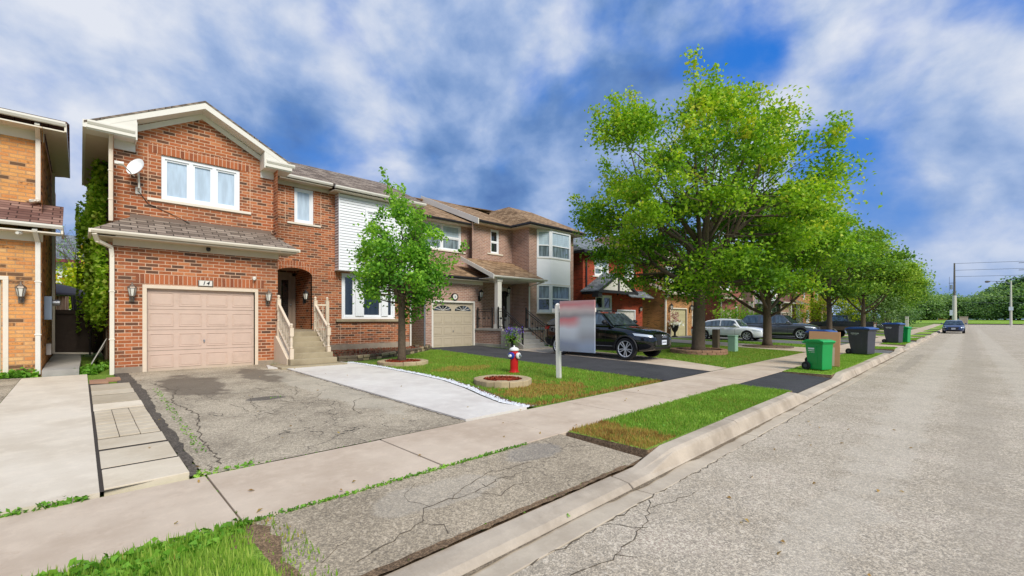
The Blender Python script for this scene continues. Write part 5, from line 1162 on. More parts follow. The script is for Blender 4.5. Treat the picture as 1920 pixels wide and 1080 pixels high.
# backyard greenery seen through the gap
tree('garden_tree', 'pale green backyard tree behind the gazebo', 'tree', (1.2, 31, .3), 5.2, .1, 1.2, [(.8, 1.2), (2, 1.9), (3.5, 1.8), (5, .4)], 90, 60, .2, 'gold_leaf', seed=51, nlimb=6, clump_r=.6, flat=.7)
t = thing('bare_tree', 'thin nearly bare tree with twiggy branches in the gap between houses', 'tree', (-.6, 33, .3))
mb = MB(); rr = random.Random(6)
def twig(p, d, l, r, n):
    q = p+d*l; mb.tube([p, p.lerp(q, .5)+Vector((rr.gauss(0, .04), rr.gauss(0, .04), 0))*l, q], [r, r*.8, r*.6], 5, cap=False)
    if n == 0: return
    for k in range(3): twig(p.lerp(q, rr.uniform(.5, 1)), (d+Vector((rr.gauss(0, .42), rr.gauss(0, .42), rr.gauss(.12, .2)))).normalized(), l*rr.uniform(.6, .85), r*.58, n-1)
twig(Vector((0, 0, 0)), Vector((0, 0, 1)), 2.6, .07, 5)
mb.build('branches', M['bark'], t, world=False, normals=False)
rg = np.random.default_rng(8); pts = np.array(mb.v); pts = pts[pts[:, 2] > 3.5]; pts = pts[rg.integers(0, len(pts), 260)]+rg.normal(0, .06, (260, 3))
fast_mesh('leaves', leaf_quads(pts, .13, .08, .3, rg), 4, np.clip(rg.normal(.6, .2, 260), 0, 1), M['ash'], t)
# ivy
rg = np.random.default_rng(12); t = thing('climbing_ivy', 'dense bright green ivy climbing up the side wall under the eave', 'ivy', (.6, 18.5, .2))
C = []
def blob(y, z, th, n, sy, sz):
    p = rg.normal(size=(n, 3))*np.array([1, sy, sz]); p[:, 0] = .58-np.minimum(np.abs(rg.normal(0, 1, n)), 1.5)**.8*th*.85; p[:, 1] += y; p[:, 2] += z; C.append(p)
for z in np.arange(1.7, 6.2, .28):
    blob(18.2+.15*math.sin(z*2), z, .26+.07*math.sin(z*1.7), 190, .35, .22)
    if z < 4.9: blob(19.6+.3*math.sin(z*1.5), z, .38+(.12 if 3.8 < z < 4.7 else 0), 170, .45, .22)
blob(19.0, 4.5, .55, 420, .35, .3); blob(19.4, 5.3, .35, 350, .4, .3); blob(21.2, 2.6, .55, 500, .5, .7)
C = np.concatenate(C)-np.array([.6, 18.5, .2]); C[:, 0] = np.minimum(C[:, 0], -.01)
V = leaf_quads(C, .13, .11, .2, rg)
fast_mesh('leaves', V, 4, np.clip(.45+.25*np.sin(C[:, 2]*5+C[:, 1]*7)+rg.normal(0, .18, len(C)), 0, 1), M['ivy'], t)
mb = MB()
for y in (17.9, 18.4, 19.3, 19.9): mb.tube([(.57, y, .2), (.57, y+.1, 2), (.56, y-.1, 4), (.57, y+.1, 5.6)], .02, 5)
mb.build('stem', M['bark'], t)
# ------------------------------------------------------------------ grass
GN = [0]
def grass(polys, n, h0, h1, tintf, label, w=.008, m='grass', wide=False, name='grass', dz=0.0, seed=None, lean=.45):
    rg = np.random.default_rng(100+GN[0] if seed is None else seed); GN[0] += 1
    if not isinstance(polys[0][0], (list, tuple)): polys = [polys]
    P = []
    for poly in polys:
        pa = np.array(poly); lo, hi = pa.min(0), pa.max(0); q = rg.uniform(lo, hi, (int(n*1.0/len(polys)*((hi-lo).prod())/max(.3, abs(sum(poly[i][0]*poly[(i+1) % len(poly)][1]-poly[(i+1) % len(poly)][0]*poly[i][1] for i in range(len(poly)))/2))), 2)); P.append(q[inpoly(q[:, 0], q[:, 1], poly)])
    P = np.concatenate(P); N = len(P)
    z = np.array([gz(x, y) for x, y in P])+dz-.01
    t = np.clip(tintf(P[:, 0], P[:, 1], rg), 0, 1)
    a = rg.uniform(0, 6.283, N); hh = rg.uniform(h0, h1, N)*rg.uniform(.6, 1.1, N); ln = rg.uniform(0, lean, N)*hh; a2 = rg.uniform(0, 6.283, N)
    b = np.stack([P[:, 0], P[:, 1], z], 1); s = np.stack([np.cos(a), np.sin(a), 0*a], 1)*w*rg.uniform(.7, 1.4, (N, 1)); tip = b+np.stack([np.cos(a2)*ln, np.sin(a2)*ln, hh], 1)
    if wide:
        V = leaf_quads(b+np.stack([0*a, 0*a, hh*rg.uniform(.3, 1, N)], 1), wide, wide*.75, .9, rg)
        o = fast_mesh(name, V, 4, t, M[m])
    else:
        V = np.stack([b-s, b+s, tip], 1); o = fast_mesh(name, V, 3, t, M[m])
    return tag(o, label, 'grass' if name == 'grass' else 'weeds', kind='stuff')
def wn(x, y, f=1.0, p=0.0): return np.sin(x*2.1*f+p)*np.sin(y*2.7*f+p*1.3)+.6*np.sin(x*5.3*f+y*3.1*f+p)+.4*np.sin(x*9.1*f-y*11*f)
gr = lambda c, k=.1: (lambda x, y, rg: c+k*wn(x, y)+rg.normal(0, .12, len(x)))
grass([(-2.2, 2.58), (.86, 2.58), (.78, 3.1), (.88, 3.74), (-2.2, 3.74)], 19000, .05, .11, gr(.72), 'tufts of long grass in the near left corner beside the kerb', w=.007)
grass([(.7, 2.6), (1.1, 2.62), (1.15, 3.3), (1.05, 3.72), (.75, 3.7)], 420, .02, .06, gr(.5, .2), 'sparse grass thinning out over the bare soil patch', w=.006)
grass([(-2.2, 3.2), (.2, 3.3), (.8, 3.5), (.9, 3.76), (-2.2, 3.8)], 2600, .03, .09, gr(.55, .15), 'broad leaved weeds along the sidewalk in the near left corner', wide=.055, m='weed', name='weeds')
LAWN14 = [(5.6, 5.26), (10.22, 5.2), (10.6, 9), (10.9, 13), (11.2, 16.2), (9.4, 15.0), (7.9, 14.0), (7.2, 13.4), (6.45, 13.0), (6.5, 10.5), (6.4, 8.6), (6.1, 7.2), (5.8, 6.2)]
def t14(x, y, rg):
    t = .62+.08*wn(x, y)+rg.normal(0, .13, len(x))
    d = np.hypot((x-7.1)/1.2, (y-6.35)/.75); t = np.where(d < 1+.25*wn(x, y, 2), .2+rg.normal(0, .1, len(x)), t)
    d = np.hypot((x-8.0)/1.0, (y-10.2)/.5); t = np.where(d < 1+.3*wn(x, y, 2), .3+rg.normal(0, .1, len(x)), t)
    return np.where(y < 5.42+.08*wn(x, y, 3), .12+rg.normal(0, .1, len(x)), t)
grass(LAWN14, 60000, .035, .075, t14, 'mixed green and brown lawn around the hydrant and the white sign post', w=.009)
sod = lambda x, y, rg: np.where(x < 5.5+.06*wn(x, y, 4), .17+.07*wn(x, y, 2)+rg.normal(0, .07, len(x)), .66+.1*wn(x, y)+rg.normal(0, .13, len(x)))
grass([(4.68, 2.6), (10.6, 2.58), (10.75, 3.74), (4.7, 3.76)], 46000, .035, .08, sod, 'grass strip with a dry brown sod end beside the cracked crossing', w=.008)
grass([(5.6, 2.62), (10.4, 2.62), (10.5, 3.8), (5.6, 3.82)], 2600, .02, .06, gr(.6, .15), 'clover and small weeds in the grass strip', wide=.04, m='weed', name='weeds')
LAWN3 = [(14.45, 5.25), (23.8, 5.22), (25.2, 10.8), (16.2, 11.2), (16.0, 9.0), (15.4, 7)]
grass(LAWN3, 42000, .03, .06, gr(.55, .06), 'even green lawn around the two maples', w=.012)
grass([(14.6, 2.6), (25.2, 2.6), (25.3, 3.74), (14.6, 3.74)], 24000, .03, .07, gr(.7, .06), 'grass strip under the green bin and the dark bin', w=.011)
grass([[(29.1, 2.6), (31.1, 2.6), (31.1, 3.7), (29.1, 3.7)], [(34.7, 2.6), (39.1, 2.6), (39.1, 3.7), (34.7, 3.7)], [(27.4, 5.3), (30.4, 5.3), (31, 12), (28.7, 12)], [(42.7, 2.6), (47.7, 2.6), (47.7, 3.7), (42.7, 3.7)]], 16000, .04, .08, gr(.74, .06), 'short grass on the farther strips past the bins', w=.016)
# weeds along edges
def strip(x0, y0, x1, y1, w, n, label, leaf=.035, m='weed', h=.05, dz=0.0, t0=.5):
    dx, dy = x1-x0, y1-y0; L = math.hypot(dx, dy); nx, ny = -dy/L*w/2, dx/L*w/2
    return grass([(x0-nx, y0-ny), (x1-nx, y1-ny), (x1+nx, y1+ny), (x0+nx, y0+ny)], n, .01, h, gr(t0, .2), label, wide=leaf, m=m, name='weeds', dz=dz)
strip(.9, 3.755, 3.9, 3.755, .05, 1500, 'thin line of weeds in the joint between sidewalk and crossing', .03, h=.035)
strip(-1.4, 5.17, .05, 5.17, .1, 700, 'weeds growing where the pale driveway meets the sidewalk', .045, h=.08)
strip(.76, 5.2, 1.35, 5.19, .12, 380, 'weeds at the corner of the old driveway and the sidewalk', .04, h=.08)
strip(1.3, 5.17, 2.6, 5.17, .03, 160, 'sparse weeds along the lower edge of the old driveway', .03, h=.03)
strip(.88, 3.8, .86, 5.1, .02, 120, 'tiny weeds in a sidewalk joint', .025, h=.02)
strip(.98, 6.0, 1.1, 11.5, .1, 260, 'sparse weeds in the dirt beside the pavers', .035, h=.04)
strip(.08, 15.0, .5, 17.2, .4, 900, 'weeds in the side yard below the leaning boards', .09, h=.22)
strip(-1.5, 15.3, -.72, 15.32, .3, 500, 'leafy weeds at the foot of the yellow brick wall', .1, h=.25)
strip(2.3, 9.0, 2.75, 9.02, .12, 60, 'small weed in a crack of the old driveway', .04, h=.03)
strip(1.4, 2.585, 4.3, 2.6, .05, 200, 'scattered weeds between crossing and kerb', .03, h=.03, dz=-.08)
strip(2.86, 2.3, 2.88, 2.45, .08, 70, 'weed tuft in a kerb joint', .03, h=.05, dz=-.12)
sheet('soil', [(.86, 2.545), (4.4, 2.545), (4.4, 2.6), (3, 2.61), (.86, 2.625)], M['soil'], -.066, wob=.012, step=.08, label='dirt line along the back of the dropped kerb', cat='soil', zf=lambda x, y: 0)
sheet('soil', [(.66, 2.6), (.95, 2.62), (.9, 3.0), (1.0, 3.3), (.93, 3.68), (.74, 3.6), (.7, 3.1)], M['soil'], .018, wob=.035, step=.07, label='dark bare soil patch at the edge of the cracked crossing', cat='soil', zf=lambda x, y: -.04*max(0, (3.5-y)))
# pebble strip along the pad
rg = np.random.default_rng(77)
PE = [(5.44, 5.25), (5.38, 5.8), (5.58, 6.5), (5.88, 7.4), (6.16, 8.6), (6.25, 10), (6.24, 11.5), (6.18, 12.6), (6.05, 13.7)]
pts = []
for (a, b) in zip(PE[:-1], PE[1:]):
    n = int(math.dist(a, b)*520); u = rg.random(n); pts.append(np.stack([a[0]+(b[0]-a[0])*u+np.abs(rg.normal(0, .065, n)), a[1]+(b[1]-a[1])*u+rg.normal(0, .02, n)], 1))
pts = np.concatenate(pts); N = len(pts); z = np.array([gz(x, y) for x, y in pts])+.02; c = np.column_stack([pts, z]); r = rg.uniform(.012, .026, (N, 1))
rock = []; ti = rg.uniform(.25, 1, N)
dirs = np.array([(1, 0, 0), (0, 1, 0), (-1, 0, 0), (0, -1, 0)]); V = np.empty((N, 4, 3, 3))
jit = rg.uniform(.6, 1.2, (N, 5, 1)); 
for k in range(4): V[:, k, 0] = c+dirs[k]*r*jit[:, k]; V[:, k, 1] = c+dirs[(k+1) % 4]*r*jit[:, (k+1) % 4]; V[:, k, 2] = c+np.array([0, 0, .9])*r*jit[:, 4]
o = fast_mesh('pebbles', V.reshape(N*4, 3, 3), 3, np.repeat(ti, 4), M['pebble']); tag(o, 'strip of small white pebbles along the curved edge of the new concrete', 'pebbles', kind='stuff')
sheet('gravel_bed', PE+[(6.35, 13.7), (6.45, 12), (6.46, 10), (6.36, 8.5), (6.08, 7.2), (5.8, 6.3), (5.62, 5.7), (5.75, 5.25)], M['soil'], .012, label='dirt bed under the white pebbles', cat='gravel bed')
def chips(pts_fn, n, size, m, label, name, dz, seed, cat):
    rg = np.random.default_rng(seed); p = pts_fn(rg, n); z = np.array([gz(x, y) for x, y in p])+dz+rg.uniform(0, .02, len(p))
    o = fast_mesh(name, leaf_quads(np.column_stack([p, z]), size, size*.4, 1.5, rg), 4, rg.uniform(0, 1, len(p)), M[m]); return tag(o, label, cat, kind='stuff')
def ring(name, label, x, y, r, h, nb, m='edging', w=.16, mulch=True, gap=.006, courses=1, sx=1.0):
    t = thing(name, label, 'planter ring', (x, y, gz(x, y)))
    for c in range(courses):
        for i in range(nb):
            a0 = 6.283*(i+.5*c)/nb+gap; a1 = 6.283*(i+1+.5*c)/nb-gap; mb = MB(); rr0 = r-w; z0 = gz(x, y)+c*h-.02; z1 = z0+h+random.uniform(-.008, .008)
            q = [(x+math.cos(a)*rad*sx, y+math.sin(a)*rad) for a, rad in ((a0, rr0), (a1, rr0), (a1, r), ((a0+a1)/2, r*1.01), (a0, r))]
            mb.prism(q, 'Z', z0, z1); mb.build('edging_block', M[m], t, bevel=.015)
    if mulch:
        mb = MB(); mb.lathe((x, y, gz(x, y)), [(r-w-.005, -.02), (r-w-.005, .03+h*courses*.45), (.02, .06+h*courses*.45)], 20, sx=sx); mb.build('mulch', M['mulch'] if mulch is True else M[mulch], t, normals=True)
    return t
ring('planter_ring', 'ring of tan edging blocks with red mulch beside the red hydrant', 6.95, 7.45, .66, .15, 12, w=.2)
ring('planter_ring', 'ring of tan blocks with red mulch around the small tree', 7.25, 12.35, .78, .13, 12, w=.2)
ring('planter_ring', 'two course ring of reddish blocks around the tall maple', 19.2, 8.15, 1.15, .1, 18, 'edging_red', w=.2, courses=2, mulch='soil')
ring('planter_ring', 'low mulch ring with dark edging around the second maple', 26.2, 7.45, 1.2, .07, 20, 'stone', w=.15, mulch='soil')
def disc(x, y, r):
    def f(rg, n):
        a = rg.uniform(0, 6.283, n); q = r*np.sqrt(rg.random(n)); return np.stack([x+np.cos(a)*q, y+np.sin(a)*q], 1)
    return f
chips(disc(6.95, 7.45, .44), 900, .06, 'mulchpiece', 'red mulch chips in the ring beside the hydrant', 'mulch_chips', .1, 5, 'mulch'); chips(disc(7.25, 12.35, .55), 900, .07, 'mulchpiece', 'red mulch chips around the small tree', 'mulch_chips', .09, 6, 'mulch')
# planting bed with stone border
BED = [(5.98, 14.2), (6.6, 14.1), (7.6, 14.35), (8.9, 14.95), (10.2, 15.85), (11.1, 16.6), (11.0, 17.3), (10.7, 17.58), (6.0, 17.58)]
sheet('planting_bed', BED, M['soil'], .1, label='brown planting bed below the front window', cat='planting bed')
chips(lambda rg, n: (lambda q: q[inpoly(q[:, 0], q[:, 1], BED)])(rg.uniform((6, 14.2), (11.1, 17.5), (n, 2))), 1500, .08, 'mulchpiece', 'brown bark chips in the bed below the front window', 'mulch_chips', .1, 7, 'mulch')
t = thing('stone_border', 'rough stacked stone border of the planting bed', 'stone border', (8, 14.6, .15))
for (a, b) in zip(BED[:5], BED[1:6]):
    L = math.dist(a, b); s = 0
    while s < L-.05:
        l = random.uniform(.16, .42)
        for c in range(2):
            u = s/L; u2 = min(1, (s+l)/L); x0, y0 = a[0]+(b[0]-a[0])*u, a[1]+(b[1]-a[1])*u; x1, y1 = a[0]+(b[0]-a[0])*u2, a[1]+(b[1]-a[1])*u2
            z0 = gz(x0, y0)+c*.09; off = random.uniform(-.03, .03); mb = MB()
            mb.slab([(x0+.008, y0+off, z0+.085), (x1-.008, y1+off, z0+.085+random.uniform(-.01, .01)), (x1-.01, y1+off+.18, z0+.085), (x0, y0+off+.18, z0+.085)], .095)
            mb.build('border_stone', M['stone'] if random.random() < .7 else M['edging'], t, bevel=.018)
        s += l
# fallen leaves / debris
rg = np.random.default_rng(91); n = 60; p = np.concatenate([np.stack([rg.uniform(.2, 9, n), rg.uniform(.3, 5.1, n)], 1), np.stack([rg.uniform(.3, 5, 20), rg.uniform(5.3, 13, 20)], 1)])
z = np.array([roadz(x, y)+.012 if y < 2.1 else -.03 if y < 2.6 else gz(x, y)+.045-.03*(y < 5) for x, y in p]); q = (p[:, 1] > 2.0) & (p[:, 1] < 3.75)
o = fast_mesh('fallen_leaves', leaf_quads(np.column_stack([p, z])[~q], .05, .03, 3.0, rg), 4, rg.uniform(.05, .25, (~q).sum()), M['grass']); tag(o, 'a few dry fallen leaves on the pavement', 'fallen leaves', kind='stuff')
# ------------------------------------------------------------------ street furniture
t = thing('fire_hydrant', 'red fire hydrant with white bonnet and blue and white nozzle caps', 'fire hydrant', (8.5, 8.65, gz(8.5, 8.65)))
def hl(name, prof, m, c=(0, 0, 0), axis='Z', n=20, smooth=False, parent=None):
    mb = MB(); mb.lathe(c, prof, n, axis=axis); return mb.build(name, M[m], parent or t, world=False, smooth=smooth, bevel=.004)
hl('barrel', [(.15, 0), (.155, .03), (.12, .035), (.112, .1), (.108, .5), (.115, .51), (.125, .52), (.125, .56), (.105, .57), (.105, .6)], 'red_paint')
hl('bonnet', [(.128, .6), (.132, .615), (.132, .64), (.12, .66), (.07, .69), (.03, .7), (.022, .705), (.022, .74), (.0, .745)], 'white_enamel')
# nozzles: large blue one toward -x/-y, small white one toward +x/-y
def nozzle(ang, r, L, mcap, name):
    c, s = math.cos(ang), math.sin(ang); mb = MB(); mb.tube([(c*.08, s*.08, .47), (c*(L), s*L, .47)], r*.8, 14); o = mb.build('nozzle', M['red_paint'], t, world=False)
    mb = MB(); mb.tube([(c*(L-.03), s*(L-.03), .47), (c*(L+.02), s*(L+.02), .47)], r*1.12, 18); mb.tube([(c*(L+.02), s*(L+.02), .47), (c*(L+.035), s*(L+.035), .47)], [r*1.12, r*.8], 18); mb.build('nozzle_cap', M[mcap], o, world=False)
    mb = MB(); mb.tube([(c*(L+.03), s*(L+.03), .47), (c*(L+.09), s*(L+.09), .47)], [r*.55, r*.4], 8); mb.build('cap_nut', M['white_enamel' if mcap != 'white_enamel' else 'steel'], o, world=False)
nozzle(R(190), .085, .14, 'blue_paint', 'a'); nozzle(R(278), .075, .15, 'white_enamel', 'b'); nozzle(R(100), .06, .14, 'white_enamel', 'c')
# post sign
t = thing('sign_post', 'white wooden post holding a blurred red, grey and blue sign board', 'sign', (8.6, 7.15, gz(8.6, 7.15)))
mb = MB(); mb.bar((0, 0, -.05), (-.03, .02, 1.83), .105, .105, up=(1, .25, 0)); mb.build('post', M['white'], t, world=False, bevel=.006)
mb = MB(); mb.lathe((-.03, .02, 1.83), [(.075, -.01), (.075, .02), (.03, .05), (.01, .055)], 4); mb.bar((-.028, .18, 1.7), (-.028, -1.12, 1.7), .06, .1); mb.build('arm', M['white'], t, world=False, bevel=.006)
def sign_mat():
    m, tt, b = new_mat('blurred_sign_print')
    g = tt.n('ShaderNodeTexCoord').outputs['Generated']; sp = tt.n('ShaderNodeSeparateXYZ', {0: g})
    z = tt.math('ADD', sp.outputs[2], tt.math('MULTIPLY', tt.math('SUBTRACT', tt.noise(g, 2.2, 1), .5), .1)); y = sp.outputs[1]
    right = tt.ramp(z, ((0, srgb(145, 157, 181)), (.14, srgb(153, 164, 188)), (.3, srgb(160, 160, 167)), (.5, srgb(188, 193, 199)), (.62, srgb(188, 192, 196)), (.7, srgb(160, 157, 160)), (.8, srgb(204, 185, 182)), (.93, srgb(206, 137, 139)), (1, srgb(199, 153, 153))))
    left = tt.ramp(z, ((0, srgb(139, 145, 160)), (.16, srgb(142, 149, 170)), (.3, srgb(190, 195, 204)), (.45, srgb(210, 213, 221)), (.55, srgb(212, 160, 162)), (.64, srgb(212, 123, 128)), (.7, srgb(153, 143, 146)), (.78, srgb(196, 184, 179)), (.85, srgb(218, 184, 181)), (.92, srgb(209, 132, 135)), (1, srgb(196, 160, 159))))
    c = tt.mix(tt.smooth(y, .3, .62), right, left)
    tt.L.new(c, b.inputs['Base Color']); b.inputs['Roughness'].default_value = .45; return m
mb = MB(); mb.box(-.09, -1.14, .7, -.062, -.1, 1.93); mb.build('sign_board', sign_mat(), t, world=False)
mb = MB(); mb.bar((0, -.09, .7), (0, -.09, 1.7), .02, .02); mb.build('hanger', M['steel'], t, world=False)
t = thing('bollard', 'weathered square wooden bollard on the lawn by the tall maple', 'bollard', (21.0, 8.1, gz(21, 8.1)))
mb = MB(); mb.box(-.13, -.13, -.1, .13, .13, .98); mb.build('post', M['oldwood'], t, world=False, bevel=.015)
mb = MB(); mb.box(-.125, -.125, .98, .125, .125, .995); mb.build('top', M['polewood'], t, world=False)
t = thing('utility_box', 'pale green metal utility box standing on the lawn', 'utility box', (21.4, 7.5, gz(21, 7.5)))
mb = MB(); mb.box(-.19, -.16, 0, .19, .16, .68); mb.build('cabinet', M['utility_green'], t, world=False, bevel=.015)
mb = MB(); mb.box(-.21, -.18, .68, .21, .18, .74); mb.build('lid', M['utility_green'], t, world=False, bevel=.02)
mb = MB(); mb.box(-.16, -.168, .08, .16, -.16, .62); mb.build('door', M['utility_green'], t, world=False, bevel=.004)
# flower pots
t = thing('flower_pot', 'black pot of purple flowers at the foot of the grey steps', 'flower pot', (14.0, 14.35, gz(14, 14.3)))
mb = MB(); mb.lathe((0, 0, 0), [(.12, 0), (.15, .04), (.06, .1), (.06, .3), (.17, .55), (.19, .58), (.16, .58)], 14); mb.build('pot', M['iron'], t, world=False)
rg = np.random.default_rng(3); p = rg.normal(size=(420, 3))*np.array([.17, .17, .2])+np.array([0, 0, .55]); fast_mesh('foliage', leaf_quads(p, .08, .05, .4, rg), 4, rg.uniform(.2, 1, 420), M['weed'], t)
p = rg.normal(size=(240, 3))*np.array([.2, .2, .1])+np.array([0, 0, .82]); fast_mesh('flowers', leaf_quads(p, .07, .06, .8, rg), 4, rg.uniform(0, 1, 240), M['flower'], t)['kind'] = 'stuff'
t = thing('planter_urn', 'black urn with white flowers and dark spikes by the olive beige garage door', 'planter urn', (32.1, 15.4, .16))
mb = MB(); mb.lathe((0, 0, 0), [(.22, 0), (.22, .06), (.08, .12), (.08, .35), (.2, .5), (.32, .85), (.36, .9), (.3, .9)], 14); mb.build('urn', M['iron'], t, world=False)
p = rg.normal(size=(220, 3))*np.array([.26, .26, .1])+np.array([0, 0, 1.0]); fast_mesh('flowers', leaf_quads(p, .14, .1, .8, rg), 4, rg.uniform(.3, 1, 220), M['flower_white'], t)['kind'] = 'stuff'
p = rg.normal(size=(120, 3))*np.array([.16, .16, .25])+np.array([0, 0, 1.45]); fast_mesh('foliage', leaf_quads(p, .28, .05, .1, rg), 4, rg.uniform(0, .15, 120), M['flower_white'], t)
# wheeled bins
def bin_(label, loc, rz, s, body, lid, group, patch=True):
    t = thing('wheelie_bin', label, 'wheelie bin', loc, rz, group)
    w0, d0, w1, d1, h = .235*s[0], .275*s[1], .275*s[0], .335*s[1], s[2]
    mb = MB(); ring_ = lambda w, d0_, d1_, z: [(-w, d0_, z), (w, d0_, z), (w, d1_, z), (-w, d1_, z)]   # front faces -y, wheels at +y
    L = [ring_(w0, -d0, d0*.8, .03), ring_(w0*1.02, -d0*1.02, d0*.82, .2*h), ring_(w0*1.05, -d0*1.05, d0*1.02, .5*h), ring_(w1*.94, -d1*.93, d1*.93, .9*h), ring_(w1*1.06, -d1*1.06, d1*1.02, .91*h), ring_(w1*1.06, -d1*1.06, d1*1.02, .95*h)]
    vs = [p for r in L for p in r]; fs = [(i*4+j, i*4+(j+1) % 4, (i+1)*4+(j+1) % 4, (i+1)*4+j) for i in range(5) for j in range(4)]+[(3, 2, 1, 0), (20, 21, 22, 23)]
    mb.add(vs, fs); b = mb.build('body', M[body], t, world=False, bevel=.02)
    mb = MB()   # arched panel on each side
    for sx in (-1, 1):
        pr = [(-.12*s[1], .22*h), (.02*s[1], .22*h), (.09*s[1], .5*h), (.1*s[1], .68*h), (.05*s[1], .78*h), (-.1*s[1], .82*h)]
        k = lambda z: (w0*1.02+(w1*.94-w0*1.02)*max(0, (z-.2*h)/(.7*h)))+.009
        a = [(sx*k(z), y, z) for y, z in pr]; a2 = [(sx*(k(z)-.03), y, z) for y, z in pr]; mb.add(a+a2, [tuple(range(6)), tuple(range(11, 5, -1))]+[(i, (i+1) % 6, 6+(i+1) % 6, 6+i) for i in range(6)])
    mb.build('side_panel', M[body], t, world=False, bevel=.006)
    mb = MB(); m_ = [(-d1*1.14, .95*h), (d1*1.06, .95*h), (d1*1.1, .98*h), (d1*.7, 1.03*h), (-d1*.6, 1.035*h), (-d1*1.1, .985*h)]
    mb.prism(m_, 'X', -w1*1.13, w1*1.13); mb.build('lid', M[lid], t, world=False, bevel=.022)
    mb = MB(); mb.tube([(-w1*.9, d1*1.05, .9*h), (-w1*.9, d1*1.3, .93*h), (w1*.9, d1*1.3, .93*h), (w1*.9, d1*1.05, .9*h)], .018, 8); mb.build('handle', M[body], t, world=False)
    for sx in (-1, 1):
        mb = MB(); x = sx*(w0+.04); mb.lathe((x, d0*.95, .12), [(.05, -.035), (.115, -.035), (.125, -.02), (.125, .02), (.115, .035), (.05, .035)], 18, axis='X'); wl_ = mb.build('wheel', M['rubber'], t, world=False)
        mb = MB(); mb.lathe((x+sx*.03, d0*.95, .12), [(.055, -.01), (.06, .01), (.02, .02)], 12, axis='X'); mb.build('hub', M['bin_dark'], wl_, world=False)
    # printed marks on the street-side face (unreadable small rows)
    mk = MB(); rr = random.Random(int(loc[0]*7))
    sx = -1; k = lambda z: (w0*1.02+(w1*.94-w0*1.02)*max(0, (z-.2*h)/(.7*h)))+.013
    def mark(y0, y1, z0, z1): mk.add([(sx*k(z0), y0, z0), (sx*k(z0), y1, z0), (sx*k(z1), y1, z1), (sx*k(z1), y0, z1)], [(0, 1, 2, 3)])
    if patch: mark(-.02, .2*s[1], .7*h, .755*h)
    y = .22*s[1]
    for row, (z0, z1) in enumerate(((.635*h, .675*h), (.59*h, .612*h)) if patch else ((.78*h, .82*h), (.735*h, .755*h))):
        y = .2*s[1]-.03*row
        while y > -.03*s[1]+.02*row: w_ = rr.uniform(.012, .03); mark(y-w_, y, z0+rr.uniform(0, .008), z1-rr.uniform(0, .012)); y -= w_+rr.uniform(.004, .01)
    mk.build('printed_marks', M['marking'], t, world=False, normals=False)
    return t
bin_('green wheeled bin standing alone at the front, nearest bin to the camera', (15.55, 3.05, .02), R(-24), (.86, .84, .87), 'bin_green', 'bin_green_lid', 'wheelie bins at the kerb')
bin_('dark bin with blue lid half hidden behind the flattened cardboard', (17.75, 3.42, .02), R(-8), (1.0, 1.0, 1.1), 'bin_dark', 'bin_blue', 'wheelie bins at the kerb')
bin_('large charcoal bin with blue lid standing on the grass past the cardboard', (23.8, 3.15, .02), R(-18), (1.22, 1.25, 1.12), 'bin_dark', 'bin_blue', 'wheelie bins at the kerb', False)
bin_('farther grey bin with blue lid in front of a green bin', (36.4, 3.25, .02), R(-14), (1.3, 1.3, 1.22), 'bin_dark', 'bin_blue', 'wheelie bins at the kerb', False)
bin_('farther green bin tucked behind the grey blue lidded bin', (37.7, 2.85, .02), R(-14), (.95, .9, .98), 'bin_green', 'bin_green_lid', 'wheelie bins at the kerb')
t = thing('cardboard', 'flattened brown cardboard box leaning between the green bin and the dark bin', 'cardboard', (17.0, 3.2, .02), R(-4))
mb = MB(); mb.slab([(0, -.4, 0), (0, .44, 0), (.18, .46, 1.1), (.18, -.38, 1.08)], .05, d=(1, 0, 0)); mb.build('panel', M['cardboard'], t, world=False)
mb = MB(); mb.slab([(-.012, -.42, .02), (-.012, -.12, .02), (.09, -.1, .62), (.09, -.4, .6)], .008, d=(-1, 0, 0)); mb.slab([(-.03, -.1, .02), (-.03, .3, .02), (.06, .32, .5), (.06, -.08, .5)], .008, d=(-1, 0, 0)); mb.build('flap', M['cardboard'], t, world=False)
mb = MB(); mb.slab([(-.032, -.28, .02), (-.032, -.22, .02), (.07, -.21, .6), (.07, -.27, .6)], .004, d=(-1, 0, 0)); mb.build('tape', M['tape'], t, world=False)
# ------------------------------------------------------------------ vehicles
def paint(name, col, metal=.3, rough=.28): 
    m = mat(name, col, rough, metal, var=.03, coat=1.0); return m
M['car_glass'] = glass_mat('car_glass', srgb(92, 106, 112), .03, 1.0); M['car_glass'].node_tree.nodes['Principled BSDF'].inputs['Metallic'].default_value = .55
M['rim'] = mat('alloy_rim', srgb(205, 207, 210), .35, metal=.25)
M['tyre'] = mat('tyre_rubber', srgb(30, 30, 32), .85, var=.2)
M['cladding'] = mat('black_cladding', srgb(26, 26, 28), .6)
M['headlight'] = mat('headlight_lens', srgb(190, 200, 210), .1, spec=.9)
M['redlens'] = mat('red_lens', srgb(150, 20, 22), .15)
M['plate'] = mat('white_plate', srgb(220, 226, 236), .5)
M['chrome'] = mat('chrome', srgb(210, 212, 216), .15, metal=.9)
M['wheelwell'] = mat('wheel_well', srgb(14, 14, 15), .9)
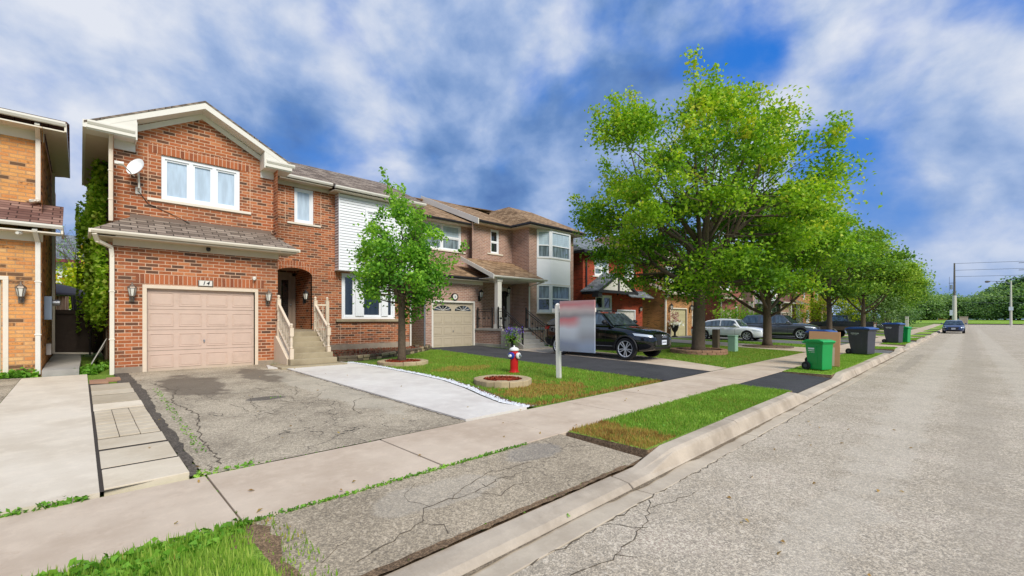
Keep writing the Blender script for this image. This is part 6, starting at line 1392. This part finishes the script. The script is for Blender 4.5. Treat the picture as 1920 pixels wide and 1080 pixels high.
def patch(bvh, quad, d, mname, name, parent, off=.006, nu=8, nv=5, thick=True):
    q = [Vector(p) for p in quad]; d = Vector(d).normalized(); V = []
    for i in range(nu+1):
        for j in range(nv+1):
            u, v = i/nu, j/nv; p = q[0].lerp(q[1], u).lerp(q[3].lerp(q[2], u), v); h = bvh.ray_cast(p-d*2, d)
            V.append(h[0]-d*off if h[0] is not None else None)
    mb = MB(); idx = {}
    for k, p in enumerate(V):
        if p is not None: idx[k] = len(mb.v); mb.v.append(tuple(p))
    for i in range(nu):
        for j in range(nv):
            ks = [i*(nv+1)+j, (i+1)*(nv+1)+j, (i+1)*(nv+1)+j+1, i*(nv+1)+j+1]
            if all(k in idx for k in ks): mb.f.append(tuple(idx[k] for k in ks)); mb.m.append(0)
    if not mb.f: return None
    return mb.build(name, M[mname], parent, world=False, smooth=True)
def make_car(label, loc, heading, L, W, H, kind, pm, wb, rw, foh, zb=.24, group=None, belt=None, hood=None, spokes=10, detail=True, rack=False, rimr=.7, clad=None, grille='cladding'):
    """built along +x = forward"""
    t = thing('parked_car', label, 'car', loc, heading, group)
    xf = L/2-foh; xr = xf-wb; hw = W/2; belt = belt or H*.6; hood = hood or belt*.97
    suv = kind != 'sedan'; rear_t = belt+.06 if suv else belt+.03
    st = [(-L/2, .80, zb+.22, rear_t-.1), (-L/2+.06, .87, zb+.1, rear_t-.03), (-L/2+.3, .95, zb+.04, rear_t), (xr-.3, .985, zb, rear_t), (xr+.3, 1.0, zb, belt+.02), (0, 1.0, zb-.02, belt), (xf-.75, 1.0, zb-.02, belt+.0), (xf-.35, 1.0, zb, hood+(belt-hood)*.55), (xf+.1, .99, zb, hood), (L/2-.5, .94, zb, hood-.06), (L/2-.26, .86, zb+.03, hood-.13), (L/2-.1, .76, zb+.07, hood-.2), (L/2-.02, .65, zb+.11, hood-.3), (L/2, .52, zb+.17, hood-.42)]
    sec = [(0, 0), (.84, 0), (.95, .06), (.99, .3), (1.0, .55), (.985, .78), (.94, .93), (.8, 1.0), (.4, 1.025), (0, 1.035)]
    mb = MB(); n = 2*len(sec)-2
    for x, wf, z0, z1 in st:
        rg_ = [(hw*wf*a, z0+(z1-z0)*b) for a, b in sec]; full = rg_+[(-y, z) for y, z in rg_[-2:0:-1]]
        mb.v += [(x, y, z) for y, z in full]
    for i in range(len(st)-1):
        for j in range(n): mb.f.append((i*n+j, i*n+(j+1) % n, (i+1)*n+(j+1) % n, (i+1)*n+j)); mb.m.append(0)
    for b in (0, (len(st)-1)*n):
        for j in range(len(sec)-1):
            a_, b_, c_, d_ = j, j+1, (n-j-1) % n, (n-j) % n
            f = tuple(dict.fromkeys((b+a_, b+b_, b+c_, b+d_)))
            if len(f) > 2: mb.f.append(f); mb.m.append(0)
    body = mb.build('body', pm, t, world=False, smooth=True, subs=2)
    cut = MB()
    for x in (xf, xr):
        for s in (-1, 1): cut.lathe((x, s*hw, rw+.0), [(rw*1.13, -.32), (rw*1.13, .3)], 28, axis='Y')
    co = cut.build('cutter', M['wheelwell'], None)
    bpy.context.view_layer.update()
    md = body.modifiers.new('arch', 'BOOLEAN'); md.operation = 'DIFFERENCE'; md.object = co; md.solver = 'EXACT'
    co.parent = t; bpy.context.view_layer.update()
    dg = bpy.context.evaluated_depsgraph_get(); me = bpy.data.meshes.new_from_object(body.evaluated_get(dg)); body.modifiers.clear(); body.data = me
    me.materials.clear(); me.materials.append(pm); me.materials.append(M['wheelwell'])
    for p in me.polygons:
        c = p.center; inside = any((c.x-x)**2+(c.z-rw)**2 < (rw*1.16)**2 for x in (xf, xr)) and abs(c.y) < hw*.93 and c.z < rw*2.2 and any(abs(math.hypot(c.x-x, c.z-rw)-rw*1.13) < .05 or abs(abs(c.y)-(hw-.32)) < .03 for x in (xf, xr))
        p.material_index = 1 if inside else 0; p.use_smooth = True
    bpy.data.objects.remove(co)
    bm = bmesh.new(); bm.from_mesh(me); bvh = BVHTree.FromBMesh(bm); bm.free()
    # greenhouse
    if kind == 'sedan': sv = [(-L/2+.42, belt-.02), (-L/2+1.15, H-.13), (-.35, H), (.3, H-.02), (.62, H-.09), (xf-.42, belt-.05)]
    elif kind == 'coupe_suv': sv = [(-L/2+.12, belt-.05), (-L/2+.4, belt+.2), (-L/2+1.05, H-.1), (-.55, H), (.15, H-.01), (.42, H-.07), (xf-.5, belt-.06)]
    else: sv = [(-L/2+.1, belt-.05), (-L/2+.2, belt+.25), (-L/2+.5, H-.06), (-.6, H), (.25, H-.02), (.5, H-.08), (xf-.48, belt-.06)]
    kt = .32 if suv else .42; yb = hw*.93
    yy = lambda z: yb-(z-belt)*kt
    mb = MB(); m_ = len(sv)
    mb.v += [(x, yy(z), z) for x, z in sv]+[(x, -yy(z), z) for x, z in sv]
    mb.f = [tuple(range(m_)), tuple(range(2*m_-1, m_-1, -1))]+[(i, (i+1) % m_, m_+(i+1) % m_, m_+i) for i in range(m_)]; mb.m = [0]*len(mb.f)
    mb.build('roof', pm, t, world=False, bevel=.05)
    # windscreen & rear window
    def strip_glass(a, b, name, ins=.09, e=.01, lo=.06, hi=.06):
        (xa, za), (xb, zb_) = a, b; A = Vector((xa, 0, za)); B = Vector((xb, 0, zb_)); d = B-A; nrm = Vector((-d.z, 0, d.x)).normalized()
        if nrm.z < 0: nrm = -nrm
        P1 = A+d*lo; P2 = B-d*hi; g = MB()
        pts = []
        for P in (P1, P2):
            w = yy(P.z)-ins
            for k in range(7): y = -w+2*w*k/6; pts.append(P+Vector((0, y, 0))+nrm*(e+.012*(1-(y/w)**2)))
        g.add(pts, [(k, k+1, 8+k, 7+k) for k in range(6)]); g.build(name, M['car_glass'], t, world=False, smooth=True)
    strip_glass(sv[-1], sv[-2], 'windscreen', lo=.12, hi=.03)
    if kind == 'sedan': strip_glass(sv[0], sv[1], 'rear_window', lo=.1)
    else: strip_glass(sv[1], sv[2], 'rear_window', lo=.1)
    # side windows (inset polygons on the tumblehome)
    x0 = sv[1][0]+.1 if kind != 'sedan' else sv[0][0]+.55
    roofz = lambda x: np.interp(x, [p[0] for p in sv], [p[1] for p in sv])
    fxe = sv[-1][0]-.3
    if kind == 'sedan': segs = [(-L/2+1.0, -.62), (-.55, .28), (.35, fxe)]; segs = [(-L/2+.95, -.32), (-.24, fxe)]
    elif kind == 'coupe_suv': segs = [(-L/2+.95, xr+.5), (xr+.56, .05), (.13, fxe)]
    else: segs = [(-L/2+.42, xr+.12), (xr+.3, -.05), (.05, fxe)]
    for a, b in segs:
        for s in (-1, 1):
            N_ = 8; zl = belt+.035; top_ = []; bot = []
            for k in range(N_+1):
                x = a+(b-a)*k/N_; zt = max(zl+.004, min(roofz(x)-.075-.02*abs(0), H-.11)); top_.append((x, zt)); bot.append((x, zl))
            pts = [(x, s*(yy(z)+.012), z) for x, z in bot]+[(x, s*(yy(z)+.012), z) for x, z in top_]
            g = MB(); g.add(pts, [(k, k+1, N_+2+k, N_+1+k) for k in range(N_)]); g.build('side_window', M['car_glass'], t, world=False)
    if detail:
        for s in (-1, 1):
            mb = MB(); a, b = segs[0][0]-.05, segs[-1][1]+.05; mb.bar((a, s*(yy(belt+.02)+.012), belt+.02), (b, s*(yy(belt+.02)+.012), belt+.02), .012, .022); mb.build('window_trim', M['chrome' if kind != 'coupe_suv' else 'cladding'], t, world=False)
    # wheels
    for x in (xf, xr):
        for s in (-1, 1):
            y = s*(hw-.115); mb = MB(); mb.lathe((x, y, rw), [(rw*rimr, -.11), (rw*.93, -.115), (rw, -.08), (rw, .08), (rw*.93, .115), (rw*rimr, .11)], 32, axis='Y', caps=False); wh = mb.build('wheel', M['tyre'], t, world=False)
            mb = MB(); rr_ = rw*rimr; mb.lathe((x, y, rw), [(rr_*.98, s*.02), (rr_*.98, s*.03)], 24, axis='Y'); mb.build('brake_disc', M['wheelwell'], wh, world=False)
            mb = MB()
            for k in range(28):
                a0, a1 = 6.2832*k/28, 6.2832*(k+1)/28
                q = [(x+math.cos(a)*r, y+s*o_, rw+math.sin(a)*r) for a, r, o_ in ((a0, rr_*1.0, .112), (a1, rr_*1.0, .112), (a1, rr_*.9, .095), (a0, rr_*.9, .095))]; mb.poly(q)
            for k in range(spokes):
                a = 6.2832*k/spokes; c_, s_ = math.cos(a), math.sin(a); da = .12 if (k % 2) else -.12
                mb.bar((x+c_*rr_*.12, y+s*.085, rw+s_*rr_*.12), (x+math.cos(a+da)*rr_*.94, y+s*.1, rw+math.sin(a+da)*rr_*.94), rr_*.085, .03, up=(0, 1, 0))
            mb.lathe((x, y+s*.09, rw), [(rr_*.2, -.01), (rr_*.2, .012), (rr_*.1, .02)], 14, axis='Y'); mb.build('rim', M['rim'], wh, world=False)
            mb = MB(); pth = []
            for k in range(15): a = -.12+(math.pi+.24)*k/14; pth.append((x+math.cos(a)*rw*1.15, s*(hw*(.985 if suv else .975)), rw+math.sin(a)*rw*1.15))
            mb.tube(pth, .03 if suv else .012, 6); mb.build('wheel_arch', M[clad] if clad else pm, t, world=False, smooth=True)
    # lights, grille, plate, bumper
    hz = hood-.2
    for s in (-1, 1):
        patch(bvh, [(L/2-.62, s*hw*.99, hz+.045), (L/2-.1, s*hw*.6, hz-.02), (L/2-.1, s*hw*.6, hz-.1), (L/2-.55, s*hw*.99, hz-.04)], (-.75, -s*.66, 0), 'headlight', 'headlight', t, nu=10)
        patch(bvh, [(-L/2+.35, s*hw*.98, belt-.02), (-L/2+.02, s*hw*.6, belt-.04), (-L/2+.02, s*hw*.6, belt-.2), (-L/2+.3, s*hw*.98, belt-.18)], (.75, -s*.66, 0), 'redlens', 'tail_light', t, nu=10)
        if detail:
            for xd in (segs[-1][0]-.03, (segs[-2][0]-.02) if len(segs) > 1 else -1, segs[-1][1]-.02):
                patch(bvh, [(xd-.006, s*3, belt-.03), (xd+.006, s*3, belt-.03), (xd+.006, s*3, zb+.12), (xd-.006, s*3, zb+.12)], (0, -s, 0), 'wheelwell', 'door_seam', t, .002, 1, 10)
            for (a, b) in segs[-2:]:
                xh = a+.16; h = bvh.ray_cast(Vector((xh, s*3, belt-.14)), Vector((0, -s, 0)))
                if h[0] is not None:
                    q = MB(); q.bar((xh-.11, h[0].y+s*.02, belt-.13), (xh+.11, h[0].y+s*.02, belt-.13), .025, .03); q.build('door_handle', pm, t, world=False, bevel=.006)
            patch(bvh, [(xr+rw*1.2, s*3, zb+.14), (xf-rw*1.2, s*3, zb+.14), (xf-rw*1.2, s*3, zb+.02), (xr+rw*1.2, s*3, zb+.02)], (0, -s, 0), clad or 'cladding', 'side_skirt', t, .012, 8, 3)
            if clad: patch(bvh, [(xr+rw*1.3, s*3, zb+.2), (xf-rw*1.3, s*3, zb+.2), (xf-rw*1.3, s*3, zb+.175), (xr+rw*1.3, s*3, zb+.175)], (0, -s, 0), 'chrome', 'side_trim', t, .014, 8, 1)
        q = MB(); xm = fxe+.0; q.lathe((xm, s*(yb+.14), belt+.12), [(.03, -.1), (.1, -.07), (.11, .0), (.08, .08), (.02, .1)], 10, axis='Y', sx=.8, sy=.75); q.bar((xm+.05, s*(yb-.02), belt+.03), (xm, s*(yb+.1), belt+.09), .05, .04); q.build('side_mirror', pm if kind != 'coupe_suv' else M['cladding'], t, world=False, smooth=True)
    patch(bvh, [(L, -hw*.5, hz+.0), (L, hw*.5, hz+.0), (L, hw*.42, zb+.26), (L, -hw*.42, zb+.26)], (-1, 0, 0), grille, 'grille', t, .008, 10, 6)
    patch(bvh, [(L, -hw*.72, zb+.2), (L, hw*.72, zb+.2), (L, hw*.62, zb+.06), (L, -hw*.62, zb+.06)], (-1, 0, 0), 'cladding', 'bumper_intake', t, .008, 10, 4)
    h = bvh.ray_cast(Vector((L, 0, zb+.33)), Vector((-1, 0, 0)))
    if h[0] is not None:
        x = h[0].x+.03; q = MB(); q.box(x-.02, -.16, zb+.26, x, .16, zb+.42); pl = q.build('license_plate', M['plate'], t, world=False)
        q = MB(); 
        for k in range(6): q.box(x, -.13+k*.045, zb+.32, x+.003, -.105+k*.045, zb+.37)
        q.build('plate_digits', M['number_black'], pl, world=False)
        if kind == 'coupe_suv':
            for k in range(4):
                q = MB(); th = [i*6.2832/14 for i in range(15)]; q.tube([(x+.0, -.12+k*.08+math.cos(a)*.052, hz-.06+math.sin(a)*.052) for a in th], .008, 5, cap=False); q.build('ring_emblem', M['chrome'], t, world=False)
        elif detail:
            q = MB(); q.lathe((x, 0, hz-.06), [(.07, -.01), (.07, .015)], 14, axis='X', sy=.7); q.build('emblem', M['chrome'], t, world=False)
    if rack:
        for s in (-1, 1):
            q = MB(); yv = yy(H-.05)-.1; q.tube([(-L/2+1.1, s*yv, H-.03), (-L/2+1.2, s*yv, H+.04), (.0, s*yv, H+.05), (.15, s*yv, H-.02)], .018, 6); q.build('roof_rail', M['cladding'], t, world=False)
    return t
PB = paint('black_car_paint', srgb(14, 16, 21), .35, .12); PW = paint('white_car_paint', srgb(246, 247, 248), .0, .3); PG = paint('dark_grey_car_paint', srgb(96, 98, 102), .6, .3); PS = paint('silver_car_paint', srgb(206, 208, 212), .5, .3); PBl = paint('blue_car_paint', srgb(40, 58, 104), .4, .25); PD = paint('charcoal_car_paint', srgb(60, 62, 70), .3, .35)
suv = make_car('glossy black SUV parked in front of the pinkish brown house', (14.68, 9.9, .08), R(-90), 4.9, 1.98, 1.72, 'coupe_suv', PB, 2.98, .39, .94, .28, belt=1.21, hood=1.1, rack=True, rimr=.74, clad='cladding')
make_car('white sedan parked beside the trunk of the tall maple', (32.1, 11.5, .08), R(-90), 4.75, 1.84, 1.46, 'sedan', PW, 2.8, .335, .95, .2, belt=.93, hood=.9, spokes=14)
make_car('dark grey SUV parked behind the second maple trunk', (37.0, 9.75, .07), R(-90), 5.0, 2.0, 1.78, 'suv', PG, 2.87, .39, .9, .25, belt=1.12, hood=1.1, rack=True, clad='cladding')
make_car('silver car peeking out beyond the hood of the grey SUV', (40.1, 10.4, .08), R(-90), 4.6, 1.8, 1.45, 'sedan', PS, 2.7, .33, .9, .2, belt=.93, hood=.9, detail=False)
make_car('small dark blue sedan parked at the kerb far down the street, facing the camera', (71, 1.12, roadz(71, 1)), R(180), 4.6, 1.8, 1.46, 'sedan', PBl, 2.7, .33, .9, .18, belt=.93, hood=.9, detail=False, grille='cladding')
make_car('pale far car under the street trees behind the white post', (78, 9.8, base(78)+.08), R(-90), 4.8, 1.85, 1.75, 'suv', PS, 2.8, .35, .9, .22, belt=1.1, hood=1.05, detail=False)
make_car('dark far car left of the white post, seen above the blue lids', (66.5, 9.0, base(66)+.08), R(-90), 4.7, 1.85, 1.5, 'sedan', PD, 2.7, .33, .9, .2, belt=.95, hood=.92, detail=False)
# pickup truck, only bed and cab seen over the bins
t = thing('pickup_truck', 'long dark grey pickup truck in front of the golden shrub, tail to the street', 'pickup truck', (57.6, 9.3, .12), R(90))
mb = MB(); body_side = [(-2.75, .45), (-2.75, 1.12), (-.7, 1.12), (-.7, 1.16), (1.2, 1.14), (2.6, 1.04), (2.8, .9), (2.8, .45)]
mb.prism(body_side, 'Y', -.95, .95); mb.build('body', PD, t, world=False, bevel=.06)
mb = MB(); mb.box(-2.6, -.82, .8, -.75, .82, 1.126); mb.build('bed_liner', M['wheelwell'], t, world=False)
mb = MB(); cab = [(-.75, 1.1), (-.6, 1.78), (.65, 1.8), (1.35, 1.14)]; mb.v += [(x, .86-(z-1.1)*.2, z) for x, z in cab]+[(x, -.86+(z-1.1)*.2, z) for x, z in cab]; mb.f = [(0, 1, 2, 3), (7, 6, 5, 4)]+[(i, (i+1) % 4, 4+(i+1) % 4, 4+i) for i in range(4)]; mb.m = [0]*6; mb.build('cab', PD, t, world=False, bevel=.05)
for s in (-1, 1):
    mb = MB(); pts = [(-.55, 1.2), (-.48, 1.68), (.55, 1.7), (1.1, 1.2)]; mb.add([(x, s*(.87-(z-1.1)*.2), z) for x, z in pts], [(0, 1, 2, 3)]); mb.build('side_window', M['car_glass'], t, world=False)
for x in (-1.75, 1.75):
    for s in (-1, 1):
        mb = MB(); mb.lathe((x, s*.86, .38), [(.24, -.11), (.38, -.1), (.38, .1), (.24, .11)], 24, axis='Y'); w_ = mb.build('wheel', M['tyre'], t, world=False); mb = MB(); mb.lathe((x, s*.9, .38), [(.25, -.05), (.25, .05), (.08, .08)], 14, axis='Y'); mb.build('rim', M['rim'], w_, world=False)
for s in (-1, 1):
    mb = MB(); mb.box(-2.77, s*.8-.1, .75, -2.74, s*.8+.1, 1.05); mb.build('tail_light', M['redlens'], t, world=False)
# low utility trailer in front of the pickup
t = thing('utility_trailer', 'low timber sided trailer with curved mudguard behind the dark bin', 'trailer', (43.0, 7.5, .05), R(82))
mb = MB(); mb.box(-1.6, -.75, .62, 1.6, .75, .68); mb.build('deck', M['oldwood'], t, world=False)
mb = MB(); mb.box(-1.62, -.79, .6, 1.62, -.75, .86); mb.box(-1.62, .75, .6, 1.62, .79, .86); mb.box(-1.62, -.75, .6, -1.58, .75, .86); mb.build('side_board', M['oldwood'], t, world=False)
mb = MB(); mb.bar((1.6, 0, .58), (2.9, 0, .5), .08, .08); mb.bar((2.7, 0, .5), (2.7, 0, .0), .06, .06); mb.build('drawbar', M['iron'], t, world=False)
for s in (-1, 1):
    mb = MB(); mb.lathe((-.2, s*.92, .31), [(.18, -.09), (.31, -.08), (.31, .08), (.18, .09)], 22, axis='Y'); w_ = mb.build('wheel', M['tyre'], t, world=False); mb = MB(); mb.lathe((-.2, s*.96, .31), [(.19, -.04), (.19, .04), (.06, .06)], 12, axis='Y'); mb.build('rim', M['rim'], w_, world=False)
    mb = MB(); a = [math.pi*k/10 for k in range(11)]; mb.add([(-.2+math.cos(q)*.4, s*.8, .31+math.sin(q)*.42) for q in a]+[(-.2+math.cos(q)*.4, s*1.05, .31+math.sin(q)*.42) for q in a], [(k, k+1, 12+k, 11+k) for k in range(10)]); mb.build('mudguard', M['steel'], t, world=False, normals=False)
# poles
t = thing('utility_pole', 'tall utility pole with pale concrete foot and dark upper shaft behind the blue car', 'utility pole', (139, 2.1, .5))
mb = MB(); mb.tube([(0, 0, -.5), (0, 0, 6.2)], [.42, .34], 12); mb.build('pole_foot', M['polecrete'], t, world=False); mb = MB(); mb.tube([(0, 0, 6.2), (0, 0, 13.4)], [.2, .13], 10); mb.build('pole_shaft', M['polewood'], t, world=False)
mb = MB(); mb.tube([(0, .5, 7.6), (0, .5, 8.6)], .22, 10); mb.build('transformer', M['steel'], t, world=False); mb = MB(); mb.bar((0, -.2, 9.0), (0, .9, 9.0), .08, .1); mb.bar((-.02, .8, 7.2), (-.02, .8, 10.4), .05, .05); mb.build('cross_arm', M['polewood'], t, world=False)
mb = MB(); mb.box(-.42, .25, 1.8, -.38, .75, 3.0); mb.build('notice_plate', M['plate'], t, world=False)
for k, z in enumerate((13.3, 11.8, 10.4, 5.9, 4.6)):
    w_ = thing('overhead_wire', 'thin overhead wire right of the utility pole, ' + ('topmost', 'second from the top', 'third from the top', 'fourth from the top', 'lowest')[k], 'wire', (139, 2.1, .5+z)); mb = MB()
    mb.tube([(2*i, -12*i, -.8*math.sin(math.pi*i/8)) for i in range(9)], .035, 5); mb.build('cable', M['wire'], w_, world=False)
    if k < 3:
        mb = MB(); mb.tube([(1.6+.35*i, -9.5-2*i, -.55) for i in range(4)], .055, 6); mb.build('splice', M['wire'], w_, world=False)
t = thing('street_lamp', 'pale concrete street lamp with a long arm at the far right', 'street lamp', (128, -5.75, .55))
mb = MB(); mb.tube([(0, 0, -.4), (0, 0, 8.2)], [.2, .11], 10); mb.build('pole', M['polecrete'], t, world=False)
mb = MB(); mb.tube([(0, 0, 7.6), (0, .8, 8.2), (0, 2.8, 8.4)], .05, 6); mb.build('arm', M['steel'], t, world=False)
mb = MB(); mb.lathe((0, 3.1, 8.3), [(.08, -.4), (.2, -.1), (.2, .2), (.08, .35)], 8, axis='Y'); mb.build('lamp_head', M['polewood'], t, world=False)
mb = MB(); mb.box(-.26, -.3, 2.6, -.2, .3, 3.3); mb.build('notice_plate', M['plate'], t, world=False)
t = thing('sign_post', 'slim white post on the grass under the far street trees', 'post', (75, 5.4, base(75)))
mb = MB(); mb.box(-.16, -.16, 0, .16, .16, 1.7); mb.build('post', M['white'], t, world=False, bevel=.01); mb = MB(); mb.box(-.18, -.18, 1.7, .18, .18, 1.76); mb.build('cap', M['white'], t, world=False)
t = thing('building', 'reddish flat building far beyond the trees, left of the utility pole', 'building', (230, 5.6, 1))
mb = MB(); mb.box(-4, -1.8, 0, 8, 2.2, 7.4); mb.build('wall', M['redcrete'], t, world=False); mb = MB(); mb.box(-4.3, -2.0, 7.4, 8.3, 2.4, 7.8); mb.build('roof', M['redcrete'], t, world=False)
t = thing('traffic_barrel', 'small tan utility cabinet on the grass behind the blue car', 'utility cabinet', (126, .6, .4)); t.name = 'utility_cabinet'
mb = MB(); mb.box(-.5, -.6, 0, .5, .6, 1.5); mb.build('cabinet', M['paver'], t, world=False, bevel=.03); mb = MB(); mb.box(-.55, -.65, 1.5, .55, .65, 1.6); mb.build('lid', M['paver'], t, world=False)
# ------------------------------------------------------------------ camera, light, sky
YAW = math.atan2(855, 832)
cd = bpy.data.cameras.new('camera'); cam = bpy.data.objects.new('camera', cd); COL.objects.link(cam); scene.camera = cam
cd.sensor_width = 36; cd.lens = 36*832/1920; cd.shift_y = 58/1920; cd.clip_start = .05; cd.clip_end = 3000
cam.location = (0, 0, 1.52)
cam.rotation_euler = (R(90), 0, YAW-R(90))
SUN_EL, SUN_AZ = 42, 260     # azimuth of the direction towards the sun, measured from +x to +y
sd = bpy.data.lights.new('sun', 'SUN'); so = bpy.data.objects.new('sun', sd); COL.objects.link(so)
sd.energy = 3.7; sd.angle = R(26); sd.color = (1, .95, .86)
tv = Vector((math.cos(R(SUN_EL))*math.cos(R(SUN_AZ)), math.cos(R(SUN_EL))*math.sin(R(SUN_AZ)), math.sin(R(SUN_EL))))
so.rotation_euler = tv.to_track_quat('Z', 'Y').to_euler(); so.location = (0, 0, 40)
w = bpy.data.worlds.new('World'); scene.world = w; w.use_nodes = True; t = NT(w.node_tree); t.N.clear()
sky = t.n('ShaderNodeTexSky'); sky.sky_type = 'NISHITA'; sky.sun_disc = False; sky.sun_elevation = R(SUN_EL); sky.sun_rotation = R(90-SUN_AZ); sky.altitude = 200; sky.air_density = 1.0; sky.dust_density = .6; sky.ozone_density = 2.5
d = t.n('ShaderNodeTexCoord').outputs['Generated']; sp = t.n('ShaderNodeSeparateXYZ', {0: d}); STR = .1
z = t.math('MAXIMUM', sp.outputs[2], 0.0)
st0 = t.n('ShaderNodeVectorMath', {0: d, 1: (1, 1, 1.35)}, operation='MULTIPLY').outputs[0]
wv = t.n('ShaderNodeVectorMath', {0: t.n('ShaderNodeTexNoise', {'Scale': 2.6, 'Detail': 2.0, 'Vector': st0}).outputs[1], 1: (.12, .12, .12)}, operation='MULTIPLY').outputs[0]
st = t.n('ShaderNodeVectorMath', {0: st0, 1: wv}, operation='ADD').outputs[0]
def shifted(v): return t.n('ShaderNodeVectorMath', {0: st, 1: v}, operation='ADD').outputs[0]
n1 = t.noise(shifted((1.3, .4, .8)), 4.2, 7, .5); n2 = t.noise(shifted((3.1, 5.2, 1)), 3.8, 4, .45); n3 = t.noise(shifted((7.3, 2.1, 4)), 7.2, 7, .54)
def lobe(v, pw):
    L = math.sqrt(sum(c*c for c in v)); dot = t.n('ShaderNodeVectorMath', {0: d, 1: tuple(c/L for c in v)}, operation='DOT_PRODUCT').outputs['Value']
    return t.math('POWER', t.math('MAXIMUM', dot, 0.0), pw)
def px(x, y): u = (x-960)/832; v = (598-y)/832; c, s_ = math.cos(YAW), math.sin(YAW); return (c+s_*u, s_-c*u, v)
def lobes(lst):
    a = None
    for (x, y, pw, wt) in lst:
        m = t.math('MULTIPLY', lobe(px(x, y), pw), wt); a = m if a is None else t.math('ADD', a, m)
    return a
clear = lobes(((1400, 60, 90, .2), (1570, 200, 200, .2), (1690, 30, 300, .14), (1560, 420, 120, .1), (1500, -200, 40, .1), (620, 40, 300, .08)))
lm = lobes(((90, 70, 22, .22), (330, 120, 160, .08), (720, 70, 160, .20), (950, 60, 120, .17), (1800, 110, 160, .14), (1790, 290, 160, .18),
            (500, 110, 130, -.16), (520, 220, 130, -.12), (870, 310, 30, -.2), (1050, 220, 130, -.06), (1720, 470, 40, -.07), (1250, 120, 120, -.08)))
cov = t.smooth(t.math('SUBTRACT', t.math('MULTIPLY_ADD', n1, 1.7, -.09), clear), .28, .72)
lum = t.math('ADD', t.math('ADD', t.math('MULTIPLY_ADD', n2, 1.25, -.35), t.math('MULTIPLY_ADD', n3, 1.2, -.28)), lm)
def lin(r, g, b): c = srgb(r, g, b); return (c[0]/STR, c[1]/STR, c[2]/STR, 1)
cc = t.ramp(t.math('SUBTRACT', lum, .09), ((.0, lin(86, 122, 180)), (.2, lin(106, 142, 196)), (.34, lin(132, 162, 210)), (.5, lin(164, 186, 224)), (.66, lin(198, 210, 233)), (.86, lin(226, 231, 242))))
blue = t.mix(.9, sky.outputs[0], t.ramp(z, ((0, lin(130, 166, 222)), (.18, lin(84, 142, 222)), (.4, lin(44, 126, 224)), (1, lin(24, 98, 208)))))
hz = t.smooth(z, .0, .16)
col = t.mix(cov, blue, cc)
col = t.mix(t.math('MULTIPLY', t.math('SUBTRACT', 1.0, hz), .5), col, lin(150, 180, 226))
bg = t.n('ShaderNodeBackground', {'Color': col, 'Strength': STR}); t.n('ShaderNodeOutputWorld', {0: bg.outputs[0]})
scene.view_settings.view_transform = 'Standard'; scene.view_settings.look = 'None'; scene.view_settings.exposure = 0; scene.view_settings.gamma = 1
scene.cycles.max_bounces = 6; scene.cycles.diffuse_bounces = 3; scene.cycles.glossy_bounces = 3; scene.cycles.transmission_bounces = 4; scene.cycles.transparent_max_bounces = 4
scene.cycles.use_denoising = True; scene.cycles.caustics_reflective = False; scene.cycles.caustics_refractive = False; scene.cycles.sample_clamp_indirect = 6

for o in list(scene.objects):
    if o.parent is None and o.get('category'):
        g = {'planter ring': 'planter rings on the lawns', 'shrub': 'garden shrubs', 'wire': 'overhead wires', 'house': 'houses along the street', 'car': 'cars parked along the street', 'paving slab': 'paving slabs beside the driveway'}.get(o['category'])
        if g and not o.get('group'): o['group'] = g
# every loose piece of these trim parts becomes a part of its own
def split_loose(o):
    me = o.data; bm = bmesh.new(); bm.from_mesh(me); bm.verts.ensure_lookup_table(); seen = set(); comps = []
    for v in bm.verts:
        if v.index in seen: continue
        st_ = [v]; seen.add(v.index); comp = set()
        while st_:
            a = st_.pop(); comp.add(a.index)
            for e in a.link_edges:
                b = e.other_vert(a)
                if b.index not in seen: seen.add(b.index); st_.append(b)
        comps.append(comp)
    bm.free()
    if len(comps) < 2: return
    own = {}
    for i, c in enumerate(comps):
        for k in c: own[k] = i
    polys = [[] for _ in comps]
    for p in me.polygons: polys[own[p.vertices[0]]].append(list(p.vertices))
    for i, ps in enumerate(polys):
        ids = sorted(comps[i]); mp = {k: j for j, k in enumerate(ids)}
        nm = bpy.data.meshes.new(o.name.split('.')[0]); nm.from_pydata([tuple(me.vertices[k].co) for k in ids], [], [[mp[k] for k in p] for p in ps]); nm.materials.append(me.materials[0])
        if i == 0: new0 = nm
        else:
            c = o.copy(); c.data = nm; COL.objects.link(c)
    o.data = new0
for o in list(scene.objects):
    if o.type == 'MESH' and o.parent is not None and o.name.split('.')[0] in ('soffit', 'foundation', 'fascia', 'mortar_joint', 'bay_panel', 'bay_moulding', 'mullion_panel', 'rake_board', 'gable_timber', 'porch_trim', 'flap', 'fence_rail', 'beam', 'cross_arm', 'side_board', 'garage_roof', 'roof_rail', 'side_panel', 'splice'):
        split_loose(o)
